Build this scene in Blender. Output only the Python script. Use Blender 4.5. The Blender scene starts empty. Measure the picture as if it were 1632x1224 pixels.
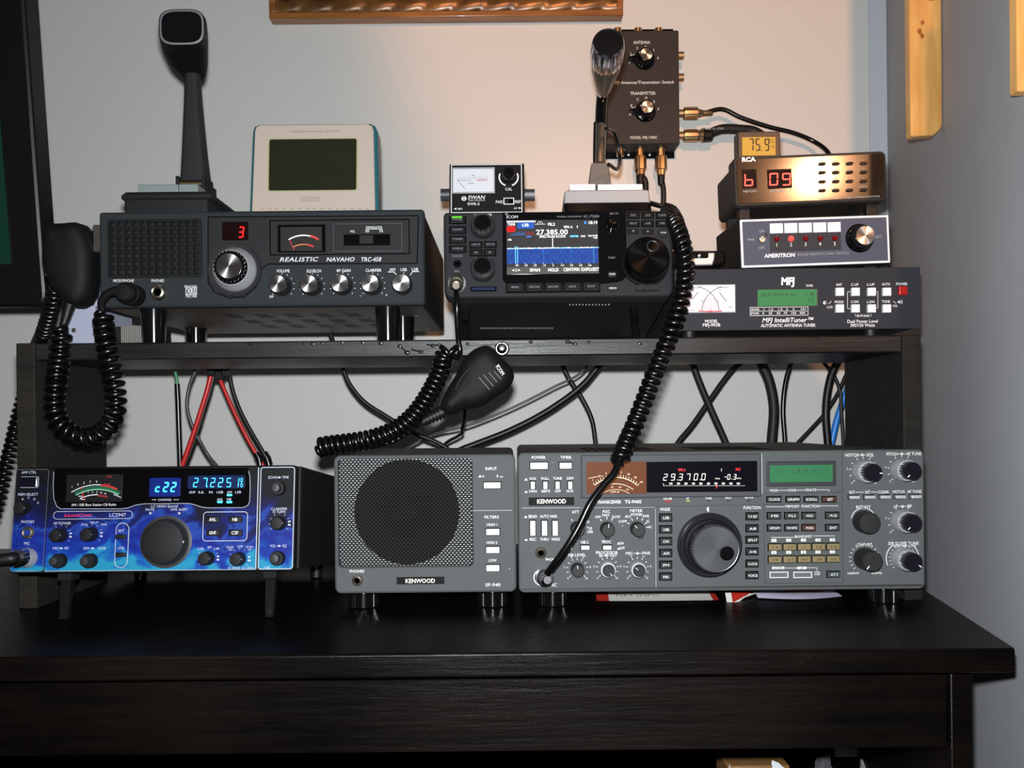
import bpy, bmesh, math, random
from mathutils import Vector, Matrix, Euler

random.seed(7)
SC = bpy.context.scene
COL = SC.collection
PI = math.pi
W, H, F, PX, PY = 1632, 1224, 1320.0, 816.0, 675.0
DESK, CAMZ = 0.75, 0.937
CAM = Vector((0, 0, CAMZ))
ROLL = math.radians(0.55)
RIGHT = Vector((math.cos(ROLL), 0, -math.sin(ROLL)))
UP = Vector((math.sin(ROLL), 0, math.cos(ROLL)))
FWD = Vector((0, 1, 0))


def ray(px, py):
    return RIGHT * ((px - PX) / F) + UP * ((PY - py) / F) + FWD


def pt(px, py, Y):
    """point of the room that is Y metres in front of the camera on the line of sight of a pixel"""
    return CAM + ray(px, py) * Y


# ------------------------------------------------------------------ materials
def lin(c):
    c /= 255.0
    return c / 12.92 if c <= 0.04045 else ((c + 0.055) / 1.055) ** 2.4


def rgb(c):
    return (lin(c[0]), lin(c[1]), lin(c[2]), 1)


MATS = {}


def mat(name, col=(128, 128, 128), rough=0.5, metal=0.0, spec=0.5, emit=None, es=1.0, bump=None, aniso=0.0, coat=0.0, coat_r=.08,
        stretch=None, mottle=None):
    """bump=(scale, strength), stretch=scale vector of the noise, mottle=(second colour, scale, lo, hi)"""
    if name in MATS:
        return MATS[name]
    m = bpy.data.materials.new(name)
    m.use_nodes = True
    nt = m.node_tree
    b = nt.nodes['Principled BSDF']
    b.inputs['Base Color'].default_value = rgb(col)
    b.inputs['Roughness'].default_value = rough
    b.inputs['Metallic'].default_value = metal
    b.inputs['Specular IOR Level'].default_value = spec
    if coat:
        b.inputs['Coat Weight'].default_value = coat
        b.inputs['Coat Roughness'].default_value = coat_r
    if emit:
        b.inputs['Emission Color'].default_value = rgb(emit)
        b.inputs['Emission Strength'].default_value = es
    if aniso:
        b.inputs['Anisotropic'].default_value = aniso
        tg = nt.nodes.new('ShaderNodeTangent')
        tg.direction_type = 'RADIAL'
        tg.axis = 'Y'
        nt.links.new(tg.outputs[0], b.inputs['Tangent'])
    if bump or mottle:
        tc = nt.nodes.new('ShaderNodeTexCoord')
        mp = nt.nodes.new('ShaderNodeMapping')
        mp.inputs['Scale'].default_value = stretch or (1, 1, 1)
        nt.links.new(tc.outputs['Object'], mp.inputs['Vector'])
    if bump:
        n = nt.nodes.new('ShaderNodeTexNoise')
        n.inputs['Scale'].default_value = bump[0]
        n.inputs['Detail'].default_value = 3
        bp = nt.nodes.new('ShaderNodeBump')
        bp.inputs['Strength'].default_value = bump[1]
        bp.inputs['Distance'].default_value = 0.001
        nt.links.new(mp.outputs[0], n.inputs['Vector'])
        nt.links.new(n.outputs['Fac'], bp.inputs['Height'])
        nt.links.new(bp.outputs[0], b.inputs['Normal'])
    if mottle:
        n2 = nt.nodes.new('ShaderNodeTexNoise')
        n2.inputs['Scale'].default_value = mottle[1]
        n2.inputs['Detail'].default_value = 6
        cr = nt.nodes.new('ShaderNodeValToRGB')
        cr.color_ramp.elements[0].position = mottle[2]
        cr.color_ramp.elements[0].color = rgb(col)
        cr.color_ramp.elements[1].position = mottle[3]
        cr.color_ramp.elements[1].color = rgb(mottle[0])
        nt.links.new(mp.outputs[0], n2.inputs['Vector'])
        nt.links.new(n2.outputs['Fac'], cr.inputs['Fac'])
        nt.links.new(cr.outputs[0], b.inputs['Base Color'])
    MATS[name] = m
    return m


# ------------------------------------------------------------------ outlines
def rrect(x0, z0, x1, z1, r=0.0, n=5):
    if x0 > x1: x0, x1 = x1, x0
    if z0 > z1: z0, z1 = z1, z0
    r = min(r, (x1 - x0) / 2 - 1e-6, (z1 - z0) / 2 - 1e-6)
    if r <= 1e-6:
        return [(x0, z0), (x1, z0), (x1, z1), (x0, z1)]
    out = []
    for cx, cz, a in ((x1 - r, z0 + r, -90), (x1 - r, z1 - r, 0), (x0 + r, z1 - r, 90), (x0 + r, z0 + r, 180)):
        for i in range(n + 1):
            t = math.radians(a + 90 * i / n)
            out.append((cx + r * math.cos(t), cz + r * math.sin(t)))
    return out


def offset(poly, d):
    """shrink (d>0) an outline, either winding"""
    n = len(poly)
    ar = sum(poly[i][0] * poly[(i + 1) % n][1] - poly[(i + 1) % n][0] * poly[i][1] for i in range(n))
    s = 1 if ar > 0 else -1
    out = []
    for i in range(n):
        p, q, r = Vector(poly[i - 1]), Vector(poly[i]), Vector(poly[(i + 1) % n])
        a, b = (q - p), (r - q)
        if a.length < 1e-9: a = b
        if b.length < 1e-9: b = a
        a.normalize(); b.normalize()
        na, nb = Vector((-a.y, a.x)) * s, Vector((-b.y, b.x)) * s
        m = na + nb
        if m.length < 1e-6: m = na
        m.normalize()
        k = d / max(0.4, m.dot(na))
        out.append((q.x + m.x * k, q.y + m.y * k))
    return out


def ellipse(cx, cz, rx, rz, n=32, a0=0):
    return [(cx + rx * math.cos(a0 + 2 * PI * i / n), cz + rz * math.sin(a0 + 2 * PI * i / n)) for i in range(n)]


def spline(pts, per=8):
    """smooth curve through 3-D points (Hermite, chord-length tangents)"""
    P = [Vector(p) for p in pts]
    n = len(P)
    d = [max(1e-9, (P[i + 1] - P[i]).length) for i in range(n - 1)]
    T = []
    for i in range(n):
        if n == 2 or i == 0: T.append((P[1] - P[0]) / d[0])
        elif i == n - 1: T.append((P[-1] - P[-2]) / d[-1])
        else: T.append(((P[i] - P[i - 1]) / d[i - 1] * d[i] + (P[i + 1] - P[i]) / d[i] * d[i - 1]) / (d[i] + d[i - 1]))
    if n > 2 and (P[0] - P[-1]).length < 1e-6:
        T[0] = T[-1] = ((P[1] - P[0]) / d[0] * d[-1] + (P[-1] - P[-2]) / d[-1] * d[0]) / (d[0] + d[-1])
    out = []
    for i in range(n - 1):
        for k in range(per):
            t = k / per
            out.append(P[i] * (2 * t ** 3 - 3 * t * t + 1) + T[i] * d[i] * (t ** 3 - 2 * t * t + t) + P[i + 1] * (3 * t * t - 2 * t ** 3) + T[i + 1] * d[i] * (t ** 3 - t * t))
    out.append(P[-1].copy())
    return out


def resample(pts, step):
    L = [0]
    for i in range(1, len(pts)):
        L.append(L[-1] + (pts[i] - pts[i - 1]).length)
    n = max(2, int(L[-1] / step))
    out, j = [], 0
    for i in range(n + 1):
        s = L[-1] * i / n
        while j < len(L) - 2 and L[j + 1] < s: j += 1
        t = (s - L[j]) / max(1e-9, L[j + 1] - L[j])
        out.append(pts[j].lerp(pts[j + 1], min(1, max(0, t))))
    return out


def frames(pts):
    n = len(pts)
    T = [(pts[min(n - 1, i + 1)] - pts[max(0, i - 1)]).normalized() for i in range(n)]
    ref = Vector((0, 1, 0)) if abs(T[0].y) < 0.9 else Vector((1, 0, 0))
    N = (ref - T[0] * ref.dot(T[0])).normalized()
    out = []
    for i in range(n):
        N = N - T[i] * N.dot(T[i])
        N.normalize()
        out.append((N.copy(), T[i].cross(N)))
    return out


def helix(pts, R, turns_pitch, ends=6, seg=11, taper=True):
    """points of a coiled cord along a path"""
    path = resample(pts, turns_pitch / seg)
    fr = frames(path)
    n = len(path)
    out = []
    for i, p in enumerate(path):
        e = min(i, n - 1 - i) / (ends or 1)
        k = min(1, e) if taper else 1
        a = 2 * PI * i / seg
        out.append(p + (fr[i][0] * math.cos(a) + fr[i][1] * math.sin(a)) * R * k)
    return out


# ------------------------------------------------------------------ text
_TXT = {}


def glyphs(s, shear=0.0, bold=0.0, spacing=1.0):
    key = (s, shear, bold, spacing)
    if key in _TXT: return _TXT[key]
    cu = bpy.data.curves.new('t', 'FONT')
    cu.body = s
    cu.size = 1
    cu.shear = shear
    cu.offset = bold
    cu.space_character = spacing
    cu.resolution_u = 2
    o = bpy.data.objects.new('t', cu)
    COL.objects.link(o)
    dg = bpy.context.evaluated_depsgraph_get()
    me = bpy.data.meshes.new_from_object(o.evaluated_get(dg))
    v = [(p.co.x, p.co.y) for p in me.vertices]
    f = [tuple(p.vertices) for p in me.polygons]
    bpy.data.objects.remove(o); bpy.data.curves.remove(cu); bpy.data.meshes.remove(me)
    _TXT[key] = (v, f)
    return v, f


def cap_height():
    v, f = glyphs('H')
    return max(p[1] for p in v)


CAPH = cap_height()

SEG = {'0': 'abcdef', '1': 'bc', '2': 'abged', '3': 'abgcd', '4': 'fgbc', '5': 'afgcd', '6': 'fegcd', '7': 'abc', '8': 'abcdefg',
       '9': 'abcdfg', 'c': 'ged', '-': 'g', '/': 'bc', ' ': ''}


# ------------------------------------------------------------------ mesh builder
class MB:
    def __init__(s):
        s.v, s.f, s.m, s.mats = [], [], [], []
        s.T = None
        s.round = False

    def mi(s, m):
        if m not in s.mats: s.mats.append(m)
        return s.mats.index(m)

    def add(s, verts, faces, m):
        k = len(s.v)
        if s.T is not None:
            verts = [s.T @ Vector(p) for p in verts]
        s.v += [tuple(p) for p in verts]
        s.f += [tuple(i + k for i in f) for f in faces]
        s.m += [s.mi(m)] * len(faces)

    def loft(s, rings, m, cap0=True, cap1=True, closed=True):
        n = len(rings[0])
        V = [p for r in rings for p in r]
        Fc = []
        for i in range(len(rings) - 1):
            for j in range(n if closed else n - 1):
                a, b = i * n + j, i * n + (j + 1) % n
                Fc.append((a, b, b + n, a + n))
        if cap0: Fc.append(tuple(range(n)))
        if cap1: Fc.append(tuple(range((len(rings) - 1) * n, len(rings) * n)))
        s.add(V, Fc, m)

    def prism(s, poly, yf, yb, m, bev=0.0, steps=None, dome=0.0):
        """outline in x-z extruded from yf (front) to yb (back); bev rounds the front rim"""
        if steps:
            rings = [[(x, y, z) for x, z in offset(poly, d)] for y, d in steps]
            if dome:
                r0 = rings[0]; n = len(r0); cx = sum(q[0] for q in r0) / n; cz = sum(q[2] for q in r0) / n; y0 = r0[0][1]
                rings = [[(cx + (q[0] - cx) * f, y0 - dome * (1 - f * f), cz + (q[2] - cz) * f) for q in r0] for f in (.05, .3, .55, .8)] + rings
        elif bev > 0:
            rings = [[(x, yf, z) for x, z in offset(poly, bev)], [(x, yf + bev * .42, z) for x, z in offset(poly, bev * .3)],
                     [(x, yf + bev, z) for x, z in poly], [(x, yb, z) for x, z in poly]]
        else:
            rings = [[(x, yf, z) for x, z in poly], [(x, yb, z) for x, z in poly]]
        s.loft(rings, m)

    def slab(s, x0, z0, x1, z1, yf, yb, m, r=0.0, bev=0.0):
        if x0 > x1: x0, x1 = x1, x0
        if z0 > z1: z0, z1 = z1, z0
        bev = min(bev, (x1 - x0) * .3, (z1 - z0) * .3)
        if bev <= 0 or r <= 0:
            return s.prism(rrect(x0, z0, x1, z1, r), yf, yb, m, bev)
        rings = [[(x, y, z) for x, z in rrect(x0 + d, z0 + d, x1 - d, z1 - d, max(r - d, 4e-5))] for y, d in ((yf, bev), (yf + bev * .42, bev * .3), (yf + bev, 0), (yb, 0))]
        s.loft(rings, m)

    def box(s, a, b, m):
        (x0, y0, z0), (x1, y1, z1) = a, b
        s.add([(x0, y0, z0), (x1, y0, z0), (x1, y1, z0), (x0, y1, z0), (x0, y0, z1), (x1, y0, z1), (x1, y1, z1), (x0, y1, z1)],
              [(0, 1, 2, 3), (4, 5, 6, 7), (0, 1, 5, 4), (1, 2, 6, 5), (2, 3, 7, 6), (3, 0, 4, 7)], m)

    def lathe(s, cx, cz, prof, m, n=32, flute=None, cap0=True, cap1=True, y0=0.0):
        """prof: (y, r) front to back around the y axis at cx, cz; flute=(count, depth)"""
        rings = []
        for y, r in prof:
            ring = []
            for i in range(n):
                a = 2 * PI * i / n
                rr = r
                if flute: rr = r - flute[1] * (1 if (int(i * flute[0] * 2 / n) % 2) else 0)
                ring.append((cx + rr * math.cos(a), y0 + y, cz + rr * math.sin(a)))
            rings.append(ring)
        s.loft(rings, m, cap0, cap1)

    def tube(s, pts, r, m, n=8, caps=True):
        s.round = True
        pts = [Vector(p) for p in pts]
        fr = frames(pts)
        rings = []
        for i, p in enumerate(pts):
            rr = r(i / (len(pts) - 1)) if callable(r) else r
            rings.append([p + (fr[i][0] * math.cos(2 * PI * j / n) + fr[i][1] * math.sin(2 * PI * j / n)) * rr for j in range(n)])
        s.loft(rings, m, caps, caps)

    def quad(s, x0, z0, x1, z1, y, m):
        s.add([(x0, y, z0), (x1, y, z0), (x1, y, z1), (x0, y, z1)], [(0, 1, 2, 3)], m)

    def poly(s, pts, y, m):
        s.add([(x, y, z) for x, z in pts], [tuple(range(len(pts)))], m)

    def line(s, pts, w, y, m):
        for (x0, z0), (x1, z1) in zip(pts[:-1], pts[1:]):
            d = Vector((x1 - x0, z1 - z0))
            if d.length < 1e-9: continue
            d.normalize()
            nx, nz = -d.y * w / 2, d.x * w / 2
            s.add([(x0 + nx, y, z0 + nz), (x1 + nx, y, z1 + nz), (x1 - nx, y, z1 - nz), (x0 - nx, y, z0 - nz)], [(0, 1, 2, 3)], m)

    def ring(s, poly, w, y, m):
        """flat outline band of width w inside a polygon"""
        inn = offset(poly, w)
        n = len(poly)
        s.add([(x, y, z) for x, z in poly] + [(x, y, z) for x, z in inn], [(i, (i + 1) % n, n + (i + 1) % n, n + i) for i in range(n)], m)

    def arc(s, cx, cz, r0, r1, a0, a1, y, m, n=20):
        """flat arc band; degrees clockwise from up"""
        V = []
        for i in range(n + 1):
            a = math.radians(a0 + (a1 - a0) * i / n)
            for r in (r0, r1): V.append((cx + r * math.sin(a), y, cz + r * math.cos(a)))
        s.add(V, [(2 * i, 2 * i + 1, 2 * i + 3, 2 * i + 2) for i in range(n)], m)

    def ticks(s, cx, cz, r0, r1, a0, a1, n, w, y, m):
        for i in range(n):
            a = math.radians(a0 + (a1 - a0) * i / max(1, n - 1))
            s.line([(cx + r0 * math.sin(a), cz + r0 * math.cos(a)), (cx + r1 * math.sin(a), cz + r1 * math.cos(a))], w, y, m)

    def text(s, st, x, z, h, m, w=None, y=-0.0003, shear=0.0, bold=0.0, align='C', rot=0.0, spacing=1.0):
        v, f = glyphs(st, shear, bold, spacing)
        if not v: return
        x0, x1 = min(p[0] for p in v), max(p[0] for p in v)
        k = h / CAPH
        kx = w / max(1e-6, (x1 - x0)) if w else k
        cx = {'C': (x0 + x1) / 2, 'L': x0, 'R': x1}[align]
        c, sn = math.cos(rot), math.sin(rot)
        V = []
        for p in v:
            u, t = (p[0] - cx) * kx, (p[1] - CAPH / 2) * k
            V.append((x + u * c - t * sn, y, z + u * sn + t * c))
        s.add(V, f, m)

    def seg7(s, st, x, z, w, h, m, y, t=0.14, slant=0.12, gap=1.35, off=None):
        """seven segment figures starting at left x, centre z"""
        th = t * h
        px = x
        for ch in st:
            if ch == '.':
                s.add([(px - w * .22, y, z - h / 2), (px - w * .22 + th, y, z - h / 2), (px - w * .22 + th, y, z - h / 2 + th),
                       (px - w * .22, y, z - h / 2 + th)], [(0, 1, 2, 3)], m)
                continue
            hh = h / 2
            g = th * .12
            S = {'a': (th * .5 + g, hh - th, w - th * .5 - g, hh), 'd': (th * .5 + g, -hh, w - th * .5 - g, -hh + th),
                 'g': (th * .5 + g, -th / 2, w - th * .5 - g, th / 2), 'f': (0, th * .25 + g, th, hh - th * .4), 'b': (w - th, th * .25 + g, w, hh - th * .4),
                 'e': (0, -hh + th * .4, th, -th * .25 - g), 'c': (w - th, -hh + th * .4, w, -th * .25 - g)}
            on = SEG.get(ch, '')
            for q, (a, b, c, d) in S.items():
                mm = m if q in on else off
                if mm is None: continue
                V = [(px + xx + slant * zz, y, z + zz) for xx, zz in ((a, b), (c, b), (c, d), (a, d))]
                s.add(V, [(0, 1, 2, 3)], mm)
            px += w * gap

    def build(s, name, parent=None, smooth=None, bevel=0.0, label=None, kind=None):
        if smooth is None: smooth = 60 if s.round else 24
        me = bpy.data.meshes.new(name)
        me.from_pydata(s.v, [], s.f)
        for m in s.mats: me.materials.append(m)
        me.polygons.foreach_set('material_index', s.m)
        bm = bmesh.new()
        bm.from_mesh(me)
        bmesh.ops.recalc_face_normals(bm, faces=bm.faces)
        bm.to_mesh(me); bm.free()
        if smooth:
            me.polygons.foreach_set('use_smooth', [True] * len(me.polygons))
            me.set_sharp_from_angle(angle=math.radians(smooth))
        o = bpy.data.objects.new(name, me)
        COL.objects.link(o)
        if parent is not None: o.parent = parent
        if bevel:
            b = o.modifiers.new('bevel', 'BEVEL')
            b.width = bevel; b.segments = 2; b.limit_method = 'ANGLE'; b.angle_limit = math.radians(50)
        if label: o['label'] = label
        if kind: o['kind'] = kind
        return o


def tag(o, label, cat, group=None):
    o['label'] = label; o['category'] = cat
    if group: o['group'] = group
    return o


def empty(name, loc=(0, 0, 0), rot=(0, 0, 0)):
    o = bpy.data.objects.new(name, None)
    o.empty_display_size = 0.03
    o.location = loc; o.rotation_euler = rot
    COL.objects.link(o)
    return o


class Dev:
    """a piece of equipment: local x right, z up, -y towards the viewer; the front panel is the plane y = 0"""

    def __init__(s, name, label, cat, origin, rx=0.0, ry=0.0, rz=0.0, group=None, mx=None):
        rot = Euler((math.radians(rx), math.radians(ry), math.radians(rz)))
        s.root = empty(name, origin, rot)
        tag(s.root, label, cat, group)
        s.M = Matrix.Translation(Vector(origin)) @ rot.to_matrix().to_4x4()
        if mx is not None:
            s.M = mx
            s.root.matrix_world = mx
        s.I = s.M.inverted()
        s.o = s.I @ CAM
        s.R = s.I.to_3x3()
        s.k = (Vector(s.M.translation) - CAM).y / F

    def P(s, px, py, y=0.0):
        d = s.R @ ray(px, py)
        t = (y - s.o.y) / d.y
        q = s.o + d * t
        return q.x, q.z

    def L(s, px, py, Y):
        """local point of a pixel at world depth Y"""
        return s.I @ pt(px, py, Y)

    def part(s, mb, name, **k):
        return mb.build(name, k.pop('parent', s.root), **k)

    def slab(s, mb, x0, y0, x1, y1, yf, yb, m, r=0, bev=0.0):
        a, b = s.P(x0, y0), s.P(x1, y1)
        mb.slab(a[0], a[1], b[0], b[1], yf, yb, m, r * s.k, bev)

    def quad(s, mb, x0, y0, x1, y1, y, m):
        a, b = s.P(x0, y0), s.P(x1, y1)
        mb.quad(a[0], a[1], b[0], b[1], y, m)

    def frame(s, mb, x0, y0, x1, y1, w, y, m, r=0):
        a, b = s.P(x0, y0), s.P(x1, y1)
        mb.ring(rrect(a[0], a[1], b[0], b[1], r * s.k), w * s.k, y, m)

    def line(s, mb, pts, w, m, y=-0.0003):
        mb.line([s.P(*p) for p in pts], w * s.k, y, m)

    def text(s, mb, st, px, py, h, m, w=None, y=-0.0003, **k):
        x, z = s.P(px, py)
        if 'rot' in k: k['rot'] = math.radians(k['rot'])
        mb.text(st, x, z, h * s.k, m, w * s.k if w else None, y, **k)

    def texts(s, mb, lst, m, **k):
        for t in lst:
            s.text(mb, t[0], t[1], t[2], t[3], m, t[4] if len(t) > 4 else None, **k)

    def ticks(s, mb, px, py, r0, r1, a0, a1, n, w, m, y=-0.0003):
        x, z = s.P(px, py)
        mb.ticks(x, z, r0 * s.k, r1 * s.k, a0, a1, n, w * s.k, y, m)

    def arc(s, mb, px, py, r0, r1, a0, a1, m, y=-0.0003, n=20):
        x, z = s.P(px, py)
        mb.arc(x, z, r0 * s.k, r1 * s.k, a0, a1, y, m, n)

    def knob(s, px, py, r, depth, m, cap=None, ptr=None, pang=0, flute=(20, 0.0006), collar=None, collar_r=0, collar_d=0.006, skirt=None,
             name='knob', dome=0.0, taper=0.92, label=None, yb=0.0, pw=0.16, capr=0.8, pl=(.35, .95), n=40):
        """a turned control: body, optional chrome collar, face cap and pointer line"""
        x, z = s.P(px, py)
        r = r * s.k
        mb = MB()
        if collar:
            cr = collar_r * s.k
            mb.lathe(x, z, [(-collar_d, cr * .9), (-collar_d * .8, cr), (yb, cr)], collar, n)
        if skirt:
            mb.lathe(x, z, [(-.003, r * 1.12), (-.0015, r * 1.25), (yb, r * 1.3)], skirt, n)
        prof = [(-depth - dome, r * .12), (-depth - dome * .6, r * .55)] if dome else [(-depth, r * .3)]
        prof += [(-depth, r * taper * .93), (-depth + .0008, r * taper), (yb, r)]
        nn = max(n, flute[0] * 4) if flute else n
        mb.lathe(x, z, prof, m, nn, flute)
        if cap:
            mb.lathe(x, z, [(-depth - .0009, r * capr * .05), (-depth - .0009, r * capr * .96), (-depth - .0004, r * capr), (-depth + .0006, r * capr)], cap, n)
        if ptr:
            a = math.radians(pang)
            q = -depth - dome * .4 - (.0012 if cap else .0004)
            mb.line([(x + r * pl[0] * math.sin(a), z + r * pl[0] * math.cos(a)), (x + r * taper * pl[1] * math.sin(a), z + r * taper * pl[1] * math.cos(a))], r * pw, q, ptr)
        return s.part(mb, name, label=label)

    def button(s, x0, y0, x1, y1, depth, m, r=1.0, name='push_button', well=None, txt=None, tm=None, th=4, tw=None, yb=0.001, bev=None, bold=0.01, label=None):
        mb = MB()
        if well:
            s.slab(mb, x0 - 1.2, y0 - 1.2, x1 + 1.2, y1 + 1.2, -0.0003, yb, well, r)
        s.slab(mb, x0, y0, x1, y1, -depth, yb, m, r, bev if bev is not None else min(.0008, depth * .5))
        if txt:
            s.text(mb, txt, (x0 + x1) / 2, (y0 + y1) / 2, th, tm, tw, y=-depth - .0002, bold=bold)
        return s.part(mb, name, label=label)

    def jack(s, px, py, r, m, hole, name='jack', depth=.004, inner=None):
        x, z = s.P(px, py)
        r *= s.k
        mb = MB()
        mb.lathe(x, z, [(-depth * .2, r * .42), (-depth * .9, r * .5), (-depth, r * .62), (-depth * .9, r * .78), (-depth * .3, r), (.001, r)], m, 32, cap0=False)
        mb.lathe(x, z, [(-depth * .25, r * .2), (-depth * .25, r * .47)], hole, 24)
        if inner: mb.lathe(x, z, [(-depth * .3, r * .2), (-depth * .3, r * .28)], inner, 16)
        return s.part(mb, name)


def at(o, lookat_n):
    """matrix that turns local -y (front) towards a direction, placed at o"""
    y = -Vector(lookat_n).normalized()
    up = Vector((0, 0, 1)) if abs(y.z) < .95 else Vector((0, -1, 0))
    x = y.cross(up).normalized()
    z = x.cross(y)
    M3 = Matrix((x, y, z)).transposed()
    return Matrix.Translation(Vector(o)) @ M3.to_4x4()
# ------------------------------------------------------------------ palette
white = mat('white_print', (205, 205, 205), .6)
dimwhite = mat('worn_white_print', (140, 142, 142), .6)
red_print = mat('red_print', (170, 25, 25), .6)
black_pl = mat('black_plastic', (12, 12, 14), .6, spec=.3, bump=(900, .12))
gloss_black = mat('glossy_black_plastic', (8, 8, 10), .12, spec=.5)
rubber = mat('black_rubber', (10, 10, 11), .5, spec=.3)
cordm = mat('black_cord_vinyl', (6, 6, 7), .26, spec=.45)
hole = mat('dark_opening', (4, 4, 4), .9, spec=.05)
chrome = mat('chrome', (215, 215, 220), .2, 1)
nickel = mat('nickel_plate', (195, 186, 168), .3, 1)
brass = mat('gold_plated_connector', (178, 152, 118), .36, 1)
steel = mat('steel_screw', (180, 180, 180), .3, 1)
bright = mat('bevelled_bright_metal', (165, 165, 168), .36, .45)
spun = mat('spun_aluminium', (200, 200, 202), .27, 1, aniso=.85)
silver_pl = mat('silver_paint', (120, 122, 125), .38, .35)
grey_key = mat('white_key_plastic', (205, 206, 208), .6)


def wood(name, dark, light, rough=.34, spec=.14, scuff=False):
    m = bpy.data.materials.new(name)
    m.use_nodes = True
    nt = m.node_tree; b = nt.nodes['Principled BSDF']
    tc = nt.nodes.new('ShaderNodeTexCoord')
    mp = nt.nodes.new('ShaderNodeMapping'); mp.inputs['Scale'].default_value = (3, 45, 45)
    n = nt.nodes.new('ShaderNodeTexNoise'); n.inputs['Scale'].default_value = 2.2; n.inputs['Detail'].default_value = 8; n.inputs['Roughness'].default_value = .65
    n2 = nt.nodes.new('ShaderNodeTexNoise'); n2.inputs['Scale'].default_value = 5; n2.inputs['Detail'].default_value = 5
    mx = nt.nodes.new('ShaderNodeMath'); mx.operation = 'MULTIPLY_ADD'; mx.inputs[1].default_value = .55
    cr = nt.nodes.new('ShaderNodeValToRGB')
    e = cr.color_ramp.elements
    e[0].position = .42; e[0].color = rgb(dark); e[1].position = .78; e[1].color = rgb(light)
    L = nt.links.new
    L(tc.outputs['Object'], mp.inputs['Vector']); L(mp.outputs[0], n.inputs['Vector']); L(tc.outputs['Object'], n2.inputs['Vector'])
    L(n2.outputs['Fac'], mx.inputs[0])
    hf = nt.nodes.new('ShaderNodeMath'); hf.operation = 'MULTIPLY'; hf.inputs[1].default_value = .5
    L(n.outputs['Fac'], hf.inputs[0]); L(hf.outputs[0], mx.inputs[2]); L(mx.outputs[0], cr.inputs['Fac']); L(cr.outputs[0], b.inputs['Base Color'])
    if scuff:
        n3 = nt.nodes.new('ShaderNodeTexNoise'); n3.inputs['Scale'].default_value = 9; n3.inputs['Detail'].default_value = 9; n3.inputs['Roughness'].default_value = .72
        c3 = nt.nodes.new('ShaderNodeValToRGB'); c3.color_ramp.elements[0].position = .655; c3.color_ramp.elements[0].color = (0, 0, 0, 1); c3.color_ramp.elements[1].position = .74; c3.color_ramp.elements[1].color = (1, 1, 1, 1)
        mxc = nt.nodes.new('ShaderNodeMixRGB'); mxc.inputs[2].default_value = rgb((46, 31, 17))
        L(tc.outputs['Object'], n3.inputs['Vector']); L(n3.outputs['Fac'], c3.inputs['Fac']); L(c3.outputs[0], mxc.inputs[0]); L(cr.outputs[0], mxc.inputs[1]); L(mxc.outputs[0], b.inputs['Base Color'])
    rr = nt.nodes.new('ShaderNodeMapRange'); rr.inputs['To Min'].default_value = rough - .1; rr.inputs['To Max'].default_value = rough + .2
    L(n2.outputs['Fac'], rr.inputs['Value']); L(rr.outputs[0], b.inputs['Roughness'])
    b.inputs['Specular IOR Level'].default_value = spec
    bp = nt.nodes.new('ShaderNodeBump'); bp.inputs['Strength'].default_value = .6; bp.inputs['Distance'].default_value = .0016
    L(n.outputs['Fac'], bp.inputs['Height']); L(bp.outputs[0], b.inputs['Normal'])
    return m


wood_desk = wood('black_stained_wood', (3, 2.6, 2.4), (18, 12, 9), .3, scuff=True)
wood_shelf = wood('black_stained_shelf_wood', (5, 5, 5.5), (40, 40, 41), .38, .3)
wood_side = wood('dark_stained_side_wood', (20, 18, 16), (40, 36, 32), .6)
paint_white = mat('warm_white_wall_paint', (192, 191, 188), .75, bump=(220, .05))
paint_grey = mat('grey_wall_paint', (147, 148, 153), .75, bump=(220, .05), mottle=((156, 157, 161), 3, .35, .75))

# ------------------------------------------------------------------ camera
cd = bpy.data.cameras.new('camera')
cam = bpy.data.objects.new('camera', cd)
COL.objects.link(cam)
Mc = Matrix((RIGHT, UP, -FWD)).transposed().to_4x4()
Mc.translation = CAM
cam.matrix_world = Mc
cd.sensor_width = 36
cd.lens = F * 36 / W
cd.shift_y = (PY - H / 2) / W
cd.clip_start = .02
SC.camera = cam

# ------------------------------------------------------------------ light
fl = bpy.data.lights.new('camera_flash', 'SPOT')
fl.energy = 60; fl.color = (.95, .985, 1.0)
fl.spot_size = math.radians(160); fl.spot_blend = .2; fl.shadow_soft_size = .011
fo = bpy.data.objects.new('camera_flash', fl); COL.objects.link(fo)
fo.location = CAM + Vector((-.004, .01, .042)); fo.rotation_euler = (math.radians(90), 0, 0)
for nm, loc, aim, e_, sp_, bl_, rad_ in (('room_lamp', (.06, -1.2, 1.92), (.40, 1.3, 1.66), 140, 31, .45, .07), ('hall_lamp', (1.06, -1.1, 1.79), (.30, .893, 1.2), 70, 16, .8, .035)):
    wl = bpy.data.lights.new(nm, 'SPOT')
    wl.energy = e_; wl.color = (1, .46, .21); wl.spot_size = math.radians(sp_); wl.spot_blend = bl_; wl.shadow_soft_size = rad_
    wo = bpy.data.objects.new(nm, wl); COL.objects.link(wo)
    wo.location = loc
    wo.rotation_euler = (Vector(aim) - Vector(loc)).to_track_quat('-Z', 'Y').to_euler()
wd = bpy.data.worlds.new('world'); SC.world = wd
wd.use_nodes = True
wd.node_tree.nodes['Background'].inputs[0].default_value = (1, .9, .82, 1)
wd.node_tree.nodes['Background'].inputs[1].default_value = .06
SC.view_settings.view_transform = 'Standard'
SC.view_settings.look = 'None'
SC.view_settings.exposure = 0
SC.view_settings.gamma = 1

# ------------------------------------------------------------------ room
WALL = 1.30
gx = pt(1416, 400, WALL).x
KW = (gx - .468) / (WALL - .775)      # the right wall runs obliquely, parallel to the desk end


def wx(Y): return .468 + KW * (Y - .775)


def struct(name, mb, **k):
    o = mb.build(name, None, **k); o['kind'] = 'structure'
    return o


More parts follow.
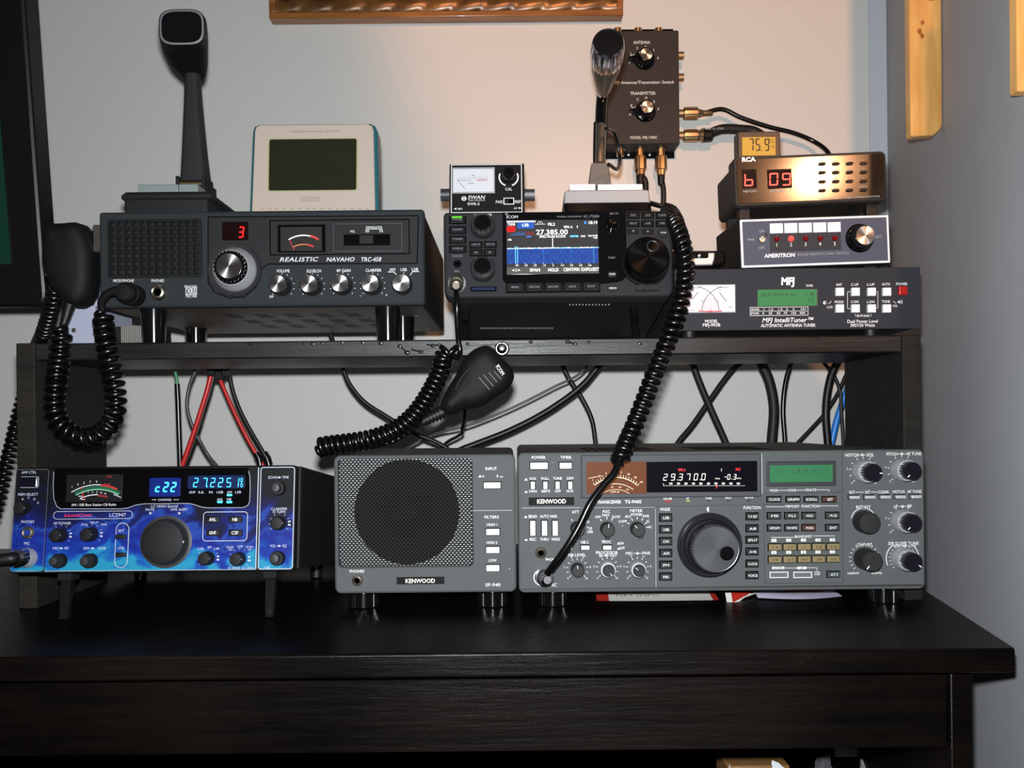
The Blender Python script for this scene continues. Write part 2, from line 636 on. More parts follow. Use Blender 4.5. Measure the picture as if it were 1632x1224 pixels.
m = MB(); m.box((-2.2, -2.4, -.05), (2.2, WALL + .1, 0), mat('carpet', (84, 76, 68), .95, bump=(400, .5))); struct('floor', m)
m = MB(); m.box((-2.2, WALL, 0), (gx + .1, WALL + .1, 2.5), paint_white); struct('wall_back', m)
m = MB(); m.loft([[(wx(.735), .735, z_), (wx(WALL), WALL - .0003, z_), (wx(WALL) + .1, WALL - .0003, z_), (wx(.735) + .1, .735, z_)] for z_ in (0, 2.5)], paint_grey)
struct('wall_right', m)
m = MB(); m.box((pt(1387, 400, WALL).x, WALL - .0016, 0), (gx - .0006, WALL - .0002, 2.5), mat('blue_white_trim_paint', (176, 181, 188), .6)); struct('trim_1', m)

# ------------------------------------------------------------------ desk
desk = empty('desk', (0, .95, 0))
tag(desk, 'black-stained wooden desk that carries the radios, with plain front apron', 'desk')


def dl(v): return Vector(v) - Vector((0, .95, 0))


fr = pt(1619, 1034, .676)
top = [(-1.02, .676), (fr.x, .676), (fr.x + .112, WALL - .012), (-1.02, WALL - .012)]
m = MB()
m.loft([[dl((x, y, DESK - .0205)) for x, y in top], [dl((x, y, DESK)) for x, y in top]], wood_desk)
m.build('desktop', desk, bevel=.0022)
lx0, lx1 = pt(1511, 1100, .70).x, pt(1546, 1100, .70).x
m = MB(); m.box(dl((-1.0, .701, pt(816, 1198, .701).z)), dl((lx0 - .0005, .719, DESK - .0207)), wood_desk); m.build('apron', desk, bevel=.001)
m = MB(); m.box(dl((lx0, .696, 0)), dl((lx1, 1.24, DESK - .0207)), wood_desk); m.build('side_panel', desk, bevel=.0012)
m = MB(); m.box(dl((-1.0, .70, 0)), dl((-.98, 1.24, DESK - .0207)), wood_desk); m.build('side_panel', desk, bevel=.0012)
SHZ = .475
m = MB(); m.box(dl((-.979, .73, SHZ - .018)), dl((lx0 - .0004, 1.22, SHZ)), wood_desk); m.build('lower_shelf', desk, bevel=.001)
m = MB(); m.box(dl((-.979, 1.221, .1)), dl((lx0 - .0004, 1.239, DESK - .0207)), wood_desk); m.build('back_panel', desk)

# ------------------------------------------------------------------ shelf on the desk
SF, SB = .857, 1.008
ztop = pt(816, 540, SF).z
STH = .0178
sl, sr = pt(25, 545, SF), pt(1468, 530, SF)
hutch = empty('desk_shelf', (0, .93, DESK))
tag(hutch, 'long black wooden shelf on two uprights standing on the desk', 'shelf')
hl = lambda v: Vector(v) - Vector((0, .93, DESK))
m = MB(); m.box(hl((sl.x + .0195, SF, ztop - STH)), hl((sr.x - .0195, SB, ztop)), wood_shelf); sb_board = m.build('shelf_board', hutch, bevel=.0016)
# drips of stain along the front edge
drip = mat('dried_stain_drip', (30, 30, 31), .12, spec=.7)
for px, py, L in [(400, 549, 2), (413, 547, 1), (485, 548, 1), (498, 548, 2), (513, 547, 1), (545, 546, 1), (578, 546, 2), (607, 547, 3), (637, 552, 3), (649, 562, 4), (671, 561, 3),
                  (690, 551, 3), (700, 550, 2), (745, 548, 2), (846, 545, 2), (905, 545, 3), (917, 548, 2), (938, 545, 2), (1020, 548, 2), (1303, 540, 1)]:
    m = MB()
    p = hl(pt(px, py, SF))
    r = .0010 + .00035 * L
    m.T = Matrix.Translation(p) @ Matrix.Diagonal((1.3, .7, 1, 1))
    m.lathe(0, 0, [(-r, r * .2), (-r * .8, r * .65), (-r * .3, r), (r * .3, r * .9)], drip, 12)
    m.build('stain_drip', sb_board)
for a, b in [((636, 549), (648, 561)), ((655, 556), (669, 560)), ((680, 549), (698, 550)), ((905, 543), (914, 548))]:
    m = MB()
    m.tube([hl(pt(a[0], a[1], SF)), hl(pt((a[0] + b[0]) / 2, (a[1] + b[1]) / 2 + 1, SF)), hl(pt(b[0], b[1], SF))], .0009, drip, 6)
    m.build('stain_drip', sb_board)
m = MB(); m.box(hl((sl.x, SF, DESK)), hl((sl.x + .0193, SB, ztop + .0004)), wood_side); m.build('upright', hutch, bevel=.0012)
m = MB(); m.box(hl((sr.x - .0193, SF, DESK)), hl((sr.x, SB, ztop)), wood_side); m.build('upright', hutch, bevel=.0012)

# microphone hook: round-headed screw in the shelf edge
hk = pt(800, 556, SF)
e = empty('hook_screw', hk)
tag(e, 'round chrome-headed hook screw in the front edge of the black shelf', 'hook')
m = MB(); m.lathe(0, 0, [(-.0125, .0008), (-.012, .0028), (-.0095, .0048), (-.0065, .0055), (-.004, .0048), (-.003, .0035), (-.0002, .0035)], chrome, 24)
m.lathe(0, 0, [(-.003, .006), (-.002, .0074), (-.0002, .0078)], chrome, 24)
m.build('screw_head', e)

# ------------------------------------------------------------------ picture frame on the back wall
gold = mat('carved_gilt_wood', (122, 84, 42), .32, .25, mottle=((62, 38, 20), 30, .35, .7), bump=(120, .25))
frw = mat('brown_varnished_wood', (150, 96, 48), .3, mottle=((110, 66, 30), 12, .3, .7), stretch=(1, 8, 8), coat=.3)
p0, p1 = pt(428.5, 28.5, WALL - .022), pt(993.5, 25, WALL - .022)
fw = p1.x - p0.x; fz = (p0.z + p1.z) / 2
pf = empty('picture_frame', ((p0.x + p1.x) / 2, WALL - .0002, fz))
tag(pf, 'brown wooden picture frame with carved twisted rope moulding, bottom edge only in view', 'picture frame')
hw, hh, bw = fw / 2, .36, .0095
m = MB()
for a, b in (((-hw, -.022, 0), (hw, 0, bw)), ((-hw, -.022, hh - bw), (hw, 0, hh)), ((-hw, -.022, bw), (-hw + bw, 0, hh - bw)), ((hw - bw, -.022, bw), (hw, 0, hh - bw))): m.box(a, b, frw)
m.build('border', pf, bevel=.0015)
m = MB()
def rope(a, b, R=.012):
    a, b = Vector(a), Vector(b)
    L = (b - a).length; n = int(L / .0022); d = (b - a).normalized(); up = Vector((0, -1, 0)); sd = d.cross(up)
    rings = []
    for i in range(n + 1):
        s_ = L * i / n; ring = []
        for j in range(20):
            t = 2 * PI * j / 20
            rr = R * (.80 + .2 * abs(math.sin(t * 1.0 + s_ / .047 * PI)))
            ring.append(a + d * s_ + (up * math.cos(t) * .8 + sd * math.sin(t) * 1.25) * rr)
        rings.append(ring)
    m.loft(rings, gold)
q = bw + .0135
rope((-hw + bw, -.009, q), (hw - bw, -.009, q)); rope((-hw + bw, -.009, hh - q), (hw - bw, -.009, hh - q))
rope((-hw + q, -.009, q + .012), (-hw + q, -.009, hh - q - .012)); rope((hw - q, -.009, q + .012), (hw - q, -.009, hh - q - .012))
m.build('rope_moulding', pf, smooth=60)
m = MB(); m.box((-hw + bw, -.004, bw), (hw - bw, 0, hh - bw), mat('dark_picture_backing', (52, 40, 32), .7)); m.build('backing_board', pf)

# ------------------------------------------------------------------ pine board and framed panel on the grey wall
pine = mat('varnished_pine', (196, 152, 88), .32, mottle=((170, 120, 62), 9, .35, .75), stretch=(9, 9, 1.2), coat=.25)
knotm = mat('pine_knot', (140, 78, 34), .4)
BYF = .99
b0 = pt(1478, 215, BYF)
wb = empty('hanging_board', (b0.x, BYF + .012, b0.z)); tag(wb, 'narrow varnished pine board with clipped lower corner and dark knots, fixed to the right wall', 'board')
k = BYF / F
out = [(-26, 0), (-22, -2), (11, 0), (21, 8), (25, 16), (25.5, 120), (25.5, 900), (-26, 900), (-26.5, 100)]
m = MB(); m.prism([(x * k, z * k) for x, z in out], -.012, 0, pine, .002); m.build('plank', wb)
for x, z, r in ((-6, 179, 3.0), (-11, 165, 3.6), (-7, 158, 3.2)):
    m = MB(); m.poly(ellipse(x * k, z * k, r * k, r * 1.3 * k, 14), -.0122, knotm); m.build('knot', wb)
m = MB(); m.prism(ellipse(8 * k, 226 * k, 17 * k, 12 * k, 24), -.016, -.0118, mat('dark_pine', (150, 104, 56), .4), .002); m.build('knot', wb)
BYG = .7235
b1, b2 = pt(1622, 145, BYG), pt(1632, 145, BYG)
we = empty('hanging_plank', (b1.x, BYG + .011, b1.z)); tag(we, 'pale yellow wooden plank on the right wall at the right border of the picture', 'board')
m = MB(); m.prism(rrect(0, 0, .052, .24, .002, 3), -.011, 0, pine, .0015); m.build('plank', we)

# ------------------------------------------------------------------ television at the left edge
TVY = 1.0
o = pt(74, 489, TVY)
tv = Dev('television', 'black wall-hung television with a dark green picture, at the left edge', 'television', o, rx=6.5, rz=0)
tv.root.location = o
tvb = mat('glossy_black_bezel', (9, 8, 10), .42, spec=.3)
m = MB()
LW, LH = .86, .52
m.prism(rrect(-LW, 0, 0, LH, .014, 6), 0, .03, tvb, .004); m.prism(rrect(-LW + .05, .05, -.05, LH - .05, .02), .03, .055, black_pl)
tv.part(m, 'bezel')
m = MB()
ex = tv.P(20, 421)
m.box((ex[0] - .80, -.0006, ex[1]), (ex[0], 0.001, LH - .025), mat('television_screen_top', (7, 9, 12), .15, emit=(3, 5, 7), es=.6))
e2 = tv.P(8, 145)[1]
m.quad(ex[0] - .80, ex[1] + .0, ex[0] - .001, e2, -.0008, mat('television_picture_green', (8, 22, 17), .18, emit=(9, 46, 36), es=.75))
tv.part(m, 'screen')
m = MB(); m.slab(-.50, -.011 + .02, -.43, .03, -.0006, .0005, mat('bezel_mark', (60, 60, 64), .3)); tv.part(m, 'badge')
m = MB(); m.box((-.5, .0552, .15), (-.36, .27, .29), black_pl); tv.part(m, 'wall_mount')

print('room ok')
# ================================================================== CB base radio (upper left)
slate = mat('slate_grey_panel', (27, 31.5, 35), .8, spec=.3, bump=(700, .06))
dkslate = mat('dark_recess_panel', (21, 21.5, 24), .75, spec=.3)
casebk = mat('black_case_metal', (12, 12, 12.5), .65, spec=.3, bump=(900, .15))
RY = .855
o = pt(415, 412, RY)
D = Dev('base_station_radio', 'slate-grey CB base radio with square-dimpled speaker grille and a red channel 3', 'radio', o)
rad = D
tl, br = D.P(157, 338), D.P(677, 485.5)
m = MB()
m.prism(rrect(tl[0], br[1], br[0], tl[1], .003), .0, .012, slate, .0025)
D.part(m, 'faceplate')
m = MB(); m.slab(tl[0] + .001, br[1] + .001, br[0] - .001, tl[1] - .001, .0122, .254, casebk)
case = D.part(m, 'case', bevel=.0015)
# added underside plate, its colour lightened for flash bounce, with vent slots and screws
m = MB(); m.box((tl[0] + .004, .014, br[1] + .0002), (br[0] - .004, .252, br[1] + .0012), mat('bounce_lit_brown_grey', (98, 88, 82), .5, .2)); D.part(m, 'bounce_lit_plate')
m = MB()
zb = br[1] + .0001
for gi, gx_ in enumerate((320, 372, 424, 476, 528, 580)):
    for r_ in range(3):
        for c_ in range(4):
            x = D.P(gx_, 500)[0] + c_ * .0042 + r_ * .006
            y = .06 + r_ * .05
            m.add([(x, y, zb), (x + .0018, y, zb), (x + .0045, y + .034, zb), (x + .0027, y + .034, zb)], [(0, 1, 2, 3)], hole)
m.build('vent_slots', case)
for x, y in ((.115, .05), (-.09, .05), (.15, .22), (.15, .09), (-.14, .06)):
    m = MB(); m.T = Matrix.Translation((x, y, zb)) @ Matrix.Rotation(-PI / 2, 4, 'X')
    m.lathe(0, 0, [(-.0016, .0008), (-.0012, .0022), (0, .0026)], steel, 12)
    m.build('screw', case)
# feet
for px, py, y in ((245, 488, .022), (312, 493, .19), (618, 487, .022), (642, 490, .10)):
    x = D.P(px, py, y)[0]
    m = MB(); m.T = Matrix.Translation((x, y, br[1] + .001)) @ Matrix.Rotation(-PI / 2, 4, 'X')
    hz = br[1] + .001 - (ztop - o.z) - .0002
    m.lathe(0, 0, [(0, .0135), (hz * .75, .0118), (hz - .001, .0112), (hz, .0102)], gloss_black, 28)
    D.part(m, 'foot')
# speaker grille of dimpled bars
m = MB()
g0, g1 = D.P(171, 350), D.P(323, 442)
gm = mat('black_speaker_grille', (11, 11, 11.5), .75, spec=.25)
m.prism(rrect(g0[0], g1[1], g1[0], g0[1], .003), -.0008, .002, gm, .0006)
nx, nz = 12, 7
cw, ch = (g1[0] - g0[0] - .004) / nx, (g0[1] - g1[1] - .004) / nz
for i in range(nx):
    for j in range(nz):
        x, z = g0[0] + .002 + cw * (i + .5), g1[1] + .002 + ch * (j + .5)
        a, b = cw * .44, ch * .44
        m.loft([[(x - a, -.0008, z - b), (x + a, -.0008, z - b), (x + a, -.0008, z + b), (x - a, -.0008, z + b)],
                [(x - a * .25, -.0030, z - b * .25), (x + a * .25, -.0030, z - b * .25), (x + a * .25, -.0030, z + b * .25), (x - a * .25, -.0030, z + b * .25)]], gm)
D.part(m, 'speaker_grille')
# dark upper right panel
m = MB()
pl = [D.P(*p) for p in ((332, 346), (667, 344), (665, 420), (427, 421), (413, 433), (408, 458), (390, 473), (366, 475), (342, 466), (332, 450))]
m.poly(pl, -.0004, dkslate)
m.line(pl + pl[:1], .0011, -.0005, hole)
D.part(m, 'display_panel')
m = MB()
D.slab(m, 354, 354, 396, 383, -.0012, .001, mat('red_filter_window', (18, 5, 6), .15), 2, .0005)
x, z = D.P(380.5, 370.5)
m.seg7('3', x, z, 9 * D.k, 18 * D.k, mat('red_led_digit', (200, 20, 20), .4, emit=(255, 22, 18), es=1.25), -.0014, t=.12)
D.part(m, 'channel_display')
m = MB()
a, b = D.P(429.6, 351), D.P(653.5, 405.5)
m.ring(rrect(a[0], b[1], b[0], a[1], .001), .0012, -.0007, hole)
a, b = D.P(531, 357), D.P(641, 400)
m.ring(rrect(a[0], b[1], b[0], a[1], .0005), .0004, -.0007, mat('panel_edge_line', (60, 62, 64), .5))
D.part(m, 'panel_trim')
m = MB()
D.slab(m, 443, 359, 519, 402, -.0022, .001, hole, 1, .0005)
D.slab(m, 448, 363, 514, 400.5, -.0025, .001, mat('smoked_meter_face', (26, 25, 24), .3, spec=.3, emit=(46, 43, 42), es=.6), .5)
D.arc(m, 485, 420, 43, 45, -32, 15, white, y=-.0028); D.arc(m, 485, 420, 42.5, 46, 15, 33, red_print, y=-.0028)
D.arc(m, 485, 424, 33, 34.2, -28, 10, mat('orange_print', (215, 120, 80), .5, emit=(120, 50, 30), es=.5), y=-.0028); D.arc(m, 485, 424, 32.5, 35, 10, 28, red_print, y=-.0028)
D.line(m, [(463, 384), (470, 400)], 1.2, red_print, y=-.0028)
D.part(m, 'signal_meter')
m = MB()
D.slab(m, 548, 374, 622, 391, -.0012, .001, hole, .5, .0003)
D.slab(m, 573, 375.5, 596, 389.5, -.0030, .001, mat('switch_slider', (16, 16, 19), .6, spec=.2), .5, .0006)
D.part(m, 'slide_switch')
# channel knob
m = MB(); x, z = D.P(374.4, 430)
m.lathe(x, z, [(-.0012, .024), (-.0016, .0272), (.0004, .0282)], dkslate, 48, cap0=True)
D.part(m, 'knob_surround')
m = MB(); k = D.k
m.lathe(x, z, [(-.0125, 26.5 * k), (-.0125, 27.5 * k), (-.006, 33.5 * k), (-.0035, 35 * k), (.0004, 35.5 * k)], bright, 64, cap0=False); D.part(m, 'chrome_bezel')
D.knob(374.4, 429.5, 27, .0185, gloss_black, cap=spun, taper=.92, capr=.74, flute=(24, .0008), name='channel_knob', label='large silver-capped channel knob')
for px, py in ((449.5, 456.5), (498, 456.5), (546.6, 455.5), (594, 455.5), (642.5, 455)):
    D.knob(px, py, 16, .016, mat('black_knob_skirt', (22, 22, 23), .3), cap=spun, flute=(30, .0006), taper=.95, capr=.86, ptr=black_pl, pang=-45, pl=(.7, .88), pw=.06)
D.jack(253.5, 466.5, 13, nickel, hole, 'phones_jack', .006)
m = MB()
b_ = .004
D.texts(m, [('VOLUME', 451.5, 432, 4.6, 21), ('SQUELCH', 500.5, 432, 4.6, 23), ('RF GAIN', 548, 431.5, 4.6, 21.5), ('CLARIFIER', 595.5, 431, 4.6, 25), ('AM', 625.5, 430, 4.6, 9),
            ('USB', 643.5, 430, 4.6, 10), ('LSB', 661.5, 429.5, 4.6, 10), ('OFF', 433, 473, 3.8, 7), ('MICROPHONE', 197.6, 447.5, 4.4, 33), ('PHONES', 252, 447.5, 4.4, 20),
            ('SSB/AM MODEL', 304.5, 456.5, 3, 21), ('TRC-458', 305, 472.5, 3.6, 18), ('VOL', 562, 369, 3.6, 8), ('50', 585.5, 368.7, 3.6, 6), ('75', 607.5, 368.7, 3.6, 6), ('TX/MODULATION', 596, 362.6, 3.4, 26), ('-', 575, 471, 4), ('+', 616, 470.5, 4)], white, bold=b_, y=-.0008)
D.frame(m, 296, 458.5, 314, 470, 1.0, -.0003, white, 1); D.text(m, 'XRS', 305, 464.2, 7.5, white, 14, bold=.02)
D.line(m, [(583, 365.5), (610, 365.3)], .7, white, y=-.0008)
D.line(m, [(618, 433.5), (628, 433.5), (632.5, 439)], .9, white); D.line(m, [(643.5, 434), (643.5, 439)], .9, white); D.line(m, [(668, 433), (657.5, 433), (654, 438.5)], .9, white)
for px, py in ((449.5, 456), (498, 456), (546.6, 455), (594, 455)): D.ticks(m, px, py, 18.5, 20.5, -130, 130, 11, .8, white)
D.part(m, 'lettering')
m = MB()
for st, px, w in (('REALISTIC', 477, 62), ('NAVAHO', 543, 45), ('TRC-458', 592, 32)):
    D.text(m, st, px, 413.6, 6.6, mat('bright_silver_letters', (190, 190, 195), .35), w, y=-.0009, shear=.25, bold=.012, spacing=1.05)
D.part(m, 'nameplate', label='shiny chrome slanted lettering')
# microphone hanger bracket on the left side
hm = MB()
q = [D.L(158, 398, RY + .02), D.L(150, 398, RY + .02), D.L(147, 390, RY + .018), D.L(149, 380, RY + .018)]
hm.tube(spline(q), .0013, nickel, 8)
hm.tube(spline([D.L(157, 372, RY + .02), D.L(152, 372, RY + .02), D.L(149, 366, RY + .02), D.L(151, 361, RY + .02)]), .0015, nickel, 8)
hm.box((D.L(156.5, 365, RY + .02).x, .010, D.L(156, 404, RY + .02).z), (tl[0] + .0009, .026, D.L(156, 362, RY + .02).z), steel)
D.part(hm, 'microphone_hanger')
navaho = D

# ================================================================== black hand microphone with coiled cord (upper left)
hmY = .862
o = pt(112, 420, hmY)
D = Dev('hand_microphone', 'black palm microphone hung left of the slate-grey base radio, coiled cord looping below', 'microphone', o, rx=4)
mk = mat('smooth_black_mic_shell', (6, 6, 7), .68, spec=.22)
out = [(74, 358), (97, 355), (127, 356), (138, 370), (147, 398), (148, 422), (136, 482), (122, 489), (92, 470), (78, 447), (69, 426), (68, 392)]
pl = [D.P(*p) for p in out]
sp = spline([(x, 0, z) for x, z in pl + pl[:1]], 3)[:-1]
pl = [(p.x, p.z) for p in sp]
m = MB()
m.prism(pl, 0, 0, mk, steps=[(-.010, .011), (-.0085, .0065), (-.004, .002), (.003, 0), (.016, 0), (.021, .0025), (.024, .007)], dome=.0012)
D.part(m, 'body', smooth=70)
m = MB()
for i in range(5):
    D.slab(m, 92 + i * 1.2, 384 + i * 9, 124 - i * .6, 386.2 + i * 9, -.0103, -.009, hole, .8)
D.part(m, 'sound_slots')
m = MB(); D.slab(m, 66.5, 400, 72, 440, .002, .016, rubber, 2, .001); D.part(m, 'talk_switch')
m = MB(); 
def LL(D, pts, Y): return [D.L(x, y, Y if not isinstance(Y, list) else Y[i]) for i, (x, y) in enumerate(pts)]
a = [pt(112, 482, .868), pt(108, 496, .866), pt(103, 512, .864), pt(99, 522, .862)]
m.tube([D.I @ p for p in spline(a)], lambda t: .0062 - .0028 * t, rubber, 10)
D.part(m, 'strain_relief')
path = [(99, 520), (97, 545), (94, 575), (89, 610), (86, 640), (91, 668), (107, 687), (132, 698), (155, 694), (174, 678), (184, 655), (184, 625), (178, 590), (170, 550), (165, 515), (164, 496)]
ys = [.845] * 3 + [.835] * 10 + [.836, .838, .840]
P3 = spline([D.I @ pt(x, y, Y) for (x, y), Y in zip(path, ys)], 10)
m = MB(); m.tube(helix(P3, .0079, .0086, 5), .0029, cordm, 7)
D.part(m, 'coiled_cord')
m = MB()
m.tube([D.I @ p for p in spline([pt(164, 497, .840), pt(162, 484, .836), pt(168, 472, .833), pt(180, 465, .832), pt(192, 464, .832)])], lambda t: .0036 + .0016 * t, rubber, 10)
D.part(m, 'cord_end')
m = MB()
p = pt(199, 466, .832)
m.T = D.I @ Matrix.Translation(p)
m.lathe(0, 0, [(-.0045, .003), (-.004, .0075), (-.001, .0098), (.006, .0102), (.007, .0112), (.0228, .0112)], mk, 28)
m.T = None
D.part(m, 'plug')

# ================================================================== black desk microphone on the base radio
rt = tl[1] + navaho.M.translation.z   # top of the radio
MY = .905
o = pt(265, 330, MY); o.z = rt - .0008
D = Dev('desk_microphone', 'tall black desk microphone with square head, standing on the slate-grey base radio', 'microphone', o)
mcol = mat('charcoal_mic_plastic', (30, 30, 31), .7, spec=.3, bump=(800, .08))
dk = mat('dark_mic_base', (20, 20, 21), .75, spec=.3)
bx0, bx1 = D.P(192, 312)[0], D.P(338, 312)[0]
zt = D.P(260, 305)[1]; zl = D.P(260, 317)[1]
m = MB()
def rect3(x0, x1, y0, y1, z, r=.004, n=4): return [(x, y, z) for x, y in rrect(x0, y0, x1, y1, r, n)]
m.loft([rect3(bx0 + .003, bx1 - .006, .004, .105, 0), rect3(bx0 + .002, bx1 - .006, .002, .108, zl - .001), rect3(bx0, bx1, -.001, .112, zl + .001), rect3(bx0, bx1, -.001, .112, zt - .004), rect3(bx0 + .003, bx1 - .004, .002, .108, zt)], dk)
D.part(m, 'base')
m = MB()
a, b = D.P(222, 306.5, .008), D.P(286, 295, .008)
m.box((a[0], .004, zt - .0005), (b[0], .03, b[1]), mat('pale_grey_key', (112, 120, 120), .5))
D.part(m, 'talk_bar', bevel=.001)
m = MB(); c = D.P(317, 300, .008)
m.box((b[0] + .0006, .004, zt - .0005), (c[0], .03, b[1]), mat('pale_grey_key', (112, 120, 120), .5))
D.part(m, 'lock_bar', bevel=.001)
# hinge
SY = .050
m = MB()
a, b = D.P(285, 297, SY - .014), D.P(322, 285, SY - .014)
m.T = Matrix.Translation((0, SY - .008, 0)) @ Matrix.Rotation(0, 4, 'X')
zc = (a[1] + b[1]) / 2
m.tube([(a[0], 0, zc), (b[0], 0, zc)], .0036, brass, 16)
m.T = None
D.part(m, 'hinge_pin')
m = MB()
for x in (a[0] - .004, b[0] - .001):
    m.box((x, SY - .014, zt - .001), (x + .004, SY + .014, b[1] + .004), dk)
m.box((a[0] - .002, SY + .0, zt - .001), (b[0] + .001, SY + .03, b[1]), dk)
D.part(m, 'hinge_bracket', bevel=.001)
m = MB()
def ringat(px0, px1, py, y0, y1, r=.006):
    p, q = D.P(px0, py, y0), D.P(px1, py, y0)
    return [(x, y, p[1]) for x, y in rrect(p[0], y0, q[0], y1, r, 5)]
m.loft([ringat(284.5, 326.5, 287, SY - .012, SY + .014), ringat(287, 322, 240, SY - .011, SY + .012), ringat(290, 317, 170, SY - .010, SY + .009), ringat(292, 313.5, 104, SY - .009, SY + .006)], mcol)
D.part(m, 'stem')
# head
hy0, hy1 = -.018, .062
def hring(x0, y0, x1, y1, y, r):
    a, b = D.P(x0, y1, y), D.P(x1, y0, y)
    pl = []
    cx, cz, hx, hz = (a[0] + b[0]) / 2, (a[1] + b[1]) / 2, (b[0] - a[0]) / 2, (b[1] - a[1]) / 2
    for i in range(48):
        t = 2 * PI * i / 48
        c, s_ = math.cos(t), math.sin(t)
        e = 2 / r
        pl.append((cx + hx * math.copysign(abs(c) ** e, c), y, cz + hz * math.copysign(abs(s_) ** e, s_)))
    return pl
m = MB()
m.loft([hring(257, 17.5, 321.5, 69.5, hy0 + .001, 3.6), hring(253.5, 14, 325.5, 72.5, hy0, 3.6), hring(253, 14, 326, 73.5, hy0 + .006, 3.6), hring(256, 17, 330, 88, .012, 3.4), hring(266, 24, 331, 112, .035, 3.2), hring(287, 40, 331, 131, hy1, 3)], mk)
D.part(m, 'head')
m = MB()
m.loft([hring(254.5, 15, 324.5, 71.5, hy0 - .0006, 3.6), hring(257.5, 18, 321.5, 68.5, hy0 - .0012, 3.6)], silver_pl, cap0=False, cap1=False)
D.part(m, 'head_rim')
m = MB()
m.loft([hring(257.5, 18, 321.5, 68.5, hy0 - .0004, 3.6), hring(261, 21, 317.5, 65, hy0 + .0002, 3.6)], mat('black_mic_mesh', (5, 5, 7), .85, spec=.1))
D.part(m, 'head_grille')

# ================================================================== weather station
WY = .945
o = pt(500, 370, WY); o.z = rt + .0002
D = Dev('weather_station', 'cream and teal weather station with dark LCD, leaning on the slate-grey radio', 'weather station', o, rx=-5)
cream = mat('cream_plastic', (166, 152, 141), .75)
teal = mat('teal_plastic', (28, 82, 92), .4)
a, b = D.P(397, 370), D.P(604, 195)
m = MB(); D_ = .020
pl = [D.P(*p) for p in ((396, 368), (604, 366), (601, 207), (597, 199), (590, 195.5), (412, 197), (405, 200), (402, 208))]
m.prism(pl, .0015, .024, teal, .002)
D.part(m, 'back_shell')
m = MB()
pl = [D.P(*p) for p in ((400, 367), (598.5, 365), (595.5, 208), (592.5, 200), (586, 197.5), (414, 199), (408.5, 202), (406, 209))]
m.prism(pl, -.0005, .004, cream, .0012)
D.part(m, 'front_cover')
m = MB()
lcd = mat('unlit_olive_lcd', (31, 32, 20), .3, spec=.3)
D.slab(m, 428, 221.5, 570, 304.5, -.0010, .001, mat('lcd_edge', (150, 148, 110), .4), 3, .0002)
D.slab(m, 430, 223, 568, 303, -.0014, .001, lcd, 3, .0002)
sg = mat('lcd_segments', (20, 22, 16), .4)
for px, py, w in ((468, 226, 18), (535, 226, 18), (482, 268, 22), (549, 268, 22), (461, 284, 30), (513, 284, 22), (547, 284, 24)):
    D.text(m, 'MAX MIN' if w > 20 else 'TIME', px, py, 3.4, sg, w, y=-.0017, bold=.03)
x, z = D.P(446, 246)
dim = mat('faint_lcd_segments', (33.5, 34.5, 22), .3, spec=.3)
m.seg7('88', x, z, 14 * D.k, 26 * D.k, dim, -.0017); x, z = D.P(520, 246); m.seg7('88', x, z, 14 * D.k, 26 * D.k, dim, -.0017)
D.part(m, 'lcd')
m = MB()
gp = mat('grey_print', (120, 112, 106), .6)
D.texts(m, [('WIRELESS WEATHER STATION', 501.5, 210, 3.4, 80), ('LA CROSSE', 495, 315.5, 3.6, 31), ('TECHNOLOGY', 495, 320, 3.4, 31)], gp, y=-.0008, bold=.01)
D.ticks(m, 500, 333, 0, 0.1, 0, 1, 1, .1, gp)
for px in range(415, 585, 12): D.line(m, [(px, 333), (px + 5, 333)], 1, gp, y=-.0008)
D.part(m, 'lettering')

# ================================================================== pale power supply behind the base radio
AY = .945
o = pt(170, 540, AY); o.z = ztop + .0003
D = Dev('power_supply', 'pale grey metal power supply with finned heat sink, behind the left end of the radio', 'power supply', o)
pal = mat('pale_lilac_aluminium', (150, 153, 172), .55, .1, bump=(300, .05))
a, b = D.P(133.5, 540), D.P(157, 424)
m = MB(); m.box((a[0], 0, .036), (D.P(150, 480)[0] + .003, .06, b[1]), pal); D.part(m, 'case', bevel=.001)
m = MB(); m.box((D.P(108, 540, -.03)[0], -.03, 0), (D.P(152, 540, -.03)[0], .06, D.P(120, 487, -.03)[1]), pal); D.part(m, 'base_plate', bevel=.001)
for px, py, y in ((118.5, 526.5, -.03), (147, 453, 0), (143, 436, 0)):
    x, z = D.P(px, py, y); m = MB()
    m.lathe(x, z, [(-.0016, .0010), (-.0012, .0026), (0.0005, .0028)], steel, 14, y0=y)
    D.part(m, 'screw')
m = MB()
x0, x1 = D.P(193, 530, -.01)[0], D.P(235, 530, -.01)[0]
hs = mat('bare_aluminium_fin', (190, 185, 180), .35, .7)
m.box((D.P(152, 540, -.02)[0] + .0005, .0, 0), (x1, .055, .027), casebk)
n = 14
for i in range(n):
    x = x0 + (x1 - x0) * i / n
    m.box((x, -.010, 0), (x + (x1 - x0) / n * .55, .0, .0265), hs)
D.part(m, 'heat_sink')
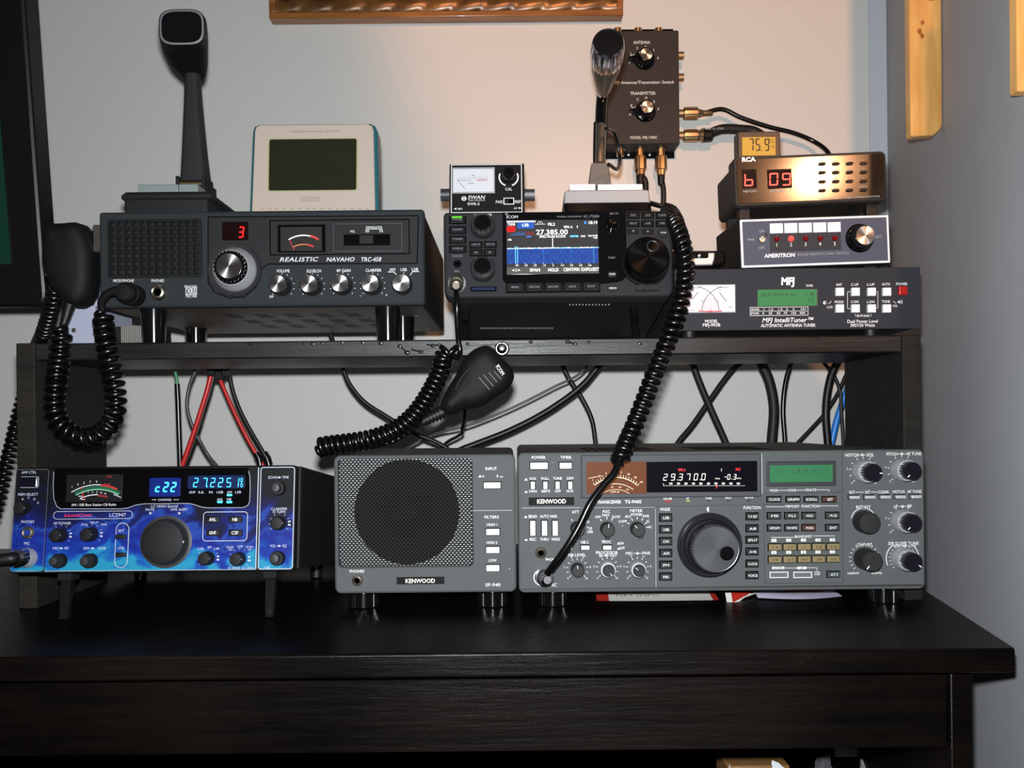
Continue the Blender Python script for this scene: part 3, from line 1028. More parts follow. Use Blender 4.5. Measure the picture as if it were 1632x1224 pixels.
# ================================================================== HF transceiver with colour screen (upper centre)
IY = .870
TILT = 10.3
o = pt(890, 472.6, IY)
D = Dev('screen_transceiver', 'compact black transceiver with a lit colour spectrum screen and large right tuning dial', 'radio', o, rx=-TILT)
icom = D
ipl = mat('dark_graphite_panel', (29, 30, 32.5), .75, spec=.3, bump=(900, .06))
ibz = mat('glossy_bezel', (8, 8, 11), .1)
ikey = mat('black_key', (11, 11, 13), .6, spec=.2)
idim = mat('dim_grey_print', (104, 106, 112), .6)
ihi = mat('key_edge', (62, 63, 66), .45)
a, b = D.P(707, 472.6), D.P(1072, 337)
IW0, IW1, IH = a[0], b[0], b[1]
m = MB()
pl = [D.P(*p) for p in ((711, 337.5), (1064, 334.5), (1070, 338), (1072, 344), (1073, 462), (1069, 469), (1061, 471), (722, 473.5), (713, 471), (708, 464), (706.5, 345), (707.5, 340))]
m.prism(pl, 0, .022, ipl, .003)
D.part(m, 'front_panel')
m = MB()
m.slab(IW0 + .006, .0025, IW1 - .006, IH - .003, .0222, .232, casebk)
case = D.part(m, 'case', bevel=.002)
# louvres and slots of the underside
m = MB()
def onz(px, py, z):
    d = D.R @ ray(px, py); q = D.o + d * ((z - D.o.z) / d.z)
    return q
for n_, x0, dx, py in ((13, 908, 5.2, 486), (31, 766, 3.8, 523.5)):
    for i in range(n_):
        q = onz(x0 + i * dx, py, .0022)
        m.box((q.x - .0006, q.y - .002, .0019), (q.x + .0006, q.y + .002, .0025), mat('bright_vent_rim', (150, 150, 150), .5))
m.build('vent_rims', case, kind='stuff')
# flip stand and feet
wz = lambda x, y: (D.I @ Vector(D.M @ Vector((x, y, 0)))).z
def ground(x, y):
    """local z of the shelf top under a local x, y"""
    c, s_ = math.cos(math.radians(TILT)), math.sin(math.radians(TILT))
    # world z = o.z + s*(-y) + c*z  -> solve for z
    return (ztop - o.z + s_ * y) / c
for px in (738, 1022):
    x = D.P(px, 500)[0]
    m = MB()
    g = ground(x, .042)
    m.loft([[(x + u * .004, .030 + v * .006 + .022, .003) for u, v in ((-1, -1), (1, -1), (1, 1), (-1, 1))],
            [(x + u * .0035, .030 + v * .005 + .012, g + .0012) for u, v in ((-1, -1), (1, -1), (1, 1), (-1, 1))]], gloss_black)
    D.part(m, 'stand_leg', bevel=.001)
m = MB()
g = ground(0, .042)
m.box((D.P(738, 500)[0] + .0035, .040, g + .002), (D.P(1022, 500)[0] - .0035, .045, g + .006), gloss_black)
D.part(m, 'stand_bar', bevel=.001)
for px in (760, 1008):
    x = D.P(px, 500)[0] * 1.0
    g = ground(x, .195)
    m = MB(); m.T = Matrix.Translation((x, .195, .003)) @ Matrix.Rotation(-PI / 2, 4, 'X')
    hz = .003 - g - .0002
    m.lathe(0, 0, [(0, .009), (max(.001, hz - .0025), .0085), (max(.0015, hz - .0018), .0075)], rubber, 20)
    D.part(m, 'rear_foot')
# bezel and screen
m = MB()
pl = [D.P(*p) for p in ((801, 339), (998, 337.5), (998, 440), (993, 447), (984, 450), (960, 452.5), (812, 453.5), (805, 451), (801, 446))]
m.prism(pl, -.0022, .001, ibz, .0012)
D.part(m, 'bezel')
m = MB()
YS = -.0026
scr = mat('screen_grey', (20, 20, 22), .15, emit=(66, 63, 64), es=1.0)
scw = mat('screen_white', (200, 200, 200), .3, emit=(240, 240, 240), es=1.0)
scb = mat('screen_light_blue', (40, 90, 170), .3, emit=(60, 130, 215), es=1.0)
scB = mat('screen_tab_blue', (20, 50, 110), .3, emit=(40, 84, 160), es=1.0)
scr_r = mat('screen_red', (150, 20, 20), .3, emit=(165, 24, 24), es=1.0)
scg = mat('screen_menu_grey', (40, 40, 40), .2, emit=(92, 90, 84), es=1.0)
sccy = mat('screen_cyan_line', (90, 180, 230), .3, emit=(110, 200, 250), es=1.0)
# waterfall: noisy blue picture of the screen
wf = bpy.data.materials.new('screen_waterfall'); wf.use_nodes = True
nt = wf.node_tree; bs = nt.nodes['Principled BSDF']
tc = nt.nodes.new('ShaderNodeTexCoord'); mp = nt.nodes.new('ShaderNodeMapping'); mp.inputs['Scale'].default_value = (1, 1, .25)
nz = nt.nodes.new('ShaderNodeTexNoise'); nz.inputs['Scale'].default_value = 700; nz.inputs['Detail'].default_value = 4
cr = nt.nodes.new('ShaderNodeValToRGB'); cr.color_ramp.elements[0].position = .3; cr.color_ramp.elements[0].color = rgb((24, 36, 110)); cr.color_ramp.elements[1].position = .75; cr.color_ramp.elements[1].color = rgb((42, 92, 190))
nt.links.new(tc.outputs['Object'], mp.inputs[0]); nt.links.new(mp.outputs[0], nz.inputs['Vector']); nt.links.new(nz.outputs['Fac'], cr.inputs['Fac'])
nt.links.new(cr.outputs[0], bs.inputs['Emission Color']); bs.inputs['Emission Strength'].default_value = 1; bs.inputs['Base Color'].default_value = (.01, .02, .06, 1); bs.inputs['Roughness'].default_value = .2
sx = lambda X: 780 + X / 8.16
sy = lambda Y: 330 + Y / 8.16
D.slab(m, 807, 352.8, 954.5, 437.2, YS, .0005, scr, .5)
y1, y2, y3 = YS - .0002, YS - .0004, YS - .0006
D.quad(m, sx(226), sy(795), sx(1420), sy(872), y1, scg)
D.quad(m, sx(228), sy(548), sx(1414), sy(742), y1, wf)
D.quad(m, sx(224), sy(192), sx(600), sy(212), y1, mat('screen_highlight', (120, 120, 125), .2, emit=(190, 190, 200), es=1))
D.quad(m, sx(362), sy(213), sx(580), sy(292), y1, scB)
D.frame(m, sx(222), sy(262), sx(338), sy(340), 7, y1, scr_r, 4)
rnd = random.Random(3)
for i in range(60):
    X = 230 + i * 19.8
    D.quad(m, sx(X), sy(553 - i * .25 - rnd.random() * 9), sx(X + 19.8), sy(561 - i * .3), y2, scw if rnd.random() > .3 else sccy)
for X, w in ((338, 9), (365, 9), (1350, 8)): D.quad(m, sx(X - w / 2), sy(525), sx(X + w / 2), sy(742), y2, sccy)
for X, w in ((700, 6), (1060, 6), (1088, 5)): D.quad(m, sx(X - w / 2), sy(550), sx(X + w / 2), sy(742), y2, scb)
D.quad(m, sx(815), sy(420), sx(826), sy(548), y3, scw)
D.texts(m, [('TUNE', sx(285), sy(240), 4.4, 12), ('LSB', sx(468), sy(250), 4.6, 10.5), ('FIL2', sx(805), sy(240), 4.6, 11), ('VFO A', sx(1020), sy(275), 4, 14.5), ('1', sx(1140), sy(272), 4.6), ('18:19', sx(1345), sy(218), 4.8, 14),
            ('27.385.00', sx(812), sy(341), 8.2, 51), ('SPECTRUM SCOPE', sx(818), sy(398), 4, 42), ('<1>', sx(348), sy(836), 4.4, 13), ('SPAN', sx(590), sy(833), 5, 16), ('HOLD', sx(830), sy(830), 5, 16.5),
            ('CENT/FIX', sx(1068), sy(826), 5, 26.5), ('EXPD/SET', sx(1308), sy(824), 5, 28), ('END', sx(1217), sy(394), 2.8, 7), ('10k/10dB', sx(1342), sy(388), 2.8, 15), ('+10dB', sx(1372), sy(416), 2.4, 7),
            ('-40k', sx(262), sy(440), 3, 7)], scw, y=y3, bold=.012)
for i, st in enumerate(('-40', '-30', '-20', '-10', '0', '+10', '+20', '+30', '+40')): D.text(m, st, sx(355 + i * 118), sy(772), 2.8, scw, 5.5 if st != '0' else 2, y=y3)
for i in range(9): D.quad(m, sx(345 + i * 118), sy(742), sx(349 + i * 118), sy(756), y3, scw)
D.text(m, 'TX', sx(280), sy(298), 3.4, scr_r, 9, y=y3, bold=.02); D.text(m, 'CENTER', sx(1100), sy(395), 3, sccy, 14, y=y3, bold=.03); D.text(m, 'OFF', sx(510), sy(402), 2.8, scb, 8, y=y3, bold=.03)
D.text(m, '1 3 5 7 9', sx(395), sy(352), 2.8, scb, 16, y=y3); D.text(m, '+20 +40', sx(525), sy(348), 2.6, scr_r, 12, y=y3); D.quad(m, sx(275), sy(372), sx(470), sy(375), y2, scb); D.quad(m, sx(470), sy(372), sx(580), sy(375), y2, scr_r)
D.line(m, [(sx(590), sy(240)), (sx(728), sy(238))], .4, scw, y=y3); D.line(m, [(sx(620), sy(238)), (sx(640), sy(206)), (sx(675), sy(206)), (sx(695), sy(238))], .4, scw, y=y3); D.line(m, [(sx(657), sy(236)), (sx(657), sy(208))], .4, scw, y=y3)
D.quad(m, sx(1230), sy(200), sx(1258), sy(236), y2, scb)
D.part(m, 'screen')
# controls
X4 = lambda X: 700 + X / 4.295
Y4 = lambda Y: 320 + Y / 4.295
for i, (st, c) in enumerate((('POWER', 133), ('TRANSMIT', 201), ('TUNER', 266), ('VOX/BK-IN', 331))):
    D.button(X4(72), Y4(c - 21), X4(180), Y4(c + 21), .0016, ikey, 1.2, txt=st, tm=idim, th=3.2, tw=17 if i else 15, well=hole)
m = MB(); D.slab(m, X4(86), Y4(112), X4(158), Y4(122), -.0020, -.001, mat('green_power_light', (60, 140, 30), .3, emit=(86, 176, 40), es=1), .5); D.part(m, 'power_light')
for (X, Y, st) in ((252, 303, 'P.AMP ATT'), (350, 301, 'NOTCH'), (252, 357, 'NB'), (347, 356, 'NR')):
    D.button(X4(X - 39), Y4(Y - 18), X4(X + 39), Y4(Y + 18), .0015, ikey, 1, txt=st, tm=idim, th=3.2, tw=14 if len(st) > 2 else 5.5, well=hole)
for (X, Y) in ((299, 182), (299, 476)):
    D.knob(X4(X), Y4(Y), 14.5, .0145, gloss_black, collar=mat('satin_black_ring', (34, 34, 36), .3), collar_r=20, collar_d=.0085, dome=.0006, flute=(24, .0004))
D.jack(X4(124), Y4(432), 6.5, gloss_black, hole, 'phones_jack', .0015)
for i, st in enumerate(('MENU', 'FUNCTION', 'M.SCOPE', 'QUICK', 'EXIT')):
    xx = 462 + i * 130
    D.button(X4(xx), Y4(568 - i * 1.5), X4(xx + 117), Y4(626 - i * 1.5), .0026, ikey, 1.4, txt=st, tm=idim, th=3.4, tw=16 if len(st) > 5 else 12, well=hole)
m = MB(); D.slab(m, X4(214), Y4(590), X4(392), Y4(620), -.0012, .001, hole, 2, .0004); D.slab(m, X4(222), Y4(596), X4(384), Y4(614), -.0018, 0, mat('blue_card_cover', (20, 28, 60), .3), 1.5, .0003); D.part(m, 'card_slot')
for r_, (Y, row) in enumerate(((102, ('RIT', 'dTX', 'CLEAR')), (158, ('SPLIT', 'A/B', 'V/M')))):
    for i, st in enumerate(row):
        D.button(X4(1290 + i * 98), Y4(Y - 16), X4(1366 + i * 99), Y4(Y + 16), .0015, ikey, 1, txt=st, tm=idim, th=3, tw=12 if len(st) > 3 else 8, well=hole)
for X, pts in ((1328, ((-3, 2), (3, 2), (0, -2.6))), (1426, ((-3, -2), (3, -2), (0, 2.6)))):
    mb = MB(); D.slab(mb, X4(X - 39), Y4(195), X4(X + 39), Y4(230), -.0015, .001, ikey, 1, .0006)
    x, z = D.P(X4(X), Y4(212)); mb.poly([(x + p * D.k * .8, z + q * D.k * .8) for p, q in pts], -.0018, idim)
    D.part(mb, 'push_button')
x, z = D.P(X4(1533), Y4(224))
mb = MB(); mb.lathe(x, z, [(-.0022, .002), (-.0022, .0042), (-.0014, .0050), (.0005, .0052)], mat('round_key', (34, 35, 38), .6, spec=.2), 28); D.text(mb, 'M.PAD', X4(1533), Y4(224), 2.6, white, 9, y=-.0024); D.part(mb, 'push_button')
D.knob(X4(1187), Y4(160), 10.2, .013, gloss_black, flute=(18, .0005), dome=.0005, yb=-.001)
D.button(X4(1152), Y4(492), X4(1212), Y4(528), .0036, mat('round_key', (34, 35, 38), .6, spec=.2), 3, txt='CLEAR', tm=white, th=2.6, tw=10)
D.button(X4(1150), Y4(584), X4(1223), Y4(620), .0018, mat('round_key', (34, 35, 38), .6, spec=.2), 4, txt='SPEECH', tm=white, th=2.6, tw=12)
# tuning dial with finger dimple
cx, cy = X4(1410), Y4(432)
m = MB(); x, z = D.P(cx, cy)
k = D.k
m.lathe(x, z, [(-.004, 33 * k), (-.005, 36 * k), (-.004, 38 * k), (.0005, 38.5 * k)], mat('dial_ring', (16, 16, 18), .3), 64)
m.slab(x - 17 * k, z - 46 * k, x + 20 * k, z - 36 * k, -.004, .0, ipl, .002, .001); m.slab(x - 4 * k, z - 48 * k, x + 4 * k, z - 40 * k, -.0065, -.003, ipl, .0015, .001)
D.part(m, 'dial_brake_ring')
dialm = mat('turned_black_dial', (150, 150, 150), .26, .0, aniso=.0)
dialm = mat('turned_black_dial_face', (34, 34, 36), .22, .9, aniso=.8)
m = MB()
m.lathe(x, z, [(-.021, .0003), (-.0215, 31 * k), (-.0205, 33 * k), (-.005, 35.5 * k), (-.003, 35.5 * k)], dialm, 96)
dial = D.part(m, 'tuning_dial')
m = MB()
px, pz = x + 7 * k, z + 17 * k
m.lathe(px, pz, [(-.0222, 9.6 * k), (-.0224, 9 * k), (-.0216, 8.3 * k), (-.0205, 5 * k), (-.0202, .3 * k)], mat('dimple_grey', (40, 40, 42), .35), 40, cap0=False)
m.build('finger_dimple', D.root)
# MIC connector
x, z = D.P(X4(124), Y4(572))
m = MB(); m.lathe(x, z, [(-.006, 9 * k), (-.0065, 11 * k), (-.005, 14 * k), (.0005, 14.3 * k)], bright, 40); D.part(m, 'microphone_socket')
m = MB()
D.text(m, 'ICOM', X4(500), Y4(117), 5, white, 18, y=-.0024)
m.ring(ellipse(*D.P(X4(461), Y4(97)), 2.1 * k, 2.1 * k, 14), .5 * k, -.0024, white)
D.texts(m, [('HF/50MHz TRANSCEIVER', X4(890), Y4(115), 2.8, 40), ('IC-7300', X4(1040), Y4(113), 4.4, 25)], idim, y=-.0024, bold=.01)
D.texts(m, [('TWIN PBT', X4(272), Y4(96), 3, 18), ('AF-RF/SQL', X4(298), Y4(393), 3, 26), ('PHONES', X4(124), Y4(379), 3.2, 16), ('MIC', X4(123), Y4(483), 3.2, 8.5)], idim, bold=.01)
D.text(m, 'CLR', X4(342), Y4(96), 3, white, 8.5, bold=.04)
D.texts(m, [('MULTI', X4(1195), Y4(94), 3.2, 13), ('TX/RX', X4(1178), Y4(395), 3, 12)], idim, y=-.0024, bold=.01)
D.part(m, 'lettering')

# ================================================================== SWR meter on the transceiver
def on_icom(px, yloc):
    x, z = D_ic.P(px, 337, 0)
    return D_ic.M @ Vector((x, yloc, IH - .0030 + .0003))
D_ic = icom
o = on_icom(778, .055)
D = Dev('swr_meter', 'small black SWR meter box with white-edged face, on the screen transceiver', 'meter', o, rx=-TILT)
fac = mat('black_meter_face', (9, 9, 10), .6, spec=.25)
a, b = D.P(716, 300), D.P(835.5, 260.5)
W0, W1, WH = a[0], b[0], b[1]
m = MB(); m.box((W0, .0005, .0005), (W1, .052, WH), mat('grey_meter_case', (45, 47, 50), .45)); D.part(m, 'case', bevel=.001)
m = MB(); m.box((W0 + .0005, -.0006, .001), (W1 - .0005, .0004, WH - .0005), fac)
D.frame(m, 719, 263, 832.5, 339, 1.3, -.0010, white)
D.part(m, 'faceplate')
m = MB()
D.slab(m, 721, 268, 789, 308.5, -.0020, .0005, mat('clear_bezel', (140, 142, 145), .25), .5, .0005)
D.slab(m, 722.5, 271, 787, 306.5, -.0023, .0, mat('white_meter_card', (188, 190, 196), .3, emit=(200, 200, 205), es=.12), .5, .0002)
blk = mat('black_print', (20, 20, 20), .6)
D.line(m, [(730, 289), (752, 289.6)], .6, blk, y=-.0026); D.line(m, [(760, 289), (777, 288.5)], 1.2, red_print, y=-.0026); D.line(m, [(728, 287), (741.5, 303)], .6, blk, y=-.0026)
D.line(m, [(731, 286), (787 - 9, 286)], .3, blk, y=-.0026)
for i, px in enumerate((734, 740, 748, 757, 765, 771, 776)): D.text(m, '12358C9'[i], px, 284, 2.2, red_print if i > 3 else blk, y=-.0026)
D.texts(m, [('SWR', 754, 281.5, 2, 6), ('POWER', 750, 294, 2, 10)], blk, y=-.0026)
D.part(m, 'meter')
D.knob(810.7, 283, 10.5, .012, gloss_black, flute=(14, .0006), dome=.0004)
x, z = D.P(803, 321.5), 0
m = MB(); D.frame(m, 802.5, 315.8, 819.5, 326.5, 1.4, -.0010, white); D.slab(m, 804, 317.3, 818, 325.2, -.0010, .0, hole, 0); D.slab(m, 804.5, 317.6, 811.5, 324.9, -.0026, 0, mat('switch_slider', (30, 30, 34), .35), .3, .0004); D.part(m, 'slide_switch')
m = MB()
D.arc(m, 810.7, 283, 14, 16.3, 65, 160, white, y=-.0010); D.arc(m, 810.7, 283, 14, 16.3, -160, -65, white, y=-.0010)
D.texts(m, [('CAL', 810.7, 302, 4.6, 11), ('FWD', 796, 322.5, 4.6, 11.5), ('REF', 825.5, 322, 4.6, 9.5), ('SWR-3', 754.6, 325.5, 4.4, 19), ('XMTR', 733, 333.5, 3, 8), ('ANT', 822, 332.5, 3, 6)], white, y=-.0010, bold=.012)
D.text(m, 'SWAN', 759.5, 315, 6, white, 28, y=-.0010, shear=.2, bold=.015); D.text(m, 'ELECTRONICS', 760, 319.9, 2.2, white, 26, y=-.0010)
x, z = D.P(739.5, 317); m.lathe(x, z, [(-.0010, 4 * D.k), (-.0009, 4 * D.k)], white, 20); D.text(m, 'S', 739.5, 317, 5, fac, y=-.0013, bold=.02)
D.text(m, '◄', 725.5, 333.5, 3, white, 4, y=-.0010); D.text(m, '►', 829, 332.3, 3, white, 4, y=-.0010)
D.part(m, 'lettering')
m = MB()
for px0, px1 in ((700, 716.2), (835.3, 852)):
    x0, z0 = D.P(px0, 311, .028); x1, _ = D.P(px1, 311, .028)
    s_ = -1 if px0 < 720 else 1
    mm = MB(); xa = W0 if s_ < 0 else W1
    L_ = abs(x1 - x0)
    mm.T = Matrix.Translation((xa, .028, z0)) @ Matrix.Rotation(PI / 2 * (1 if s_ > 0 else -1), 4, 'Z')
    mm.lathe(0, 0, [(-L_, .004), (-L_, .0072), (-L_ * .15, .0072), (-L_ * .15, .0078), (0, .0078)], mat('dull_nickel', (66, 68, 70), .45, .4), 24, flute=(20, .0003))
    D.part(mm, 'coax_socket')

# ================================================================== silver desk microphone on the transceiver
o = on_icom(966, .050)
D = Dev('chrome_microphone', 'chrome and black desk microphone with silver base, on the screen transceiver', 'microphone', o, rx=-TILT)
a, b = D.P(899, 322), D.P(1036, 299)
zs = a[1]; zt = b[1]
m = MB()
m.loft([[(x, y, .0) for x, y in rrect(a[0] + .004, .004, b[0] - .004, .10, .004)], [(x, y, zs - .001) for x, y in rrect(a[0] - .0005, .001, b[0] + .0005, .104, .004)]], gloss_black)
D.part(m, 'base_underside')
m = MB()
m.loft([[(x, y, zs - .0009) for x, y in rrect(a[0], .0, b[0], .105, .003)], [(x, y, zt - .003) for x, y in rrect(a[0] + .0008, .001, b[0] - .0008, .104, .003)], [(x, y, zt) for x, y in rrect(a[0] + .003, .005, b[0] - .003, .10, .003)]], mat('brushed_silver_base', (152, 153, 156), .6, .1, bump=(60, .1), stretch=(1, 12, 12)))
D.part(m, 'base')
for x0, x1 in ((907.5, 948.5), (952.5, 1023.5)):
    p, q = D.P(x0, 299, .010), D.P(x1, 294.3, .010)
    m = MB(); m.box((p[0], .008, zt - .0005), (q[0], .024, q[1]), mat('white_key_plastic_bar', (225, 226, 232), .35)); D.part(m, 'talk_bar', bevel=.0006)
ys = .048
m = MB()
def rr_(x0, x1, py, y0, y1, r=.002):
    p, q = D.P(x0, py, y0), D.P(x1, py, y0)
    return [(x, y, p[1]) for x, y in rrect(p[0], y0, q[0], y1, r, 3)]
m.loft([rr_(938, 974, 296, ys - .014, ys + .014), rr_(942.5, 970.5, 260, ys - .010, ys + .010)], mat('taupe_mount', (96, 92, 87), .7))
D.part(m, 'mount')
m = MB()
L_ = lambda px, py, y: Vector((D.P(px, py, y)[0], y, D.P(px, py, y)[1]))
m.tube([L_(956, 262, ys), L_(957, 198, ys)], .0068, nickel, 24)
D.part(m, 'chrome_tube')
m = MB()
m.tube(spline([L_(948.5, 262, ys), L_(948.8, 230, ys), L_(949.5, 196, ys)]), .0028, gloss_black, 10)
D.part(m, 'cable_channel')
m = MB()
m.tube(spline([L_(957, 200, ys), L_(957.5, 185, ys), L_(958.5, 165, ys - .001), L_(960, 152, ys - .004), D.L(961.3, 143, .930), D.L(961.8, 138, .922)]), .0069, gloss_black, 20)
D.part(m, 'gooseneck')
# head: axis from neck towards the viewer
tipc, neck = D.L(969.5, 67.5, .848), D.L(961.5, 146, .934)
ax = (tipc - neck)
m = MB()
M_ = at(tipc, ax)
m.T = M_
L1 = ax.length
kk = 25.2 * .848 / F
m.lathe(0, 0, [(.001, kk * .90), (-.0008, kk * .955), (.002, kk * 1.02)], chrome, 60, cap0=False)
m.lathe(0, 0, [(.002, kk * 1.02), (.012, kk * 1.10), (.024, kk * 1.08), (.034, kk * .99), (.0352, kk * .95)], chrome, 120, flute=(22, .0006), cap0=False, cap1=False)
D.part(m, 'head')
m = MB(); m.T = M_
m.lathe(0, 0, [(.0352, kk * .95), (.044, kk * .95), (.066, kk * .70), (L1 - .004, kk * .50), (L1, kk * .4)], mat('dull_grey_metal', (120, 115, 108), .36, .9), 60, cap0=False); D.part(m, 'head_collar')
m = MB(); m.T = M_
m.lathe(0, 0, [(-.0020, kk * .1), (-.0012, kk * .6), (.0004, kk * .91)], mat('black_mic_mesh', (5, 5, 7), .85, spec=.1), 48); D.part(m, 'head_grille')
# curly cord of the microphone down to the large transceiver
back = D.I @ pt(1066, 338, .90)
path = [(1064, 335, .925), (1072, 345, .90), (1080, 365, .868), (1089, 395, .852), (1093, 425, .846), (1091, 452, .842), (1084, 485, .838), (1072, 522, .834), (1057, 560, .830), (1041, 600, .826), (1026, 640, .822), (1010, 680, .815), (996, 712, .803), (985, 740, .792)]
P3 = spline([D.I @ pt(*p) for p in path], 10)
P3 = resample(P3, .003)
n1 = int(len(P3) * .40)
m = MB()
hp = helix(P3[:n1 + 1], .0064, .0066, 5); hp2 = helix(P3[n1:], .0068, .0088, 5)
m.tube(helix(P3, .0068, .0080, 6), .0030, cordm, 7)
D.part(m, 'coiled_cord')
m = MB()
m.tube(spline([D.I @ pt(*p) for p in ((1002, 318, .99), (1040, 325, .965), (1060, 332, .935), (1064, 335, .925))]), .003, cordm, 8)
D.part(m, 'cord'); m = MB()
m.tube(spline([D.I @ pt(*p) for p in ((985, 738, .792), (980, 752, .788), (962, 773, .784), (942, 800, .780), (922, 840, .778), (903, 872, .778), (886, 896, .782), (872, 914, .790))], 10), .0035, cordm, 12)
D.part(m, 'cord')
m = MB()
m.tube(spline([D.I @ pt(*p) for p in ((970, 262, .95), (985, 268, .99), (987, 245, 1.01), (980, 215, 1.0), (966, 205, .97))]), .0022, cordm, 8)
D.part(m, 'rear_cable')
mm = MB(); mm.T = D.I @ at(pt(866, 918.5, .822), Vector((.10, -1, .06)))
mm.lathe(0, 0, [(-.030, .0038), (-.028, .0052), (-.022, .0066), (-.014, .0070), (-.013, .0084), (-.004, .0084), (.0, .0080)], chrome, 32)
D.part(mm, 'plug')

# ================================================================== black hand microphone hung on the shelf edge
HY = .836
o = pt(760, 605, HY)
D = Dev('palm_microphone', 'black palm microphone with ribbed face hung on the hook at the front of the shelf', 'microphone', o)
out = [(762, 553), (778, 550.5), (788, 556), (802, 572), (815, 586), (819.5, 599), (815, 612), (787, 635), (761, 649.5), (740, 652.5), (714, 661.5), (702.5, 653), (711, 622), (726, 597), (736, 576)]
sp = spline([(x, 0, z) for x, z in [D.P(*p) for p in out + out[:1]]], 4)[:-1]
pl = [(p.x, p.z) for p in sp]
m = MB()
m.prism(pl, 0, 0, mk, steps=[(-.0105, .013), (-.0095, .009), (-.006, .0045), (-.001, .0012), (.004, 0), (.010, 0), (.0125, .0015), (.019, .004)], dome=.0012)
D.part(m, 'body', smooth=75)
m = MB()
for i, (ax_, ay, bx, by) in enumerate(((763, 601, 780.5, 621.5), (770.5, 597.5, 787, 616), (779, 593.5, 792, 609), (787.5, 592, 799, 604.5))):
    p, q = D.P(ax_, ay, -.010), D.P(bx, by, -.010)
    m.tube([(p[0], -.0112, p[1]), (q[0], -.0112, q[1])], .0006, mat('soft_black_rib', (30, 30, 32), .4), 6)
D.part(m, 'sound_slots')
m = MB()
q = [D.P(*p, -.0105) for p in ((775, 572), (752, 584), (734, 604), (726, 620))]
m.tube(spline([(x, -.0085, z) for x, z in q]), .0022, mk, 8)
q = [D.P(*p, -.0105) for p in ((784, 571), (760, 586), (742, 605), (733, 622))]
m.tube(spline([(x, -.0090, z) for x, z in q]), .0016, mk, 8)
D.part(m, 'face_ridge')
m = MB(); D.text(m, 'ICOM', 797.5, 591, 5.6, white, 17, y=-.0122, rot=-55, bold=.01); m.ring(ellipse(*D.P(794.5, 582.5, -.011), 1.5 * D.k, 1.5 * D.k, 12), .4 * D.k, -.0122, white); D.part(m, 'lettering')
m = MB()
sx_ = [D.I @ pt(708, 655, .842), D.I @ pt(690, 664, .842), D.I @ pt(672, 673, .842)]
m.tube(sx_, lambda t: .0062 - .0026 * t, rubber, 12)
for i in range(6):
    t = .12 + i * .15
    p = sx_[0].lerp(sx_[2], t); d = (sx_[2] - sx_[0]).normalized()
    m.tube([p - d * .001, p + d * .001], .0078 - .0028 * t, rubber, 12)
D.part(m, 'strain_relief')
path = [(724, 566, .842), (716, 559, .843), (708, 568, .844), (704, 586, .842), (694, 610, .840), (680, 635, .838), (662, 660, .836), (636, 682, .834), (602, 697, .831), (570, 704, .830), (540, 708, .830), (513, 712, .832), (506, 714, .833)]
P3 = spline([D.I @ pt(*p) for p in path], 10)
m = MB(); m.tube(helix(P3, .0080, .0058, 4), .0027, cordm, 7); D.part(m, 'coiled_cord')
m = MB()
m.tube(spline([D.I @ pt(*p) for p in ((672, 673, .842), (650, 690, .846), (625, 704, .845), (598, 711, .842), (560, 714, .844), (525, 716, .842), (506, 714, .836))], 10), .0021, cordm, 8)
D.part(m, 'cord'); m = MB()
m.tube(spline([D.I @ pt(*p) for p in ((727, 462, .846), (728, 480, .838), (729, 520, .842), (731, 545, .848), (733, 562, .849), (729, 570, .846), (722, 566, .843))], 10), .0028, cordm, 10)
D.part(m, 'cord')
mm = MB(); mm.T = D.I @ at(pt(727.5, 450, .847), Vector((.02, -1, -.42)))
mm.lathe(0, 0, [(-.0150, .0034), (-.0145, .0045), (-.008, .0056), (-.007, .0072), (.004, .0072), (.012, .0068)], nickel, 28); D.part(mm, 'plug')
# ================================================================== antenna tuner (right end of the shelf)
TY = .880
o = pt(1271, 527, TY)
D = Dev('antenna_tuner', 'long black antenna tuner box with green readout and white buttons, right end of shelf', 'antenna tuner', o)
tuner = D
tp = mat('blue_black_panel', (33, 33.5, 40), .75, spec=.3, bump=(1200, .1))
a, b = D.P(1076, 527.5), D.P(1466.5, 425.5)
TX0, TX1, TH0, TH = a[0], b[0], a[1], b[1]
base = ztop - o.z
m = MB(); m.box((TX0, 0, TH0), (TX1, .0022, TH), tp); D.part(m, 'faceplate', bevel=.0008)
m = MB(); m.box((TX0 + .0006, .0024, TH0 + .001), (TX1 - .0006, .215, TH - .0008), mat('black_tuner_case', (16, 16, 18), .7, spec=.3)); D.part(m, 'case', bevel=.0012)
for px in (1105, 1400):
    for y in (.02, .12):
        x = D.P(px, 527)[0]
        m = MB(); m.T = Matrix.Translation((x, y, TH0 + .001)) @ Matrix.Rotation(-PI / 2, 4, 'X')
        hz = TH0 + .001 - base - .0002
        m.lathe(0, 0, [(0, .009), (hz * .8, .0085), (hz, .0075)], rubber, 20); D.part(m, 'foot')
m = MB()
D.slab(m, 1087, 454, 1172, 498.5, -.0016, .001, mat('clear_bezel', (140, 142, 145), .25), .5, .0004)
mc = mat('white_meter_card', (150, 156, 164), .3)
D.slab(m, 1089, 455.5, 1170.5, 497, -.0019, 0, mc, .5, .0002)
blk = mat('black_print', (20, 20, 20), .6)
yy = -.0022
D.arc(m, 1158, 497, 39.5, 40.4, -88, -12, blk, y=yy); D.arc(m, 1105, 497, 39.5, 40.4, 12, 88, blk, y=yy)
for i in range(9):
    t = math.radians(-70 + i * 17.5)
    D.line(m, [(1131.5, 497), (1131.5 + 26 * math.sin(t), 497 - 22 * math.cos(t))], .5, mat('pink_print', (200, 110, 115), .6), y=yy)
D.line(m, [(1112, 496), (1131.5, 497.5), (1150, 496)], 1.6, red_print, y=yy)
D.line(m, [(1103, 477), (1112, 466)], 1.0, blk, y=yy); D.line(m, [(1146, 467), (1157, 481)], 1.0, blk, y=yy)
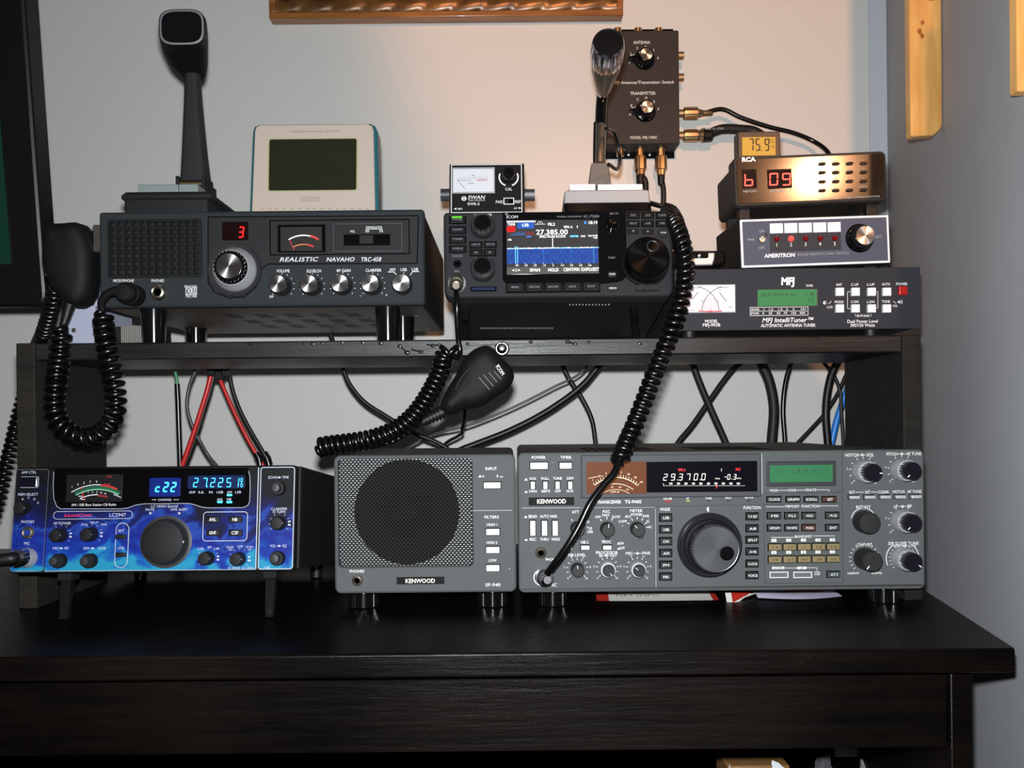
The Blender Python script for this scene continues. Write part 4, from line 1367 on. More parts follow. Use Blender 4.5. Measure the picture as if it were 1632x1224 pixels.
D.texts(m, [('REFLECTED', 1102, 459.5, 2.4, 22), ('FORWARD', 1151, 458.5, 2.4, 20), ('SWR', 1120, 480, 2.2, 6), ('1.5', 1127, 477, 2, 4), ('2', 1137, 477, 2, 2), ('3', 1143, 481, 2, 2), ('MFJ', 1163, 490, 2.4, 6), ('200', 1113, 457.5, 2.2, 6), ('20', 1146, 463, 2.2, 4)], blk, y=yy)
D.line(m, [(1090, 494.5), (1108, 495.5)], .6, blk, y=yy)
D.part(m, 'cross_needle_meter')
m = MB()
lcdg = mat('green_backlit_lcd', (18, 50, 30), .4, spec=.2, emit=(60, 142, 84), es=.8)
D.slab(m, 1206.5, 461.5, 1303, 488, -.0008, .001, mat('lcd_edge_dark', (40, 70, 50), .4), .5, .0002)
D.slab(m, 1207.5, 462.5, 1301, 487, -.0012, 0, lcdg, .5, .0002)
ink = mat('lcd_ink', (6, 26, 26), .6, emit=(8, 58, 50), es=.4)
D.texts(m, [('26.915MHz', 1234, 470, 5.4, 46), ('Lw', 1264, 469.5, 5, 8), ('1.8', 1290, 469, 5.4, 13), ('12', 1292, 479, 5, 8)], ink, y=-.0015, bold=.0)
D.part(m, 'lcd')
for px, st in ((1337, 'ANT'), (1362, 'C-UP'), (1387.6, 'L-UP'), (1411.8, 'AUTO')): D.button(px - 6.5, 459.2, px + 6.5, 472.2, .004, grey_key, .8)
for px in (1337, 1362, 1387.6, 1411.8): D.button(px - 6.5, 485.7, px + 6.5, 498.7, .004, grey_key, .8)
D.button(1430.5, 457, 1444, 470.5, .004, mat('red_key', (140, 8, 10), .35, emit=(150, 0, 5), es=.25), .8, label='red power button')
m = MB()
D.texts(m, [('ANT', 1337, 453.7, 4, 9.5), ('C-UP', 1362, 453.7, 4, 12), ('L-UP', 1387.6, 453.5, 4, 12), ('AUTO', 1411.8, 453, 4, 13), ('POWER', 1437, 452.6, 4, 18), ('MODE', 1337, 481.3, 4, 14), ('C-DN', 1362, 481, 4, 12), ('L-DN', 1387.6, 481, 4, 12), ('TUNE', 1411.8, 480.6, 4, 13),
            ('BYPASS', 1375.5, 503.4, 3.6, 20), ('LCD', 1322.5, 489.5, 3.4, 9), ('VOL', 1426.5, 487.5, 3.4, 8), ('SWR', 1290, 455.3, 3.6, 11), ('300/150 Watts', 1374.5, 518.2, 5, 39), ('Dual Power Level', 1374.5, 512, 5, 48.5)], white, bold=.008)
D.texts(m, [('MODEL', 1133.9, 512, 4.8, 20.5), ('MFJ-993B', 1133.9, 518, 4.8, 28), ('AUTOMATIC ANTENNA TUNER', 1256, 518.6, 4.9, 87)], white, bold=.012)
D.text(m, 'MFJ', 1255.6, 448.2, 11, white, 21.5, bold=.05, shear=.05)
D.text(m, 'MFJ IntelliTuner™', 1255.6, 510, 7, white, 82, shear=.22, bold=.012)
D.frame(m, 1195, 489.6, 1288, 502.6, .7, -.0003, white); D.line(m, [(1195, 496), (1288, 495.7)], .6, white)
D.texts(m, [('SWR   1   1.2    1.5   2    3     10+', 1241, 493, 3.2, 88), ('PWR   0    25    50   75   150   300', 1240, 499.2, 3.2, 86)], white, bold=.01)
D.line(m, [(1355, 465), (1350.5, 465), (1350.5, 492), (1355, 492)], .6, white); D.line(m, [(1394.5, 465), (1399, 465), (1399, 491), (1394.5, 491)], .6, white)
D.line(m, [(1363, 500.5), (1363, 504.5)], .6, white); D.line(m, [(1388, 500.5), (1388, 504.5)], .6, white)
x, z = D.P(1314.5, 482.5); m.ring(ellipse(x, z, 2.8 * D.k, 2.8 * D.k, 20), .5 * D.k, -.0003, white); m.arc(x, z, 0, 2.4 * D.k, 180, 360, -.0004, white, 10)
D.line(m, [(1320, 484.5), (1325, 480.5), (1323, 480.3)], .6, white); D.line(m, [(1423, 480), (1428, 483.5)], .6, white)
x, z = D.P(1432.5, 481.3); k = D.k
m.poly([(x - 2 * k, z - 1 * k), (x - 2 * k, z + 1 * k), (x - .6 * k, z + 1 * k), (x + 1.4 * k, z + 3 * k), (x + 1.4 * k, z - 3 * k), (x - .6 * k, z - 1 * k)], -.0003, white)
for r in (3.2, 5): m.arc(x, z, r * k, (r + .6) * k, 50, 130, -.0003, white, 8)
D.part(m, 'lettering')
TTOP = o.z + TH

# ================================================================== remote coax switch controller
o = pt(1298.5, 420.5, .889); o.z = TTOP + .0024
D = Dev('coax_switch_controller', 'black box with white-bordered blue-grey panel, red lamps and silver knob, on the antenna tuner', 'switch box', o, ry=-1.9, rz=2.5)
bp = mat('blue_grey_panel', (66, 69, 82), .75, spec=.3)
a, b = D.P(1180.5, 424), D.P(1416, 342)
z0 = .0008
b = (b[0], D.P(1300, 344.5)[1])
m = MB(); m.box((a[0], .0005, z0), (b[0], .085, b[1]), casebk); D.part(m, 'case', bevel=.002)
m = MB(); m.slab(a[0] + .0008, z0 + .0012, b[0] - .0008, b[1] - .0015, -.0012, .0004, white, .001, .0003)
c = .0026
m.slab(a[0] + c + .0005, z0 + c + .0008, b[0] - c - .0005, b[1] - c - .0012, -.0015, 0, bp, .0005, .0002)
D.part(m, 'faceplate')
m = MB()
D.slab(m, 1225.5, 373.5, 1339.5, 398.5, -.0018, 0, mat('dark_grey_strip', (44, 43, 47), .75, spec=.3), .3, .0001)
D.part(m, 'lamp_strip')
for i in range(5):
    m = MB(); x0 = 1225.8 + i * 22.95
    D.slab(m, x0, 357 - i * .5, x0 + 21.4, 372 - i * .5, -.0020, 0, grey_key, .3, .0002); D.part(m, 'label_card')
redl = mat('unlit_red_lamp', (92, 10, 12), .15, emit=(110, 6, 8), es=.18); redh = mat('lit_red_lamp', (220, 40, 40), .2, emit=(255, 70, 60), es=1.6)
for i, px in enumerate((1236.8, 1259.5, 1282.7, 1305.8, 1329.3)):
    x, z = D.P(px, 381.5 - i * .3); m = MB(); r = 4.6 * D.k
    m.lathe(x, z, [(-.0052, r * .15), (-.0048, r * .6), (-.0036, r * .9), (-.0022, r), (0, r)], redh if i == 1 else redl, 20)
    D.part(m, 'indicator_lamp', label='lit red lamp' if i == 1 else None)
m = MB(); x, z = D.P(1213, 382)
m.lathe(x, z, [(-.004, .0022), (-.0042, .0034), (-.0020, .0042), (0, .0044)], nickel, 20)
m.tube([(x, -.003, z), (x + .0008, -.009, z + .0018), (x + .0012, -.012, z + .003)], lambda t: .0010 + .0007 * t, chrome, 10)
D.part(m, 'toggle_switch')
D.knob(1369, 380, 18.5, .014, gloss_black, cap=spun, ptr=black_pl, pang=5, flute=(24, .0005), capr=.82, taper=.9, skirt=gloss_black, pl=(.62, .86), pw=.06, yb=-.001)
m = MB()
for i, px in enumerate((1237, 1259.5, 1282.7, 1305.6, 1329)): D.text(m, str(i + 1), px, 391 - i * .5, 5.6, white, y=-.0021)
D.texts(m, [('ON', 1213, 369, 4, 8), ('OFF', 1213, 395.4, 4, 9.5), ('PWR', 1196.6, 382.6, 4, 11), ('SELECT', 1396.7, 378, 4.2, 16)], dimwhite, y=-.0018)
D.text(m, 'AMERITRON', 1241.5, 407.6, 5.6, white, 50, y=-.0018, shear=.1, bold=.035)
D.text(m, 'RCS-8V REMOTE COAX SWITCH', 1311, 405, 4, dimwhite, 82, y=-.0018, spacing=1.15)
D.part(m, 'lettering')
for px, h_ in ((1392, .0056), (1212, .0006)):
    for y in (.012, .07):
        xx = D.P(px, 420)[0]; m = MB(); m.box((xx - .007, y - .005, -h_), (xx + .007, y + .005, z0 + .001), rubber); D.part(m, 'foot', bevel=.0006)
CTOP = o.z + b[1]

# ================================================================== antenna rotator controller
o = pt(1292, 333, .893); o.z = CTOP + .0040
D = Dev('rotator_controller', 'brown-black antenna rotator controller with red digits 6 and 09, topmost of the right stack', 'rotator controller', o, ry=-1.9, rz=0)
rc = mat('dark_brown_plastic', (34, 30, 27), .65, spec=.35, bump=(700, .08))
smoke = mat('smoked_brown_acrylic', (34, 23, 14), .5, spec=.06, coat=.9, coat_r=.125)
a, b = D.P(1171, 330.5), D.P(1413, 239.5)
x0, z0, x1, z1 = a[0], max(a[1], .0), b[0], b[1]
m = MB()
def rr3(x0, z0, x1, z1, y, r): return [(x, y, z) for x, z in rrect(x0, z0, x1, z1, r, 5)]
m.loft([rr3(x0 + .0015, z0 + .0015, x1 - .0015, z1 - .0015, 0, .005), rr3(x0, z0, x1, z1, .003, .006), rr3(x0, z0, x1, z1, .018, .006), rr3(x0 + .003, z0 + .0005, x1 - .003, z1 - .004, .022, .006), rr3(x0 + .001, z0 + .0005, x1 - .001, z1 - .006, .072, .006)], rc)
D.part(m, 'case')
m = MB()
q = .0033
m.slab(x0 + q, z0 + q, x1 - q, z1 - q, -.0008, .001, smoke, .003, .0004)
D.part(m, 'front_window')
for px in (1190, 1395):
    xx = D.P(px, 330)[0]
    for y in (.012, .06):
        m = MB(); m.box((xx - .006, y - .004, -.0034), (xx + .006, y + .006, z0 + .002), rubber); D.part(m, 'foot', bevel=.0008)
m = MB()
rd = mat('red_display_digit', (210, 40, 40), .4, emit=(255, 84, 66), es=1.9)
rdo = mat('dark_red_segment', (56, 12, 10), .4)
for px, st in ((1185.8, '6'), (1225.6, '0'), (1245.8, '9')):
    x, z = D.P(px, 287.5 if st == '6' else 286.5)
    m.seg7(st, x, z, 14 * D.k, 20 * D.k, rd, -.0012, t=.11, slant=.06, off=None)
for (p0, p1) in ((1182, 1206), (1222, 1262)): 
    D.quad(m, p0, 271, p1, 300, -.0010, mat('display_window', (22, 8, 7), .6, spec=.1))
D.part(m, 'readout')
rb = mat('brown_black_key', (20, 12, 8), .5, spec=.3)
lets = 'ABCDEFGHIJKLMNO'
m_l = MB()
for r_ in range(4):
    for c_ in range(4):
        px = (1309.5, 1331.3, 1353.2, 1375.5)[c_]; py = (261.8, 275.8, 290.2, 304.3)[r_] - c_ * .25
        m = MB(); xx, zz = D.P(px, py); k = D.k
        m.prism(rrect(xx - 5.7 * k, zz - 2.4 * k, xx + 5.7 * k, zz + 2.4 * k, 2.4 * k, 5), -.0026, 0, rb, .0006)
        D.part(m, 'push_button')
        i = r_ * 4 + c_
        D.text(m_l, lets[i] if i < 15 else 'MEMORY', px, py - 5.6, 3, dimwhite, None if i < 15 else 15, y=-.0011)
m = m_l
D.text(m, 'RCA', 1193, 254.6, 6.4, white, 22, y=-.0011, bold=.05)
D.texts(m, [('MEMORY', 1195.5, 305.4, 3.4, 23), ('DEGREES X 10', 1243.5, 304.4, 3.4, 34), ('REMOTE PROGRAMMABLE ANTENNA ROTATOR', 1353, 315.2, 2.6, 97)], dimwhite, y=-.0011, bold=.01)
D.part(m, 'lettering')
RTOP = o.z + z1 - .006

# ================================================================== small thermometer standing behind on the rotator controller
o = pt(1209, 243, .945); o.z = RTOP + .0003
D = Dev('digital_thermometer', 'tiny black digital thermometer with amber screen standing on the rotator controller', 'thermometer', o)
a, b = D.P(1176, 243), D.P(1243.5, 209)
zb_ = 0
m = MB(); m.slab(a[0], zb_, b[0], b[1], 0, .016, mat('thermometer_case', (26, 25, 27), .4), .0012, .001); D.part(m, 'case')
m = MB()
D.slab(m, 1182.5, 219, 1236, 247.5, -.0006, .001, mat('amber_lcd', (60, 42, 8), .4, emit=(204, 152, 44), es=.95), .3, .0001)
ink2 = mat('amber_lcd_ink', (30, 22, 6), .5)
for px, st in ((1193, '7'), (1203.5, '5'), (1218, '9')):
    x, z = D.P(px, 231); m.seg7(st, x, z, 8 * D.k, 20 * D.k, ink2, -.0009, t=.11, slant=.03)
x, z = D.P(1213.5, 240.5); m.quad(x - .0006, z - .0006, x + .0006, z + .0006, -.0009, ink2)
D.texts(m, [('°F', 1231, 235, 5.5, 7), ('HOLD', 1230.5, 223, 2.6, 8), ('MAX', 1230.5, 227, 2.4, 7)], ink2, y=-.0009)
D.part(m, 'lcd')

# ================================================================== little silver and black gadget on the tuner
o = pt(1122, 425, .895); o.z = TTOP + .0003
D = Dev('pocket_lamp', 'small black and silver pocket lamp lying on the antenna tuner beside the switch box', 'lamp', o)
m = MB()
pl = [D.P(*p) for p in ((1068, 424), (1150, 424), (1157, 418), (1158, 404), (1152, 398.5), (1068, 398.5))]
pl = [(x, max(z, .0)) for x, z in pl]
m.prism(pl, .001, .05, gloss_black, .003); D.part(m, 'body')
m = MB()
pl = [D.P(*p) for p in ((1097, 423.5), (1135, 422.5), (1138, 414), (1139, 403), (1097, 403))]
m.prism([(x, max(z, .0008)) for x, z in pl], -.0015, .003, mat('satin_silver_front', (185, 186, 190), .35, .5), .0012); D.part(m, 'front_plate')
m = MB(); D.slab(m, 1100, 402.5, 1128.5, 412, -.003, 0, gloss_black, 3, .0008); x, z = D.P(1113.5, 408)
m.lathe(x, z, [(-.0055, .0006), (-.005, .0018), (-.003, .0024), (-.001, .0025)], chrome, 20); D.part(m, 'lens_window')

# ================================================================== antenna switch on the back wall
AWY = WALL - .045
o = pt(1025, 140, AWY)
D = Dev('antenna_switch', 'black rectangular antenna switch box with two silver knobs fixed to the back wall', 'antenna switch', o)
ab = mat('brown_black_box', (34, 30, 29), .65, spec=.4, bump=(900, .08))
a, b = D.P(967, 230), D.P(1081.5, 48)
wb_ = WALL - .0004 - AWY
m = MB(); m.box((a[0], 0, a[1]), (b[0], wb_ - .003, b[1]), ab); D.part(m, 'box', bevel=.0015)
m = MB(); p, q = D.P(961, 253, wb_ - .003), D.P(1073, 46, wb_ - .003); m.box((p[0], wb_ - .0026, p[1]), (q[0], wb_, q[1]), gloss_black); D.part(m, 'mounting_plate')
for px, py in ((1002, 246), (1036, 246), (965.5, 210)):
    m = MB(); x, z = D.P(px, py, wb_ - .003); m.lathe(x, z, [(-.0015, .0008), (-.001, .0022), (0, .0026)], steel, 12, y0=wb_ - .0027); D.part(m, 'screw')
yc = wb_ * .45
def so239(px, py, dx, dz, L=.0115, r=.0075):
    mm = MB()
    x, z = D.P(px, py, 0)
    ang = math.atan2(dx, dz)
    # local -y axis of the lathe turned to the given direction in x-z
    d = Vector((dx, 0, dz)); M3 = at(Vector((x, yc, z)), d) if abs(dz) < .9 else Matrix.Translation((x, yc, z)) @ Matrix.Rotation(-PI / 2 if dz > 0 else PI / 2, 4, 'X')
    mm.T = M3
    mm.lathe(0, 0, [(-L, r * .55), (-L, r * .8), (-L * .2, r * .8), (-L * .2, r), (.001, r)], brass, 24, flute=(16, .0003))
    D.part(mm, 'coax_socket')
for px in (987, 1020, 1053): so239(px, 48, 0, 1)
for py in (79.5, 115, 173, 209): so239(1081.5, py, 1, 0)
for px in (991, 1023.5, 1057): so239(px, 230, 0, -1)
for px, py in ((1027, 95), (1028.5, 178)):
    D.knob(px, py, 13, .019, gloss_black, cap=spun, ptr=white, pang=-80, flute=None, capr=.74, taper=.92, skirt=gloss_black, pl=(.78, .98), pw=.12)
    m = MB(); x, z = D.P(px, py); k = D.k
    m.prism([(x - 26 * k, z + 1.5 * k), (x - 26 * k, z - .5 * k), (x - 6 * k, z - 11 * k), (x + 3 * k, z - 3 * k), (x - 3 * k, z + 8 * k)], -.011, 0, gloss_black, .002)
    m.line([(x - 24 * k, z + 1 * k), (x - 17 * k, z + 3.2 * k)], .8 * k, -.0113, white)
    D.part(m, 'knob_pointer')
m = MB()
def ring_letters(px, py, r, chars, a0, a1, h):
    n = len(chars)
    for i, c in enumerate(chars):
        t = math.radians(a0 + (a1 - a0) * i / (n - 1))
        D.text(m, c, px + r * math.sin(t), py - r * math.cos(t), h, white)
ring_letters(1026, 97, 23, '1 2 3 4 5 6'.split(), -98, 78, 4); ring_letters(1027, 179, 23, 'A B C D E F'.split(), -98, 78, 4)
D.texts(m, [('ANTENNA', 1022.8, 67.8, 4.8, 27), ('TRANSMITTER', 1024.6, 148.8, 4.8, 40.5), ('MODEL MFJ-1700C', 1026, 219.3, 4.2, 43)], white, bold=.008)
D.text(m, 'MFJ Antenna/Transmitter Switch', 1025, 131.3, 4.6, white, 98, shear=.22, bold=.008)
D.part(m, 'lettering')
asw = D

# coax leads of the antenna switch
def coax(name, label, pts, r, plugdir, plug, cat='cable', group=None, plugmat=brass, txt=None, plen=.030, pr=.0096, col=cordm):
    """pts: world points starting at the plug's socket"""
    e = empty(name, pts[0]); tag(e, label, cat, group)
    I = Matrix.Translation(-Vector(pts[0]))
    P = spline([I @ Vector(p) for p in pts], 10)
    mm = MB(); mm.tube(P, r, col, 12); mm.build('lead', e)
    if plug:
        d = Vector(plugdir)
        mm = MB(); mm.T = (at(Vector((0, 0, 0)), d) if abs(d.z) < .9 else Matrix.Rotation(PI / 2 if d.z < 0 else -PI / 2, 4, 'X'))
        mm.lathe(0, 0, [(-plen, r * 1.1), (-plen * .95, r * 1.5), (-plen * .7, pr * .72), (-plen * .68, pr), (-plen * .1, pr), (0, pr * .95)], plugmat, 32, flute=(18, .0004)); mm.build('plug', e)
        mm = MB(); mm.T = (at(d * plen, d) if abs(d.z) < .9 else Matrix.Translation(d * plen) @ Matrix.Rotation(PI / 2 if d.z < 0 else -PI / 2, 4, 'X'))
        mm.lathe(0, 0, [(-.014, r * 1.02), (-.012, r * 1.25), (0, r * 1.35)], plugmat if r < .004 else rubber, 20); mm.build('strain_relief', e)
    return e
coaxm = mat('coax_jacket', (20, 20, 21), .55, spec=.3)
ya = AWY + yc
xo = lambda px, py, Y=ya: tuple(pt(px, py, Y))
rx_ = asw.M @ Vector((asw.P(1081.5, 173)[0] + .0122, yc, asw.P(1081.5, 173)[1]))
coax('coax_lead', 'thin black coax lead arching from antenna switch down behind the rotator controller', [rx_, rx_ + Vector((.03, 0, .0005)), xo(1150, 174), xo(1180, 187), xo(1225, 202), xo(1268, 213), xo(1298, 226), xo(1318, 241, 1.26), xo(1328, 262, 1.25), xo(1325, 330, 1.22), xo(1300, 440, 1.2), xo(1275, 535, 1.19), xo(1266, 565, 1.19), xo(1254, 600, 1.19), xo(1248, 645, 1.19), xo(1251, 704, 1.19), xo(1254, 780, 1.19), xo(1256, 876, 1.19)], .0034, (1, 0, 0), True)
rx_ = asw.M @ Vector((asw.P(1081.5, 209)[0] + .0122, yc, asw.P(1081.5, 209)[1]))
ck = coax('coax_lead', 'thick black coax lead with white print, from lowest right socket of the antenna switch', [rx_, rx_ + Vector((.03, 0, 0)), xo(1150, 206), xo(1180, 206.5), xo(1200, 209), xo(1218, 220, 1.27), xo(1236, 250, 1.26), xo(1238, 330, 1.24), xo(1215, 440, 1.21), xo(1200, 535, 1.2), xo(1208, 568, 1.2), xo(1225, 605, 1.2), xo(1233, 645, 1.2), xo(1230, 704, 1.2), xo(1228, 780, 1.2), xo(1227, 873, 1.2)], .0074, (1, 0, 0), True, col=coaxm)
m = MB(); p = pt(1137, 204.6, ya - .0078) - Vector(rx_); m.text('Made in USA', p.x, p.z, .0036, dimwhite, .032, y=p.y, bold=.01); m.build('lettering', ck)
rx_ = asw.M @ Vector((asw.P(1023.5, 230)[0], yc, asw.P(1023.5, 230)[1] - .0122))
coax('coax_lead', 'black coax lead hanging from the middle bottom socket of the antenna switch', [rx_, rx_ + Vector((0, 0, -.03)), xo(1026, 285), xo(1029, 305), xo(1034, 340, 1.25), xo(1060, 440, 1.2), xo(1090, 540, 1.19), xo(1101, 572, 1.19), xo(1120, 622, 1.19), xo(1140, 668, 1.19), xo(1156, 704, 1.19), xo(1180, 780, 1.19), xo(1195, 876, 1.19)], .0050, (0, 0, -1), True, col=coaxm)
rx_ = asw.M @ Vector((asw.P(1057, 230)[0], yc, asw.P(1057, 230)[1] - .0122))
coax('coax_lead', 'black coax lead hanging from the right bottom socket of the antenna switch', [rx_, rx_ + Vector((0, 0, -.03)), xo(1057, 300), xo(1057, 340), xo(1060, 372, 1.25), xo(1120, 440, 1.25), xo(1190, 530, 1.24), xo(1193, 562, 1.24), xo(1165, 592, 1.235), xo(1130, 640, 1.23), xo(1102, 680, 1.225), xo(1082, 704, 1.22), xo(1050, 780, 1.22), xo(1040, 867, 1.22)], .0042, (0, 0, -1), True, col=coaxm)
# ================================================================== large grey HF transceiver (lower right)
KY = .825
o = pt(1150, 942, KY)
D = Dev('base_transceiver', 'wide grey base transceiver with orange meter and large central dial, right on the desk', 'radio', o, rz=-.0)
kw = mat('dark_grey_panel', (72, 74.5, 75.5), .78, spec=.3, bump=(1000, .06))
kw2 = mat('grey_lower_panel', (74, 75, 78), .5, bump=(1000, .06))
kcase = mat('grey_case_metal', (74, 73, 72), .7, spec=.35, bump=(500, .15))
kline = mat('panel_groove', (30, 31, 33), .6)
klite = mat('panel_light_edge', (150, 152, 155), .4)
kk_ = mat('charcoal_key', (28, 29, 30), .5, spec=.3)
kw_key = grey_key
kn = mat('charcoal_knob', (28, 29, 30), .6, spec=.3)
knp = mat('violet_black_knob', (18, 16, 24), .2)
a, b = D.P(827, 945), D.P(1473, 716)
KX0, KX1, KZ0, KZ1 = a[0], b[0], .0, b[1]
off = a[1]
base = DESK - o.z
m = MB(); m.prism(rrect(KX0, off, KX1, KZ1, .006, 6), 0, .018, kw, .0018); D.part(m, 'front_panel')
m = MB(); m.slab(KX0 + .0015, off + .001, .4022 - o.x, KZ1 - .0005, .0182, .350, kcase, .006); case = D.part(m, 'case')
m = MB()
for i in range(9):
    x = KX0 + .075 + i * .009
    m.box((x, .06, KZ1 - .0006), (x + .004, .16, KZ1 - .0002), hole); m.box((x + .12, .06, KZ1 - .0006), (x + .124, .16, KZ1 - .0002), hole)
m.build('vent_slots', case)
for px in (933, 1021):
    m = MB(); p = Vector((D.P(px, 710)[0], .20, KZ1 - .0006)); m.T = Matrix.Translation(p) @ Matrix.Rotation(-PI / 2, 4, 'X').inverted(); m.lathe(0, 0, [(-.0022, .001), (-.0018, .0028), (0, .0034)], steel, 14); m.build('screw', case)
def foot(px, y=.03, r=.0150):
    x = D.P(px, 945, y)[0]
    m = MB(); m.T = Matrix.Translation((x, y, off + .001)) @ Matrix.Rotation(-PI / 2, 4, 'X')
    h = off + .001 - base - .0002
    m.lathe(0, 0, [(0, r * .92), (h * .28, r * .92), (h * .30, r)], gloss_black, 80, cap1=False)
    m.lathe(0, 0, [(h * .30, r), (h - .001, r), (h, r * .93)], gloss_black, 120, flute=(30, .0007), cap0=False)
    D.part(m, 'foot')
foot(881); foot(1408); foot(893, .30); foot(1396, .30)
g = MB()
# panel grooves and edges
D.frame(g, 829.5, 722.5, 924, 807.5, .9, -.0003, kline, 2); D.line(g, [(832, 809.5), (1044, 808.5)], .7, klite)
D.line(g, [(1044.5, 811), (1045.5, 936)], .8, klite, y=-.0003); D.line(g, [(829, 939.5), (1470, 932.5)], 3.2, kline, y=-.0002)
D.line(g, [(925, 808.6), (1213, 804.5)], 1, kline); D.line(g, [(925, 792.5), (1213, 788.5)], .8, kline)
D.line(g, [(1213.8, 723), (1214.5, 787)], 1.4, klite); D.line(g, [(1216, 787), (1341, 784.5)], .8, kline); D.line(g, [(1342, 714), (1342.5, 800)], .8, kline)
D.frame(g, 1216.8, 803.5, 1344, 929, .8, -.0002, kline, 1)
D.line(g, [(1217, 719), (1341, 717)], .6, kline)
D.part(g, 'panel_seams')
# window
m = MB(); D.slab(m, 925.6, 725, 1213, 791.5, -.0022, .001, mat('bezel_grey', (58, 60, 63), .6, spec=.3), 1, .0012); D.part(m, 'display_bezel')
m = MB()
mo = bpy.data.materials.new('amber_meter_card'); mo.use_nodes = True
bs = mo.node_tree.nodes['Principled BSDF']
om = mat('amber_meter_glow', (44, 24, 10), .5, spec=.1, emit=(118, 62, 28), es=.85)
D.slab(m, 934, 736.5, 1030, 786.5, -.0026, .0, om, .3, .0001)
D.slab(m, 1029.5, 736, 1206, 783, -.0026, .0, mat('display_glass', (10, 9, 16), .12), .3, .0001)
D.part(m, 'display_window')
m = MB()
ltm = mat('pale_amber_print', (220, 200, 170), .5, emit=(150, 120, 90), es=.5)
y5 = -.0030
D.arc(m, 981, 812, 51, 52, -40, 42, ltm, y=y5); D.ticks(m, 981, 812, 52, 56, -40, 42, 18, .7, ltm, y=y5)
D.arc(m, 981, 816, 45, 45.8, -36, 38, ltm, y=y5); D.arc(m, 981, 818, 38, 38.6, -34, 34, ltm, y=y5)
for i, st in enumerate(('1', '3', '5', '7', '9', '20', '40', '60')):
    t = math.radians(-38 + i * 11.5); D.text(m, st, 981 + 60 * math.sin(t), 812 - 60 * math.cos(t), 3, ltm, y=y5)
for i, st in enumerate(('0', '50', '100', '150')):
    t = math.radians(-25 + i * 17); D.text(m, st, 981 + 41.5 * math.sin(t), 817 - 41.5 * math.cos(t), 2.4, ltm, y=y5)
D.text(m, 'COMP dB', 979, 783.5, 2.8, ltm, 14, y=y5); D.line(m, [(937, 762), (960, 758)], .6, ltm, y=y5)
D.part(m, 'signal_meter')
m = MB()
fd = mat('pale_display_digit', (190, 190, 180), .4, emit=(205, 205, 190), es=.9)
fr_ = mat('red_display_mark', (180, 20, 30), .4, emit=(225, 24, 34), es=.9)
px = 1056.5
for ch in '29.370.0':
    if ch == '.':
        x, z = D.P(px - 2.6, 765); m.quad(x, z, x + .0008, z + .0008, y5, fd); continue
    x, z = D.P(px, 760.3 - (px - 1056) * .01); m.seg7(ch, x, z, 6.2 * D.k, 10.8 * D.k, fd, y5, t=.10, slant=.14); px += 12.1
for ch, px in (('-', 1153), ('0', 1158), ('3', 1167.5)):
    x, z = D.P(px, 759.8); m.seg7(ch, x, z, 4.6 * D.k, 8.6 * D.k, fd, y5, t=.11, slant=.14)
x, z = D.P(1164.6, 763.5); m.quad(x, z, x + .0007, z + .0007, y5, fd)
x, z = D.P(1145.5, 748.6); m.seg7('1', x, z, 3.5 * D.k, 5 * D.k, fd, y5, t=.16)
D.texts(m, [('MHz', 1142.5, 762.4, 2.4, 7), ('kHz', 1176.5, 762, 2.4, 7)], fd, y=y5)
D.text(m, 'VFO A', 1085.6, 748.6, 4, fr_, 12, y=y5, bold=.02); D.text(m, 'M.S', 1175, 747.5, 4, fr_, 7, y=y5, bold=.03)
D.ticks(m, 1, 1, 0, .01, 0, 1, 1, .01, fd)
for i in range(11):
    pxx = 1056.5 + i * 11.9
    D.line(m, [(pxx, 772.6), (pxx, 770)], .6, fd, y=y5)
    if i: D.text(m, str(i * 10), pxx, 770.2, 2.8, fd, 5, y=y5, bold=.03)
    for j in range(5): D.line(m, [(pxx + j * 2.38, 774.4), (pxx + j * 2.38, 773)], .6, fd, y=y5)
D.line(m, [(1141, 778), (1141, 772.5)], 1.2, fr_, y=y5)
D.part(m, 'frequency_readout')
# key switches upper left
D.button(844.8, 737, 873, 747.4, .004, kw_key, .6, well=hole); D.button(891.5, 737.3, 911, 746.8, .004, kw_key, .6, well=hole)
for px in (849, 869, 888.5, 908.5): D.button(px - 3.5, 767.2, px + 3.5, 779.3, .004, kw_key, .5, well=hole, name='rocker_switch')
m = MB(); D.slab(m, 842.6, 793, 915, 804.8, -.0012, .001, mat('black_badge', (8, 8, 9), .65, spec=.15), .3, .0003); D.text(m, 'KENWOOD', 879, 798.8, 6.6, mat('ivory_print', (215, 208, 196), .4), 46, y=-.0014, bold=.02); D.part(m, 'nameplate')
for px in (849, 867.6, 884.6): D.button(px - 4.4, 829.5, px + 4.4, 853, .005, kw_key, .5, well=hole, name='rocker_switch')
D.knob(920, 842, 11.5, .013, kn, flute=(26, .0004), ptr=white, pang=-10, pw=.08); D.knob(967.3, 842.5, 11.5, .013, kn, flute=(26, .0004), ptr=white, pang=3, pw=.08); D.knob(1015, 842.5, 11.5, .013, kn, flute=(26, .0004), ptr=white, pang=-38, pw=.08)
m = MB()
for px, py in ((922, 856), (967.5, 856.5), (1020, 855)):
    x, z = D.P(px, py); m.slab(x - .0022, z - .0012, x + .0022, z + .0014, -.006, 0, kn, .0006, .0004)
    D.part(m, 'knob_lever'); m = MB()
for px, w in ((906, 6), (932.5, 6.8), (967.3, 6.8)): D.button(px - w, 869, px + w, 875.5, .004, kw_key, .5, well=hole)
D.jack(862, 880.6, 9.5, nickel, hole, 'phones_jack', .005)
x, z = D.P(862.6, 918.5); k = D.k
m = MB(); m.lathe(x, z, [(-.002, 9 * k), (-.0075, 11 * k), (-.0075, 13 * k), (-.003, 14.8 * k), (.0005, 15 * k)], bright, 40); D.part(m, 'microphone_socket')
D.knob(920, 907, 10.8, .012, kn, flute=(26, .0004), ptr=white, pang=-8, pw=.09)
